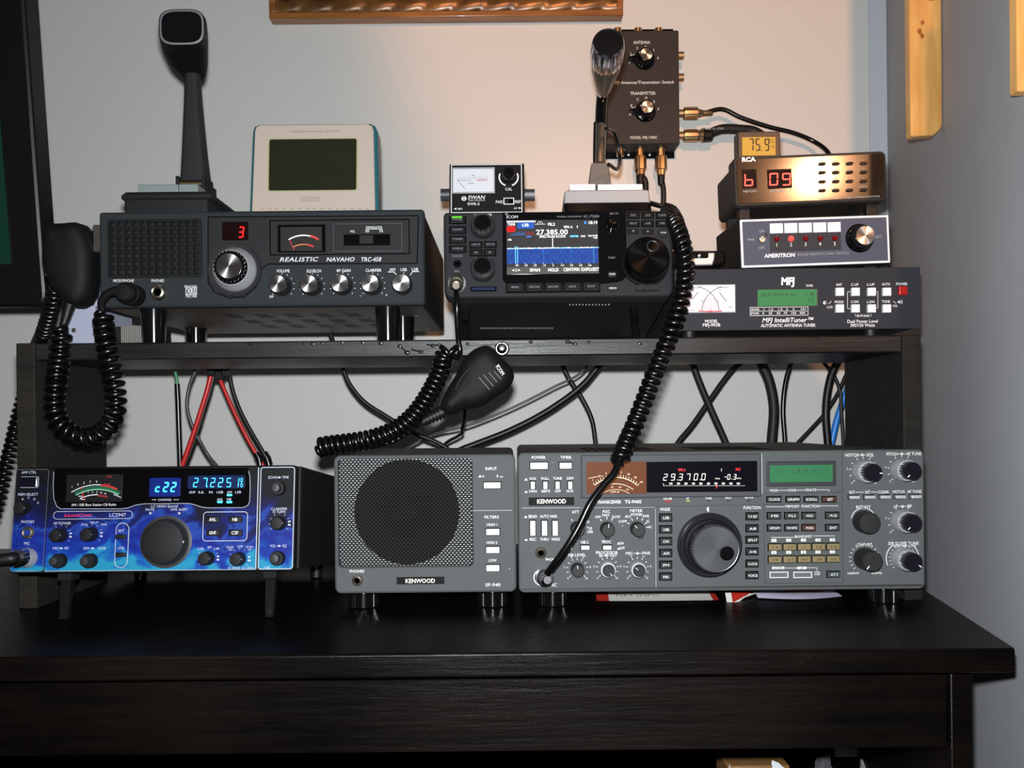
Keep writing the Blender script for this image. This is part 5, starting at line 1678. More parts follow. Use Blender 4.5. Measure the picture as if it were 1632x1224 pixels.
D.knob(967.8, 906, 10.2, .016, kn, flute=(26, .0004), collar=bright, collar_r=13, collar_d=.010, ptr=white, pang=150, pw=.09)
D.knob(1015.8, 906, 10.2, .016, kn, flute=(26, .0004), collar=bright, collar_r=13, collar_d=.010, ptr=white, pang=-50, pw=.09)
# mode and function keys
for i, st in enumerate(('LSB', 'USB', 'CW', 'AM', 'FM', 'FSK')):
    y0 = (819.5, 838.2, 857, 876, 894.6, 913.4)[i]; D.button(1051.3, y0, 1070.3, y0 + 10.8, .0028, kk_, .6, well=hole, txt=st, tm=white, th=3.8, tw=9.5)
for i, st in enumerate(('T-F SET', 'A/B', 'SPLIT', 'A=B', 'F.LOCK', 'VOICE')):
    y0 = (817.6, 836.8, 855, 873.6, 892.8, 911.4)[i]; D.button(1189, y0, 1208, y0 + 10.4, .0028, kk_, .6, well=hole, txt=st, tm=white, th=3.8, tw=(15 if len(st) > 4 else 11))
# VFO dial
m = MB(); x, z = D.P(1131, 869)
m.lathe(x, z, [(-.0016, 44 * k), (-.0022, 48 * k), (-.001, 51.5 * k), (.0004, 52 * k)], mat('dial_flange', (28, 28, 30), .25), 96); D.part(m, 'dial_flange')
dm = mat('satin_black_dial', (22, 22, 25), .22)
m = MB()
m.lathe(x, z, [(-.004, 46.5 * k), (-.002, 47 * k), (.0, 46 * k)], dm, 96)
m.lathe(x, z, [(-.0035, 44 * k), (-.009, 42 * k), (-.010, 38.5 * k), (-.0215, 37.2 * k), (-.0235, 36.6 * k)], dm, 240, flute=(56, .0005), cap0=False, cap1=False)
m.lathe(x, z, [(-.0240, .2 * k), (-.0240, 34.4 * k), (-.0246, 35 * k), (-.0246, 36 * k), (-.0238, 36.8 * k)], mat('dial_face', (70, 71, 74), .35, .3, aniso=.3), 120, cap1=False)
m.lathe(x, z, [(-.0247, 35.1 * k), (-.0248, 35.8 * k)], chrome, 96, cap0=False, cap1=False)
D.part(m, 'tuning_dial')
m = MB(); px_, pz_ = D.P(1158.5, 882, -.0245)
m.lathe(px_, pz_, [(-.0246, 11.2 * k), (-.0252, 10.6 * k), (-.0240, 9.6 * k), (-.0205, 6 * k), (-.0200, .4 * k)], gloss_black, 40, cap0=False)
m.lathe(px_, pz_, [(-.0243, 9.6 * k), (-.0240, .2 * k)], gloss_black, 40, cap0=False)
D.part(m, 'finger_dimple')
# right hand LCD and keys
m = MB(); D.slab(m, 1221, 735.5, 1332, 774, -.0018, .001, mat('lcd_bezel_dark', (44, 45, 47), .4), 1, .0008)
D.slab(m, 1225.8, 741.5, 1326, 767.5, -.0022, 0, mat('green_subdisplay', (26, 66, 42), .4, spec=.2, emit=(60, 128, 84), es=.65), .4, .0001)
gi = mat('green_lcd_ink', (16, 44, 28), .5, emit=(38, 98, 62), es=.5)
x, z = D.P(1234, 750); D.texts(m, [('AB', 1240, 751, 7, 10), ('1.824.20 LS', 1290, 750.5, 7, 58)], gi, y=-.0026)
D.part(m, 'sub_display')
brn = mat('brown_key', (62, 38, 30), .5, spec=.3); tan = mat('tan_key', (112, 99, 66), .55); gkey = mat('grey_green_key', (50, 62, 64), .5, spec=.3); gk = mat('mid_grey_key', (44, 45, 46), .5, spec=.3)
for px, st, mm_ in ((1233.3, 'CLOCK', gk), (1263.4, 'GRAPH', gk), (1292.4, 'SCROLL', gk), (1321.3, 'SET', brn)): D.button(px - 11, 791.6, px + 11, 799.6, .0024, mm_, .6, well=hole, txt=st, tm=white, th=4, tw=18 if len(st) > 3 else 9)
for r_, row in enumerate((('MS', 'PG.S', 'HOLD', 'M.CE'), ('VFO/M', 'M>VFO', 'M.IN', 'ENT'))):
    for px, st in zip((1233.3, 1261, 1288.7, 1326.3), row):
        cy = (821.8, 841.2)[r_] - (px - 1233) * .006
        D.button(px - 10.6, cy - 4.6, px + 10.6, cy + 4.6, .0028, brn if st == 'M.IN' else gk, .6, well=hole, txt=st, tm=white, th=3.8, tw=16 if len(st) > 4 else 11)
for r_, row in enumerate((('1.8', '3.5', '7', '10', '14'), ('18', '21', '24.5', '28', 'AUX'))):
    for i, st in enumerate(row):
        px = (1234.3, 1257.6, 1280.8, 1303.8, 1327)[i]; cy = (871.8, 891.4)[r_] - i * .25
        D.button(px - 9.8, cy - 4.9, px + 9.8, cy + 4.9, .0030, tan, .6, well=hole, txt=st, tm=mat('brown_print', (60, 44, 20), .6), th=3.8, tw=3 if len(st) < 2 else 9)
m = MB()
for x0 in (1224.8, 1262.4):
    D.slab(m, x0, 910.4, x0 + 30, 920, -.0032, .001, silver_pl, .5, .0006); D.frame(m, x0, 910.4, x0 + 30, 920, 1.2, -.0033, grey_key)
    for i in range(12): D.line(m, [(x0 + 3.6 + i * 2.05, 912.5), (x0 + 3.6 + i * 2.05, 918)], .9, mat('rib_shadow_grey', (60, 61, 63), .6), y=-.0035)
    D.part(m, 'step_button'); m = MB()
D.button(1318, 910.6, 1338, 919.4, .0028, gkey, .6, well=hole, txt='AT.T', tm=white, th=4, tw=12)
for px, py in ((1376, 751), (1437, 748.6), (1437.6, 829.6), (1438.3, 889.6)):
    ang = {751: 95, 748.6: -135, 829.6: -135, 889.6: 125}[py]
    D.knob(px, py, 15.3, .0245, knp, flute=(20, .0006), collar=bright, collar_r=18, collar_d=.013, ptr=white, pang=ang, pw=.10, taper=.9, pl=(.55, .95))
D.knob(1376, 831, 18, .016, kn, flute=(30, .0005), taper=.94, dome=.0003)
D.knob(1377.3, 889.7, 17.5, .020, kn, flute=(30, .0005), taper=.92, ptr=white, pang=-140, pw=.09, pl=(.5, .95))
for i, px in enumerate((1360, 1384.6, 1409, 1433, 1457.6)): D.button(px - 8, 789.6 - i * .25, px + 8, 794.8 - i * .25, .005, mat('ribbed_grey_key', (150, 152, 154), .4), .5, well=hole)
# printed legends
m = MB()
B = .008
L = [('POWER', 858.5, 729, 4.4, 22), ('TIMER', 902, 729, 4.4, 17.5), ('VOX', 849, 762.8, 4, 11), ('FULL', 869, 762.6, 4, 12.5), ('TUNE', 888.5, 762.4, 4, 14), ('DIM', 908.5, 762.2, 4, 10), ('MAN', 849.5, 782.8, 4, 12), ('SEMI', 869.5, 782.7, 4, 13), ('OFF', 889, 782.6, 4, 9.5), ('NOR', 908.5, 782.4, 4, 11),
     ('SEND', 849, 823, 4.4, 14), ('AUTO', 867.6, 822.8, 4.4, 14.5), ('NAR', 882.5, 822.6, 4.4, 11), ('REC', 849.5, 859.6, 4.4, 10.5), ('THRU', 867.6, 859.5, 4.4, 14), ('WIDE', 885.5, 859.4, 4.4, 13.5),
     ('ATT', 917, 816, 4.4, 11), ('AGC', 966, 815, 4.4, 12.5), ('METER', 1014, 814, 4.4, 20), ('OFF', 953, 824, 4, 9), ('FAST', 965.8, 821, 4, 12), ('SLOW', 982, 823.6, 4, 13.5), ('20', 936.5, 831.5, 3.8, 5), ('25', 940.5, 842, 3.8, 6), ('(dB)', 940.5, 847.3, 3.6, 9), ('10', 929, 824.5, 3.8, 5),
     ('COMP', 992.5, 831, 4, 13), ('ALC', 1000.8, 823, 4, 10), ('POWER', 1014.8, 820, 4, 18), ('SWR', 1029.5, 822.5, 4, 10.5), ('IC', 1033, 830.5, 4, 4.5), ('VC', 1036, 840, 4, 6),
     ('NB1', 907.5, 864.4, 4.4, 10), ('NB 2', 931.8, 864, 4.4, 11.5), ('PROC', 966.8, 863.3, 4.4, 14.5), ('ON', 990.5, 865.7, 4, 6.5), ('OFF', 991.5, 873.3, 4, 8), ('PHONES', 880, 891.5, 4, 20), ('MIC', 881.5, 932, 4.8, 11.5),
     ('NB LEVEL', 919.5, 884.4, 4.6, 28), ('PROCESSOR', 967.3, 880.7, 4.6, 35), ('IN', 957.5, 885.4, 4.2, 5), ('OUT', 978, 885.2, 4.2, 10.5), ('MIC', 1003, 881.9, 4.6, 11), ('PWR', 1030, 881.5, 4.6, 13),
     ('MODE', 1060, 811.8, 4.6, 15.5), ('FUNCTION', 1198.4, 809, 4.6, 27), ('ON AIR', 1064, 794.8, 3.4, 14), ('AT', 1096, 794.2, 3.4, 5), ('TUNE', 1129, 794, 3.4, 10.5), ('SPLIT', 1161, 793.4, 3.4, 10.5), ('NOTCH', 1193.5, 792.8, 3.4, 13),
     ('MODE', 1233.4, 781.6, 3.6, 13), ('HOUR', 1262.6, 781.2, 3.6, 13), ('MINUTE', 1292, 780.8, 3.6, 18), ('MEMORY  FUNCTION', 1278.5, 806.8, 4.2, 54), ('BAND/KEY', 1280.5, 855, 4, 28), ('1MHz', 1302.5, 911.8, 2.8, 9), ('STEP', 1302.5, 915.2, 2.8, 9),
     ('NOTCH', 1357.5, 725.2, 4.8, 21), ('SQL', 1387, 724.8, 4.8, 12), ('PITCH', 1421.5, 723.6, 4.8, 17), ('AF TUNE', 1456, 723, 4.8, 24), ('RIT', 1358, 784.6, 4.4, 8.5), ('XIT', 1382.5, 784.3, 4.4, 8.5), ('CLEAR', 1408, 784, 4.4, 17), ('NOTCH', 1432, 783.6, 4.4, 18.5), ('AF TUNE', 1457, 783.2, 4.4, 22.5),
     ('RIT/XIT', 1376, 808.2, 4.8, 23), ('AF', 1427, 807, 4.8, 7), ('RF', 1449.5, 806.7, 4.8, 7), ('CW VBT', 1377.7, 868.2, 4.8, 24.5), ('SSB SLOPE TUNE', 1439.5, 865.8, 4.6, 49), ('HIGH', 1428, 870, 3.6, 12), ('LOW', 1454.5, 869.7, 3.6, 11), ('NARROW', 1360, 913.6, 3.4, 18.5), ('NORMAL', 1397.3, 913.2, 3.4, 17)]
D.texts(m, L, white, bold=B)
D.texts(m, [('HF TRANSCEIVER', 966, 800, 4.8, 48), ('TS-940S', 1009, 799.6, 4.8, 26.5)], white, bold=.02)
D.text(m, '+', 992, 838, 3, white)
def knob_scale(px, py, r, n=11, a=135, lab=True):
    D.ticks(m, px, py, r, r + 3.4, -a, a, n, .8, white)
    if lab:
        for i in range(0, n, 2):
            t = math.radians(-a + 2 * a * i / (n - 1)); D.text(m, str(i), px + (r + 6.4) * math.sin(t), py - (r + 6.4) * math.cos(t), 3, white)
knob_scale(920, 906.8, 14.5); knob_scale(967.8, 905.8, 15.2); knob_scale(1015.8, 905.8, 15.2)
knob_scale(1376, 751, 20); knob_scale(1437, 748.6, 20); knob_scale(1437.6, 829.6, 20)
D.ticks(m, 1377.3, 889.7, 20.5, 24.5, -135, 135, 17, .8, white); D.ticks(m, 1438.3, 889.6, 19, 22, -135, 135, 17, .7, white)
D.arc(m, 1438.3, 889.6, 25.5, 26.7, -115, -40, white); D.arc(m, 1438.3, 889.6, 25.5, 26.7, 40, 115, white)
D.arc(m, 1376, 829, 19, 20, -80, -8, white); D.arc(m, 1376, 829, 19, 20, 8, 80, white)
for px, py, a_ in ((921, 842, (-35, 20, 55, 85)), (967.3, 842, (-35, 0, 30)), (1015.5, 842, (-60, -30, 0, 30, 60, 85))):
    for t in a_: D.ticks(m, px, py, 14.5, 18, t, t, 1, 1.1, white)
for (x0, x1, yy_) in ((1368.5, 1379.5, 725), (1431, 1443, 723.4), (1432, 1444.5, 807), (960.5, 972, 885.3), (1009.5, 1022, 881.8), (1435, 1448, 870)):
    D.line(m, [(x0, yy_), (x1, yy_)], .7, white); q = D.P((x0 + x1) / 2, yy_); m.poly(ellipse(q[0], q[1], 2 * k, 2 * k, 12), -.0004, white); m.poly(ellipse(q[0], q[1], .8 * k, .8 * k, 8), -.0005, kline)
for x0, x1, yy_ in ((1220.5, 1250, 807.5), (1306, 1336, 806), (1229, 1265, 856.4), (1296, 1330.5, 854), (1241, 1255.5, 781.5), (1270, 1282, 781.1), (1302, 1321, 780.6), (1363, 1377, 784.4), (1388, 1398.5, 784.1), (1251, 1271, 905.2), (1285, 1302, 904.8)): D.line(m, [(x0, yy_), (x1, yy_)], .7, white)
D.line(m, [(1302, 904.8), (1302, 909)], .7, white); D.line(m, [(1321, 780.6), (1321, 783.5)], .7, white)
for r_ in range(2):
    for i in range(5):
        px = (1233.3, 1256.8, 1280.3, 1303.4, 1326.4)[i]; cy = (861.2, 880.4)[r_] - i * .25
        q = D.P(px, cy); m.slab(q[0] - 4 * k, q[1] - 2.3 * k, q[0] + 4 * k, q[1] + 2.3 * k, -.0004, 0, white, .4 * k); D.text(m, str((r_ * 5 + i + 1) % 10), px, cy, 3, kline, y=-.0006, bold=.02)
for x0, x1, st in ((1230.5, 1250, 'DOWN'), (1270.5, 1285, 'UP')): q, w_ = D.P(x0, 907), D.P(x1, 903); m.slab(q[0], q[1], w_[0], w_[1], -.0004, 0, white, .4 * k); D.text(m, st, (x0 + x1) / 2, 905, 2.8, kline, y=-.0006, bold=.02)
x, z = D.P(1128.5, 812); m.add([(x - .0007, -.0004, z - .002), (x + .0007, -.0004, z - .002), (x + .0007, -.0004, z + .0022), (x - .0007, -.0004, z + .0022), (x - .0016, -.0004, z + .0012)], [(0, 1, 2, 3), (3, 4, 0)], white)
for px, py in ((838, 823.5), (838.5, 764), (986, 866)): D.line(m, [(px - 2.5, py + 1.3), (px + 2.5, py + 1.3)], 1.0, white); D.line(m, [(px - 1.2, py - .5), (px + 1.2, py - .5)], 1.6, white)
for px, py in ((838.5, 860), (838.5, 783.5), (986, 874)): D.line(m, [(px - 2.5, py + 1.3), (px + 2.5, py + 1.3)], 1.0, white); D.line(m, [(px, py - 1), (px, py + 1)], 2.6, white)
for i, st in enumerate(('ON', 'OFF')): D.text(m, 'ONAF'[i * 2:i * 2 + 2] if 0 else 'T', 880, 738 + i * 8, 2.6, dimwhite)
D.part(m, 'lettering')
m = MB(); q = D.P(1064.5, 799); m.slab(q[0] - 5 * k, q[1] - 1.6 * k, q[0] + 5 * k, q[1] + 1.6 * k, -.0010, 0, mat('pink_red_lamp', (130, 24, 44), .3, emit=(150, 22, 46), es=.4), .8 * k, .0002); D.part(m, 'on_air_lamp')
for px, mm_ in ((1096.5, mat('yellow_green_lamp', (120, 130, 40), .3, emit=(150, 160, 60), es=.7)), (1129, kline), (1161, kline), (1193.5, kline)):
    m = MB(); q = D.P(px, 798.4 - (px - 1096) * .01); m.slab(q[0] - 3.2 * k, q[1] - 1 * k, q[0] + 3.2 * k, q[1] + 1 * k, -.0008, 0, mm_, .4 * k, .0002); D.part(m, 'indicator_lamp')

# ================================================================== matching loudspeaker
o = pt(677, 946, KY)
D = Dev('loudspeaker', 'grey desktop loudspeaker with perforated grille and four white keys, left of the base transceiver', 'loudspeaker', o)
a, b = D.P(534, 946), D.P(820.8, 724)
SX0, SX1, SZ0, SZ1 = a[0], b[0], a[1], b[1]
base = DESK - o.z
m = MB()
# front panel with a grille opening
outer = rrect(SX0, SZ0, SX1, SZ1, .006, 6)
g0, g1 = D.P(539.5, 904.5), D.P(753, 729.5)
op = rrect(g0[0], g0[1], g1[0], g1[1], .0045, 6)
n = len(outer)
inn = offset(outer, .0018)
V = [(x, 0, z) for x, z in inn] + [(x, 0, z) for x, z in op] + [(x, .0015, z) for x, z in outer] + [(x, .018, z) for x, z in outer] + [(x, .012, z) for x, z in op]
Fc = []
for i in range(n):
    j = (i + 1) % n
    Fc += [(i, j, n + j, n + i), (2 * n + i, 2 * n + j, j, i), (3 * n + i, 3 * n + j, 2 * n + j, 2 * n + i), (n + i, n + j, 4 * n + j, 4 * n + i)]
m.add(V, Fc, kw)
m.ring(offset(op, -.0011), .0006, -.0002, kline)
D.part(m, 'front_panel', smooth=30)
m = MB(); m.slab(SX0 + .0015, SZ0 + .001, SX1 - .0015, SZ1 - .0005, .0182, .26, kcase, .006); case = D.part(m, 'case')
for px in (675, 695):
    m = MB(); p = Vector((D.P(px, 715)[0], .08 if px == 675 else .24, SZ1 - .0006)); m.T = Matrix.Translation(p) @ Matrix.Rotation(PI / 2, 4, 'X'); m.lathe(0, 0, [(-.0022, .001), (-.0018, .0026), (0, .003)], steel, 14); m.build('screw', case)
gm = mat('grille_steel', (27, 28, 29), .8, spec=.2)
m = MB()
cw, ch = .00372, .00205
W_, H_ = g1[0] - g0[0], g1[1] - g0[1]
nx, nz = int(W_ / cw), int(H_ / ch)
cw, ch = W_ / nx, H_ / nz
V, Fc = [], []
for j in range(nz):
    for i in range(nx + 1):
        x = g0[0] + cw * (i + .5 - (.5 if j % 2 else 0)); z = g0[1] + ch * (j + .5)
        xl, xr = max(x - cw / 2, g0[0]), min(x + cw / 2, g1[0])
        if xr - xl < cw * .3: continue
        q = len(V)
        V += [(xl, .0012, z), (xl, .0012, z + ch / 2), (xr, .0012, z + ch / 2), (xr, .0012, z), (xr, .0012, z - ch / 2), (xl, .0012, z - ch / 2)]
        f = .36
        if xr - xl < cw * .9: Fc.append((q, q + 1, q + 2, q + 3, q + 4, q + 5)); continue
        V += [(x - cw * f, .0016, z), (x - cw * f * .45, .0016, z + ch * .30), (x + cw * f * .45, .0016, z + ch * .30), (x + cw * f, .0016, z), (x + cw * f * .45, .0016, z - ch * .30), (x - cw * f * .45, .0016, z - ch * .30)]
        Fc += [(q + t, q + (t + 1) % 6, q + 6 + (t + 1) % 6, q + 6 + t) for t in range(6)]
m.add(V, Fc, gm)
D.part(m, 'grille', smooth=0)
# baffle with round opening and paper cone
m = MB()
cx, cz = D.P(647, 817)
R_ = 84.5 * D.k
pl = rrect(g0[0], g0[1], g1[0], g1[1], .001, 1)
baf = mat('pale_baffle_board', (150, 152, 152), .7)
N = 64
cir = []; bo = []
for i in range(N):
    t = 2 * PI * i / N
    c, s_ = math.cos(t), math.sin(t)
    cir.append((cx + R_ * c, .007, cz + R_ * s_))
    kx = min(((g1[0] - cx) / c if c > 1e-6 else 9), ((g0[0] - cx) / c if c < -1e-6 else 9), ((g1[1] - cz) / s_ if s_ > 1e-6 else 9), ((g0[1] - cz) / s_ if s_ < -1e-6 else 9))
    kx = max(kx, R_)
    bo.append((cx + kx * c, .007, cz + kx * s_))
m.loft([bo, cir], baf, False, False)
D.part(m, 'baffle')
m = MB()
m.lathe(cx, cz, [(.007, R_), (.010, R_ * .97), (.0112, R_ * .90), (.0176, R_ * .36), (.0166, R_ * .25), (.0155, R_ * .05)], mat('brown_paper_cone', (26, 19, 9), .95, spec=.03), 64, cap0=False)
D.part(m, 'speaker_cone')
def foot2(px, y):
    x = D.P(px, 946, y)[0]
    m = MB(); m.T = Matrix.Translation((x, y, SZ0 + .001)) @ Matrix.Rotation(-PI / 2, 4, 'X')
    h = SZ0 + .001 - base - .0002; r = .0155
    m.lathe(0, 0, [(0, r * .92), (h * .28, r * .92), (h * .30, r)], gloss_black, 80, cap1=False)
    m.lathe(0, 0, [(h * .30, r), (h - .001, r), (h, r * .93)], gloss_black, 120, flute=(30, .0007), cap0=False)
    D.part(m, 'foot')
foot2(579.5, .03); foot2(785, .03); foot2(590, .22); foot2(770, .22)
m = MB(); D.frame(m, 755, 729.6, 813.8, 793, .9, -.0003, kline, 1.5); D.line(m, [(753.5, 797), (816, 796.5)], 1, kline); D.line(m, [(753.5, 813.8), (816, 813.4)], .7, klite)
D.part(m, 'panel_seams')
D.button(771, 768.5, 798, 778, .004, kw_key, .6, well=hole)
for y0 in (842.5, 871.2, 900): D.button(774.8, y0, 796.2, y0 + 9.6, .004, kw_key, .6, well=hole)
D.jack(570, 924.5, 9.2, nickel, hole, 'phones_jack', .005)
m = MB(); D.slab(m, 632.3, 919.8, 708.3, 930.4, -.0012, .001, mat('black_badge', (8, 8, 9), .65, spec=.15), .3, .0003); D.text(m, 'KENWOOD', 670, 925.3, 6.4, mat('ivory_print', (215, 208, 196), .4), 47, y=-.0014, bold=.02); D.part(m, 'nameplate')
m = MB()
D.texts(m, [('INPUT', 782.7, 746.9, 4.6, 18), ('A', 770, 758.8, 3.6), ('B', 793, 758.5, 3.6), ('FILTERS', 783.6, 824, 4.4, 23), ('HIGH 1', 784.2, 836, 4, 16.5), ('HIGH 2', 784.4, 864.6, 4, 17), ('LOW', 785.2, 893, 4.2, 12.5), ('SP-940', 785.6, 932, 5, 24), ('PHONES', 569, 910.3, 4.2, 23.5), ('=', 812, 906.5, 3)], white, bold=B)
for px, py in ((765, 758.8), (799, 758.5)): D.line(m, [(px - 2.5, py + 1.3), (px + 2.5, py + 1.3)], 1.0, white)
D.line(m, [(765, 757.6), (765, 759.5)], 2.6, white)
D.part(m, 'lettering')

# ================================================================== blue flame CB radio (lower left)
BY = .800
BT = 7.2
o = pt(243, 912.5, BY)
D = Dev('blue_radio', 'black CB radio with blue flame artwork and glowing cyan digits, at left on the desk', 'radio', o, rx=-BT)
art = bpy.data.materials.new('blue_flame_print'); art.use_nodes = True
nt = art.node_tree; bs = nt.nodes['Principled BSDF']; bs.inputs['Roughness'].default_value = .6; bs.inputs['Specular IOR Level'].default_value = .2
tc = nt.nodes.new('ShaderNodeTexCoord'); sp_ = nt.nodes.new('ShaderNodeSeparateXYZ'); Lk = nt.links.new
Lk(tc.outputs['Object'], sp_.inputs[0])
mp = nt.nodes.new('ShaderNodeMapping'); mp.inputs['Scale'].default_value = (1, 1, 1.5); mp.inputs['Rotation'].default_value = (0, .5, 0); Lk(tc.outputs['Object'], mp.inputs[0])
nz = nt.nodes.new('ShaderNodeTexNoise'); nz.inputs['Scale'].default_value = 19; nz.inputs['Detail'].default_value = 7; nz.inputs['Distortion'].default_value = 1.6; Lk(mp.outputs[0], nz.inputs['Vector'])
mr = nt.nodes.new('ShaderNodeMapRange'); mr.inputs['From Min'].default_value = .0; mr.inputs['From Max'].default_value = .104; Lk(sp_.outputs['Z'], mr.inputs['Value'])
ad = nt.nodes.new('ShaderNodeMath'); ad.operation = 'MULTIPLY_ADD'; ad.inputs[1].default_value = 1.0; Lk(nz.outputs['Fac'], ad.inputs[0]); 
sb_ = nt.nodes.new('ShaderNodeMath'); sb_.operation = 'SUBTRACT'; sb_.inputs[1].default_value = .50; Lk(mr.outputs[0], sb_.inputs[0]); Lk(sb_.outputs[0], ad.inputs[2])
cr = nt.nodes.new('ShaderNodeValToRGB'); Lk(ad.outputs[0], cr.inputs['Fac']); Lk(cr.outputs[0], bs.inputs['Base Color'])
E = cr.color_ramp.elements
E[0].position = .06; E[0].color = rgb((26, 118, 150)); E[1].position = .80; E[1].color = rgb((3, 4, 8))
for p_, c_ in ((.12, (12, 84, 146)), (.17, (7, 44, 130)), (.30, (5, 22, 108)), (.41, (24, 54, 130)), (.46, (5, 16, 84)), (.58, (4, 8, 44)), (.70, (4, 5, 18))):
    e_ = E.new(p_); e_.color = rgb(c_)
a, b = D.P(13.5, 914.5), D.P(472.5, 741)
BX0, BX1, BZ0, BZ1 = a[0], b[0], a[1], b[1]
pf = mat('satin_black_front', (8, 8, 9), .6, spec=.25)
m = MB()
m.prism(rrect(BX0, BZ0, BX1, BZ1, .004, 5), 0, .010, pf, .0015)
D.part(m, 'front_frame')
m = MB(); m.slab(BX0 + .004, BZ0 + .001, BX1 + .0025, BZ1 - .0005, .0102, .245, casebk); D.part(m, 'case', bevel=.0015)
z0, z1 = BZ0 + .0018, BZ1 - .0018
xa, xb = D.P(75.5, 830)[0], D.P(412, 830)[0]
m = MB()
m.slab(BX0 + .0018, z0, xa - .0006, z1, -.0010, 0, art, .003); m.slab(xa + .0004, z0, xb - .0006, z1, -.0010, 0, art, .001); m.slab(xb + .0010, z0, BX1 - .0010, z1, -.0010, 0, art, .003)
D.part(m, 'art_panel', label='blue flame artwork panel')
lt = mat('silver_line', (185, 190, 200), .3, .3)
yq = -.0013
k = D.k
m = MB()
m.ring(rrect(xb + .0010, z0, BX1 - .0010, z1, .003), .0008, yq, lt); m.ring(rrect(BX0 + .0018, z0, xa - .0006, z1, .003), .0004, yq, mat('grey_line', (90, 92, 96), .4)); m.line([(xb - .0010, z0 + .0005), (xb - .0010, z1 - .0005)], .0009, yq, lt); m.line([(xa + .001, z0 + .0003), (xb - .0010, z0 + .0003)], .0005, yq, lt)
D.part(m, 'chrome_trim')
# black display window with curved lower edge
m = MB()
W_ = [(88, 752), (87, 775), (88, 795), (92.5, 807), (99, 811), (195, 811), (206, 809.5), (218, 805), (232, 803), (303, 802.5), (312, 804.5), (322, 808), (332, 809.5), (388, 809), (396, 806), (399, 800), (400, 780), (399.5, 760), (397.5, 751)]
pl = [D.P(*p) for p in W_]
wn = mat('black_display_window', (4, 4, 6), .2, spec=.2)
m.prism(pl + [D.P(397, 746), D.P(90, 747)], -.0022, -.0009, wn, .0003)
m.line(pl, .0005, -.0025, lt)
D.part(m, 'display_window')
m = MB(); y6 = -.0026
D.slab(m, 109, 757, 195.5, 799.5, -.0025, -.001, mat('dark_meter_card', (18, 18, 20), .4, spec=.3), .5, .0001)
D.arc(m, 153, 850, 77, 78.2, -32, 4, white, y=y6); D.arc(m, 153, 850, 75.5, 78.5, 4, 25, red_print, y=y6)
D.arc(m, 154, 850, 70, 75.6, -30, 30, mat('green_band', (14, 74, 50), .5), y=y6); D.arc(m, 154, 850, 69.3, 70.6, -29, 29, mat('pale_green_print', (130, 190, 160), .5), y=y6 - .0001)
D.arc(m, 153, 850, 61, 62.2, -26, 2, white, y=y6); D.arc(m, 153, 850, 58.5, 62, 2, 17, mat('dark_red_print', (110, 20, 22), .5), y=y6)
D.line(m, [(183, 788), (195, 793)], 1.4, lt, y=y6)
for i, st in enumerate('1 3 5 7 9'.split()): t = math.radians(-26 + i * 7); D.text(m, st, 153 + 82 * math.sin(t), 850 - 82 * math.cos(t), 3.4, white, y=y6)
for i, st in enumerate('1 2 5 10 15'.split()): t = math.radians(-9 + i * 6); D.text(m, st, 153 + 65.5 * math.sin(t), 850 - 65.5 * math.cos(t), 2.8, white, y=y6)
D.line(m, [(131, 776), (137, 798)], 1.6, red_print, y=y6)
D.line(m, [(127, 791), (133, 791)], .9, white, y=y6); D.line(m, [(131, 796), (138, 796)], .9, white, y=y6)
D.texts(m, [('20 40', 173, 772, 2.6, 10), ('SWR', 176, 760, 2.6, 8)], red_print, y=y6)
D.part(m, 'signal_meter')
m = MB()
cy = mat('cyan_display_digit', (40, 160, 220), .4, emit=(70, 205, 255), es=1.45)
bw = mat('blue_display_window', (6, 22, 70), .3, emit=(4, 30, 130), es=.5)
bw2 = mat('deep_blue_display_window', (6, 18, 50), .3, emit=(4, 34, 84), es=.4)
D.slab(m, 240.5, 762, 288.5, 791.5, -.0024, -.001, bw, 2, .0001)
D.slab(m, 301, 758.5, 391, 778.5, -.0024, -.001, bw2, 1.5, .0001)
yb_ = -.0027
for ch, px in (('c', 249.5), ('2', 262), ('2', 274)):
    x, z = D.P(px, 776.5); m.seg7(ch, x, z, 8.6 * k, 16.5 * k, cy, yb_, t=.15, slant=.10)
for ch, px in (('2', 310), ('7', 324.5), ('2', 337), ('2', 349.5), ('5', 362.5), ('1', 375)):
    x, z = D.P(px, 769.3); m.seg7(ch, x, z, 7.4 * k, 15 * k, cy, yb_, t=.09, slant=.08)
x, z = D.P(331, 777); m.quad(x, z, x + .001, z + .001, yb_, cy)
for dz_ in (-1, 1): x, z = D.P(386.5, 769.3 + dz_ * 4); m.ring(ellipse(x, z, 1.9 * k, 3.6 * k, 14), .8 * k, yb_, cy)
for px, py, w in ((367.3, 789.2, 4.4), (352, 800.2, 4.4), (367, 800.4, 4.6)): q = D.P(px, py); m.poly(rrect(q[0] - w * k, q[1] - 1.7 * k, q[0] + w * k, q[1] + 1.7 * k, 1.2 * k, 3), yb_, cy)
D.part(m, 'readout')
for px, py in ((95, 853), (143.4, 851.8), (329, 889.5), (378.7, 890.7), (443, 834)):
    D.knob(px + 3.5, py, 11.5, .013, black_pl, flute=(18, .0005), taper=.88, dome=.0004, ptr=lt, pang=90, pl=(.82, 1.0), pw=.14)
for px, py in ((95, 893.5), (143.4, 893.5), (443, 778.6), (441.5, 889.5)):
    D.knob(px + 2.5, py, 7.6, .015, mat('grey_inner_knob', (34, 34, 36), .5), flute=(18, .0004), collar=black_pl, collar_r=11.5, collar_d=.008, dome=.0004)
D.knob(41.5, 810, 10.5, .012, black_pl, flute=(18, .0005), dome=.0004, ptr=lt, pang=90, pl=(.8, 1), pw=.14)
D.jack(45, 849, 10.7, nickel, hole, 'phones_jack', .003)
x, z = D.P(45, 889)
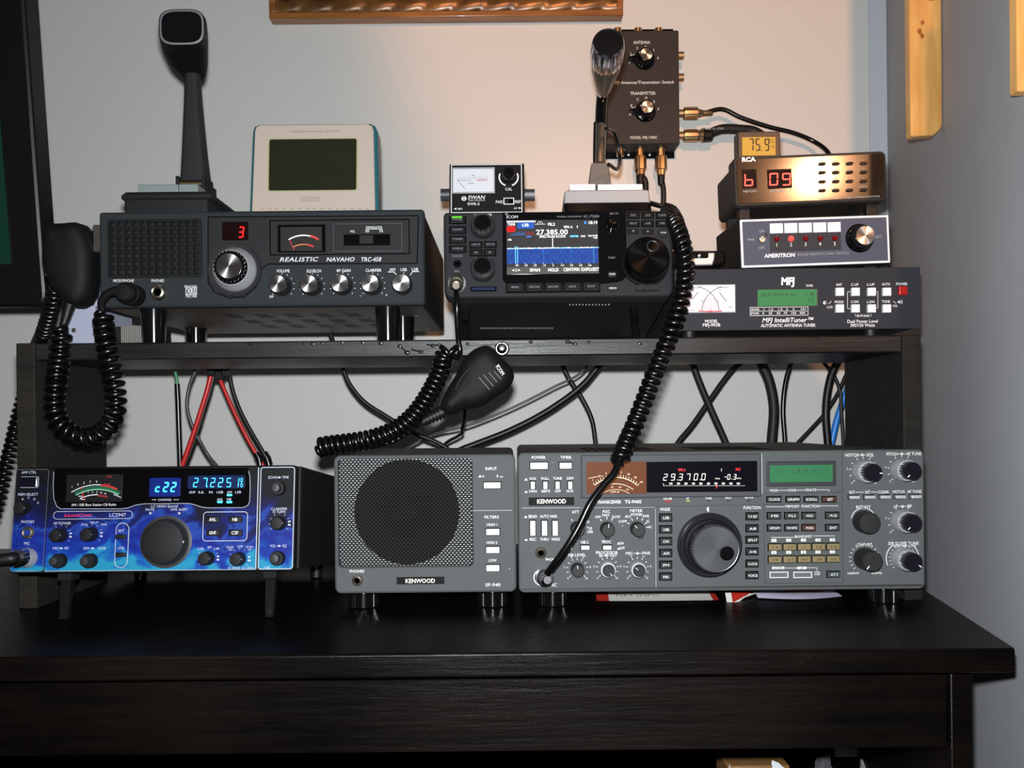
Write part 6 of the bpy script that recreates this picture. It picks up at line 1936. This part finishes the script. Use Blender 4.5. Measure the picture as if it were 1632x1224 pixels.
m = MB(); m.lathe(x, z, [(-.0035, 10 * k), (-.009, 11.5 * k), (-.009, 13 * k), (-.004, 15.5 * k), (.0, 16 * k)], bright, 40); D.part(m, 'microphone_socket')
D.knob(265.5, 863.6, 38, .0125, mat('leathery_black_knob', (18, 18, 19), .7, spec=.3, bump=(900, .2)), flute=None, dome=.0025, taper=.88, collar=chrome, collar_r=41.5, collar_d=.002, ptr=lt, pang=90, pl=(.97, 1.04), pw=.08, name='channel_knob')
for px, py, st in ((341, 828, 'ANL'), (376.4, 828, 'NB'), (341, 849, 'GNF'), (376.4, 849, 'CSF')): D.button(px - 10.5, py - 5, px + 10.5, py + 5, .0036, black_pl, .6, txt=st, tm=white, th=5, tw=11 if len(st) > 2 else 8, yb=0)
for py in (855.5, 884): D.button(187, py - 3.5, 202, py + 3.5, .0045, black_pl, .6, yb=0)
D.button(33.5, 760.5, 61, 776.5, .003, mat('blue_black_key', (10, 10, 22), .2), 1.5, yb=0)
m = MB()
m.ring(rrect(*D.P(85.5, 828), *D.P(213, 813.8), 7 * k), .9 * k, yq, lt); m.ring(rrect(*D.P(182.5, 905.5), *D.P(207.5, 833), 12 * k), 1.1 * k, yq, lt); m.ring(rrect(*D.P(323, 862.8), *D.P(396, 815), 6 * k), 1.1 * k, yq, lt)
m.ring(rrect(*D.P(32, 777.5), *D.P(63.5, 759.5), 3 * k), .9 * k, yq, lt); m.line([D.P(28, 910), D.P(58, 910)], .5 * k, yq, lt)
D.texts(m, [('AMP CTRL', 47.4, 753, 4, 24), ('MEM SELECT', 46, 788, 4, 32), ('PHONES', 45.5, 831.5, 4.2, 20.5), ('MIC', 44, 866, 4.2, 9), ('RF POWER', 100.7, 834, 4.2, 27), ('DELAY', 152, 832.5, 3, 14), ('ECHO', 136, 836, 3, 10), ('TIME', 166, 836, 3, 10), ('MIC', 90.5, 873.7, 4, 10), ('RF', 107.5, 873.7, 4, 6.5), ('DIM', 138.5, 873.7, 4, 9), ('TONE', 163, 873.7, 4, 12.5), ('SET', 194, 846, 4.4, 9.5), ('STN', 194, 873.7, 4.4, 9.5),
            ('MUTE', 240, 812.3, 3.8, 14), ('SWR ALERT', 286.5, 812, 3.8, 27.5), ('USB', 320.5, 874.5, 3.4, 9.5), ('AM', 334.5, 872, 3.4, 6.5), ('LSB', 346, 874.3, 3.4, 9), ('SCAN', 367.5, 872, 3.2, 11), ('ON', 368, 876, 3.2, 6), ('OFF', 383.5, 871, 3.2, 9), ('SCAN', 398.5, 871.5, 3.2, 11), ('UP', 398.5, 875.5, 3.2, 6), ('ECHO', 435.5, 761, 4.2, 14), ('TIME', 455.5, 760.8, 4.2, 10.5), ('CLARIFIER', 445.5, 811, 4, 26), ('10 TURN', 445.5, 815.6, 4, 20), ('VOL', 435.5, 870, 4.2, 9.5), ('SQ', 454, 869.8, 4.2, 6.5), ('OFF', 426, 904.8, 4, 9), ('A', 30, 802, 3.4), ('B', 37.5, 795.5, 3.4), ('C', 46.7, 793, 3.4), ('D', 56.2, 795.5, 3.4), ('E', 62, 801.5, 3.4)], mat('pale_lilac_print', (175, 178, 200), .6), y=yq)
for px, py in ((98.7, 873.7), (148.5, 873.7), (445.5, 761), (445.3, 870)): q = D.P(px, py); m.line([(q[0] - 3.4 * k, q[1]), (q[0] + 3.4 * k, q[1])], .7 * k, yq, white); m.poly(ellipse(q[0], q[1], 1.8 * k, 1.8 * k, 4), yq - .0001, white)
D.text(m, 'LeonCom', 125, 821, 5, mat('bright_red_print', (190, 22, 34), .5), 44, y=yq, shear=.25, bold=.02); D.text(m, 'LC2947', 188.4, 820.6, 5.4, mat('pale_lilac_print', (175, 178, 200), .6), 27, y=yq, shear=.1)
D.text(m, 'LC HIGH Special', 263, 806.7, 4, lt, 43, y=yq, shear=.1, bold=.01); D.text(m, 'SUPER SCAN', 384, 905.3, 4, lt, 42, y=yq, shear=.3)
for px, py in ((240.5, 818), (286.5, 818)): q = D.P(px, py); m.poly(ellipse(q[0], q[1], 2.3 * k, 2 * k, 10), yq, mat('pale_lamp', (150, 155, 165), .4))
yw = -.0027
D.texts(m, [('AM / SSB Base Station CB Radio', 151.7, 804.5, 3.8, 72)], white, y=yw)
D.texts(m, [('CHANNEL', 264.8, 796.6, 3.4, 22), ('GNF', 308, 784.7, 3.8, 10), ('R.B.', 322.5, 784.7, 3.8, 9), ('PA', 338, 784.7, 3.8, 6.5), ('USB', 352, 784.6, 3.8, 10.5), ('AM', 367, 784.6, 3.8, 8), ('LSB', 381, 784.5, 3.8, 9.5), ('ANL', 352, 796, 3.8, 9.5), ('NB', 366.6, 795.8, 3.8, 7)], mat('pale_lilac_print', (175, 178, 200), .6), y=yw)
D.line(m, [(244, 796.6), (251.5, 796.6)], .6, white, y=yw); D.line(m, [(278.5, 796.5), (287, 796.5)], .6, white, y=yw)
for px, py in ((98, 853), (147, 852), (332.5, 889.5), (382, 890.7), (446, 834)): D.ticks(m, px, py, 14.5, 17.5, -125, 125, 9, .8, dimwhite, y=yq); D.ticks(m, px, py, 14, 18, 80, 100, 2, 1.6, white, y=yq)
D.part(m, 'lettering')
base = DESK
c_, s_ = math.cos(math.radians(BT)), math.sin(math.radians(BT))
def gnd(y): return (DESK - o.z + s_ * y) / c_
for px, py in ((96, 918), (426, 916)):
    m = MB(); x = D.P(px, 925)[0]
    m.box((x - 11 * k, .006, BZ0 - .0075), (x + 11 * k, .024, BZ0 + .0008), mat('grey_foot_block', (15, 16, 18), .8, spec=.2)); D.part(m, 'foot_block', bevel=.001)
    m = MB(); g_ = gnd(.012)
    m.loft([[(x + u * 8.2 * k, .014 + v * .005, BZ0 - .0074) for u, v in ((-1, -1), (1, -1), (1, 1), (-1, 1))], [(x + u * 6.6 * k, .012 + v * .004, g_ + .0008) for u, v in ((-1, -1), (1, -1), (1, 1), (-1, 1))]], mat('scuffed_black_leg', (6, 6, 6), .8, spec=.15, mottle=((26, 26, 25), 120, .6, .75)))
    D.part(m, 'front_leg', bevel=.001)
for x in (BX0 + .03, BX1 - .03):
    g_ = gnd(.22); m = MB(); m.T = Matrix.Translation((x, .22, BZ0 + .001)) @ Matrix.Rotation(-PI / 2, 4, 'X'); h_ = max(.002, BZ0 + .001 - g_ - .0006); m.lathe(0, 0, [(0, .008), (h_, .007)], rubber, 16); D.part(m, 'rear_foot')
blue = D

# microphone lead plugged into the blue radio
o = blue.M @ Vector((blue.P(45, 889)[0], -.009, blue.P(45, 889)[1]))
D = Dev('microphone_lead', 'thick black lead with chrome plug in the MIC socket of the blue radio', 'cable', o)
mm = MB(); dr = Vector((-.55, -.83, .02)).normalized(); mm.T = at(Vector((0, .004, 0)), dr)
mm.lathe(0, 0, [(-.019, .005), (-.018, .0065), (-.010, .0072), (-.009, .0088), (-.0, .0088), (.003, .0075)], chrome, 32); D.part(mm, 'plug')
e_ = dr * .017
m = MB(); m.tube(spline([e_, e_ + dr * .012, D.I @ pt(22, 889, .772), D.I @ pt(4, 893, .774), D.I @ pt(-30, 905, .785), D.I @ pt(-90, 960, .80), D.I @ pt(-130, 978, .805)]), lambda t: .0062 - .0022 * t, rubber, 12); D.part(m, 'lead')

# coiled cord hanging behind the left upright
pts = [(88, 458, .90), (82, 490, .92), (72, 525, .95), (58, 560, 1.03), (44, 610, 1.06), (30, 660, 1.06), (18, 710, 1.05), (8, 750, 1.04), (-4, 800, 1.03), (-25, 850, 1.02), (-60, 872, 1.0)]
o = pt(*pts[0])
D = Dev('coiled_cord', 'coiled black cord hanging down behind the left upright of the shelf', 'cable', o)
P3 = spline([D.I @ pt(*p) for p in pts], 10)
m = MB(); m.tube(helix(P3, .0064, .0076, 4), .0028, cordm, 7); D.part(m, 'coil')
# ================================================================== cables between shelf and desk
cablem = mat('black_cable_jacket', (9, 9, 10), .45, spec=.35)


def cable(name, label, pts, r, col=cablem, group=None, ends=None, n=10):
    if pts[-1][1] > 830 and pts[-2][1] < 760:      # carry on in the same direction behind the equipment before dropping to the desk
        (xa, ya_, _), (xb, yb_2, Yb) = pts[-3], pts[-2]
        L_2 = math.hypot(xb - xa, yb_2 - ya_)
        q1 = (xb + (xb - xa) / L_2 * 26, yb_2 + (yb_2 - ya_) / L_2 * 26, Yb)
        pts = pts[:-1] + [q1, (q1[0] + (xb - xa) / L_2 * 8, pts[-1][1], pts[-1][2])]
    w = [pt(x, y, Y) for x, y, Y in pts]
    e = empty(name, w[0]); tag(e, label, 'cable', group)
    P = spline([p - w[0] for p in w], 10)
    m = MB(); m.tube(P, r, col, n); m.build('lead', e)
    return e


redw = mat('red_wire_insulation', (170, 22, 24), .4)
greenw = mat('green_wire_insulation', (50, 120, 80), .4)
greyw = mat('grey_cable', (46, 48, 48), .4)
bluew = mat('blue_wire_insulation', (30, 110, 190), .4)
up = 553   # hidden behind the shelf board
B1 = 1.085


def dn(px, Y): return (px, PY + (CAMZ - DESK - .006) * F / Y, Y)


c = cable('ground_wire', 'green wire entering a black sleeve, leftmost behind the blue radio', [(272, up, B1), (277, 585, B1), (281, 600, B1), (283, 625, B1), (285, 680, B1), (287, 740, B1), dn(288, B1)], .0021, greenw)
m = MB(); o0 = pt(272, up, B1)
m.tube([p - o0 for p in spline([pt(282.2, 612, B1), pt(283, 625, B1), pt(285, 680, B1), pt(287, 740, B1), pt(*dn(288, B1))])], .0034, cordm, 10); m.build('sleeve', c)
cable('thin_cable', 'thin dark cable curving between the green wire and the red lead', [(316, up, 1.09), (312, 588, 1.09), (302, 615, 1.09), (298, 645, 1.09), (305, 675, 1.092), (318, 702, 1.095), (332, 726, 1.10), (345, 742, 1.10), dn(352, 1.10)], .0022, greyw)
cable('power_lead', 'thick red power lead slanting down to the left behind the blue radio', [(330, up, B1), (337, 590, B1), (332, 615, B1), (320, 655, B1), (306, 698, B1), (291, 740, B1), dn(286, B1)], .0032, redw)
cable('power_lead', 'black power lead beside the thick red lead, slanting down to the left', [(334, up, 1.094), (342, 590, 1.094), (337, 615, 1.094), (326, 652, 1.094), (312, 698, 1.094), (296, 740, 1.094), dn(292, 1.094)], .0028, cablem)
c = cable('power_lead', 'thin red power lead slanting down to the right behind the blue radio', [(341, up, B1), (348, 597, B1), (358, 622, B1), (375, 660, B1), (395, 700, B1), (411, 728, B1), dn(416, B1)], .0026, redw)
m = MB(); o0 = pt(341, up, B1); m.tube([pt(408, 722, B1) - o0, pt(413, 731, B1) - o0, pt(415, 742, B1) - o0], .0042, cordm, 10); m.build('splice_sleeve', c)
c = cable('power_lead', 'black power lead right of the thin red lead, slanting down to the right', [(356, up, 1.09), (365, 594, 1.09), (371, 622, 1.09), (380, 648, 1.09), (398, 684, 1.09), (420, 722, 1.09), (428, 738, 1.09), dn(431, 1.09)], .0026, cablem)
m = MB(); o0 = pt(356, up, 1.09); m.tube([pt(420, 722, 1.09) - o0, pt(426, 731, 1.09) - o0, pt(429, 742, 1.09) - o0], .0052, cordm, 10); m.build('splice_sleeve', c)
# row of power plugs where the leads start
for px, py, lab in ((339, 592, 'black power plug on the thick red lead under the shelf'), (350, 598, 'black power plug on the thin red lead under the shelf'), (361, 593, 'black power plug on the right black lead under the shelf')):
    p = pt(px, py, 1.076)
    e = empty('power_plug', p); tag(e, lab, 'plug', 'power plugs under the shelf')
    m = MB(); m.box((-.006, -.005, -.006), (.006, .0055, .026), rubber); m.build('housing', e, bevel=.001)
    m = MB(); m.box((-.004, -.0056, .004), (.004, -.0045, .020), gloss_black); m.build('latch', e)
cable('double_cable', 'twin black cable curving from the shelf down behind the loudspeaker', [(510, 478, 1.118), (520, 510, 1.117), (531, 545, 1.115), (545, 583, 1.11), (556, 610, 1.11), (578, 638, 1.11), (615, 663, 1.11), (660, 690, 1.11), (702, 708, 1.11), (740, 735, 1.11), dn(760, 1.11)], .0030, cablem)
cable('thin_cable', 'short thin cable hanging behind the palm microphone', [(742, 600, .99), (741, 650, .995), (737, 680, 1.05), (728, 696, 1.13), (711, 706, 1.15), (690, 730, 1.15), dn(680, 1.15)], .0021, cablem)
cable('thin_cable', 'thin grey cable sagging from shelf to left behind the palm microphone', [(952, up, 1.14), (930, 590, 1.14), (880, 618, 1.14), (800, 657, 1.14), (740, 680, 1.14), (690, 692, 1.14), (650, 712, 1.14), dn(610, 1.14)], .0017, greyw)
cable('black_cable', 'thicker black cable sweeping from the shelf down to the loudspeaker back', [(990, up, 1.13), (958, 580, 1.13), (930, 612, 1.13), (880, 650, 1.13), (815, 685, 1.13), (757, 708, 1.13), dn(720, 1.13)], .0043, cablem)
cable('black_cable', 'black cable crossing the sweeping cable, behind the left end of the base transceiver', [(890, up, 1.19), (893, 572, 1.19), (905, 600, 1.19), (927, 634, 1.19), (943, 668, 1.19), (949, 704, 1.19), dn(950, 1.19)], .0034, cablem)
cable('thin_cable', 'thin black cable slanting down to meet the blue wire at the right upright', [(1294, up, 1.21), (1303, 566, 1.21), (1316, 582, 1.21), (1328, 597, 1.21), (1338, 620, 1.21), (1341, 660, 1.21), dn(1342, 1.21)], .0026, cablem)
cable('black_cable', 'thick black cable bowing down beside the right upright of the shelf', [(1352, up, 1.2), (1343, 566, 1.2), (1328, 590, 1.2), (1320, 618, 1.2), (1316, 660, 1.2), (1319, 702, 1.2), dn(1322, 1.2)], .0056, cablem)
cable('thin_cable', 'thin cable slanting left from the right upright to the base transceiver top', [(1368, 570, 1.23), (1350, 595, 1.23), (1336, 625, 1.23), (1312, 662, 1.23), (1292, 684, 1.23), (1274, 703, 1.23), dn(1262, 1.23)], .0027, cablem)
cable('blue_wire', 'bright blue cable peeping out beside the right upright of the shelf', [(1372, 570, 1.22), (1356, 605, 1.22), (1345, 635, 1.22), (1334, 668, 1.22), (1326, 702, 1.22), dn(1322, 1.22)], .0046, bluew)
# wiring seen in the gap between the blue radio and the loudspeaker
cable('red_cable', 'red and pale cable seen in the gap left of the loudspeaker', [(505, 760, 1.2), (520, 790, 1.2), (529, 812, 1.2), (528, 840, 1.2), (526, 860, 1.2), dn(520, 1.2)], .0032, redw)
cable('black_cable', 'black cable loop in the gap left of the loudspeaker', [(545, 745, 1.06), (530, 790, 1.06), (522, 815, 1.06), (523, 840, 1.06), (534, 858, 1.06), dn(548, 1.06)], .0026, cablem)

# ================================================================== papers under the base transceiver
paper = mat('white_paper', (215, 212, 206), .55)
redp = mat('red_printed_paper', (176, 40, 28), .5)
brownp = mat('brown_printed_paper', (150, 100, 40), .55)
lilac = mat('pale_lilac_paper', (188, 180, 205), .55)


def sheet(m, fn, nu, nv, matf, th=.0004):
    """curved sheet: fn(u, v) -> point; a second skin gives it thickness"""
    for k_, dz_ in ((0, 0), (1, -th)):
        V = [fn(u / nu, v / nv) + Vector((0, 0, dz_)) for v in range(nv + 1) for u in range(nu + 1)]
        groups = {}
        for v in range(nv):
            for u in range(nu):
                mm = matf((u + .5) / nu, (v + .5) / nv)
                groups.setdefault(mm, []).append((v * (nu + 1) + u, v * (nu + 1) + u + 1, (v + 1) * (nu + 1) + u + 1, (v + 1) * (nu + 1) + u))
        for mm, fs in groups.items(): m.add(V, fs, mm)


def desk_pt(px, py):
    """point of the desk top under a pixel"""
    d = ray(px, py)
    return CAM + d * ((DESK - CAMZ) / d.z)


a, b = desk_pt(951, 959), desk_pt(1146, 957.5)
e = empty('leaflet', a); tag(e, 'white leaflet with red ends lying on the desk under the base transceiver', 'leaflet')
m = MB()
ab = b - a
def f1(u, v): return Vector((ab.x * u + .004 * v, ab.y * u - .006 * math.sin(PI * u) + .055 * v, .0012 + .0055 * v * v + .0010 * math.sin(PI * u) + (.002 * v)))
sheet(m, f1, 40, 6, lambda u, v: redp if (u < .11 or u > .95) and v < .95 else paper); m.build('paper_sheet', e)
m = MB()
m.text('NET INFO', ab.x * .34, -.004, .003, mat('grey_ink', (70, 70, 72), .6), .045, y=0)
m.v = [tuple(f1(max(0, min(1, p[0] / ab.x)), .45 + p[2] * 30) + Vector((0, 0, .0004))) for p in m.v]
m.build('print', e)
e = empty('leaflet', a + Vector((.03, .035, 0))); tag(e, 'second white sheet behind the red-ended leaflet, under the base transceiver', 'leaflet')
m = MB(); sheet(m, lambda u, v: Vector((.10 * u, .010 * u + .05 * v, .0086 + .003 * u + .003 * v)), 20, 4, lambda u, v: paper); m.build('paper_sheet', e)
# folded packet
q = [pt(1156, 942, .846), pt(1164, 942, .846), pt(1168, 960, .862), pt(1200, 940.5, .842)]
p0 = desk_pt(1160, 969)
e = empty('folded_packet', p0); tag(e, 'folded red and white packet poking out under the middle of the base transceiver', 'packet')
def at_(px, py, Y): return pt(px, py, Y) - p0
m = MB()
A, Bq, Cq, Dq = at_(1156, 944, .872), at_(1165, 943.5, .873), at_(1168, 961.5, .855), at_(1160, 967.5, .850)
for s_ in (0, .0012): m.add([A + Vector((0, s_, 0)), Bq + Vector((0, s_, 0)), Cq + Vector((0, s_, 0)), Dq + Vector((0, s_, 0))], [(0, 1, 2, 3)], paper)
m.build('white_edge', e)
m = MB()
E_, F_ = at_(1202, 942.5, .885), at_(1190, 947.5, .876)
for s_ in (0, .0012): m.add([Bq + Vector((0, s_, 0)), E_ + Vector((0, s_, 0)), F_ + Vector((0, s_, 0)), Cq + Vector((0, s_, 0))], [(0, 1, 2, 3)], redp)
m.build('red_face', e)
m = MB(); m.tube([Dq, at_(1172, 962, .857), at_(1185, 952, .868), at_(1204, 945, .884)], .0009, paper, 6); m.tube([Cq, at_(1180, 955, .864), at_(1196, 946, .880)], .0006, paper, 6); m.build('fold_edge', e)
a, b = desk_pt(1208, 955), desk_pt(1342, 951)
e = empty('folded_paper', a); tag(e, 'folded pale paper with a brown page lying under the right half of the base transceiver', 'paper')
ab2 = b - a
m = MB(); sheet(m, lambda u, v: Vector((ab2.x * u, ab2.y * u + .055 * v - .010 * math.sin(PI * u) , .0008 + .0035 * (1 - u) * math.sin(PI * min(1, v * 2 + .1)) + .004 * v)), 30, 6, lambda u, v: lilac); m.build('lower_leaf', e)
m = MB(); sheet(m, lambda u, v: Vector((ab2.x * (.0 + 1.0 * u) + .002, ab2.y * u + .006 + .05 * v, .0064 + .003 * v + .0012 * math.sin(PI * u))), 30, 4, lambda u, v: brownp if .3 < u < .85 else paper); m.build('upper_leaf', e)

# ================================================================== things on the shelf under the desk
clear = bpy.data.materials.new('clear_plastic_film'); clear.use_nodes = True
bs = clear.node_tree.nodes['Principled BSDF']
bs.inputs['Base Color'].default_value = (.75, .77, .8, 1); bs.inputs['Roughness'].default_value = .15; bs.inputs['Alpha'].default_value = .35
milky = mat('milky_plastic_film', (120, 124, 128), .3)
card = mat('brown_cardboard', (112, 78, 40), .7)


def crumple(m, cx, cy, w, d, h, mt, seed, n=14, top=.6):
    r = random.Random(seed)
    rings = []
    for i in range(n + 1):
        t = i / n
        k_ = (1 - t * (1 - top)) * (1.0 + .15 * math.sin(t * 5 + seed))
        rings.append([Vector((cx + w * k_ * math.cos(2 * PI * j / 18) * (1 + r.uniform(-.16, .16)) / 2, cy + d * k_ * math.sin(2 * PI * j / 18) * (1 + r.uniform(-.16, .16)) / 2, h * t * (1 + (r.uniform(-.10, .05) if i > 1 else 0)))) for j in range(18)])
    m.loft(rings, mt)


def under(px, py, Y): return pt(px, py, Y)
p = under(1205, 1209, .86); e = empty('torn_carton', (p.x, .87, SHZ + .0005)); tag(e, 'torn white and brown carton on the shelf under the desk', 'carton')
hz = p.z - SHZ
m = MB(); w_ = .032
m.box((-w_, -.02, 0), (w_, .03, hz - .004), card); m.build('carton_body', e, bevel=.002)
m = MB(); m.add([(.008, -.0205, hz * .6), (.014, -.021, hz + .001), (.021, -.021, hz - .002), (.028, -.021, hz - .008), (.027, -.0205, hz * .6), (.008, -.019, hz * .6), (.014, -.018, hz + .001), (.021, -.018, hz - .002), (.028, -.018, hz - .008), (.027, -.018, hz * .6)], [(0, 1, 2, 3, 4), (5, 6, 7, 8, 9)], mat('white_card_flap', (190, 195, 200), .5)); m.build('torn_flap', e)
m = MB(); crumple(m, -.022, -.022, .036, .02, hz - .004, clear, 4); m.build('plastic_film', e, smooth=0)
p = under(1372, 1197, .87); e = empty('plastic_bag', (p.x, .88, SHZ + .0005)); tag(e, 'crumpled clear plastic bag on the shelf under the desk, near the right side panel', 'bag')
hz = p.z - SHZ
m = MB(); crumple(m, .018, -.01, .05, .06, hz - .012, clear, 9); m.build('film_body', e, smooth=0)
m = MB(); crumple(m, -.036, .0, .05, .05, hz - .010, mat('grey_plastic_film', (70, 70, 72), .25), 12, top=.3); m.build('film_fold', e, smooth=0)
m = MB(); m.slab(-.022, hz - .013, .022, hz, .004, .012, milky, .003, .002); m.build('rolled_top', e)
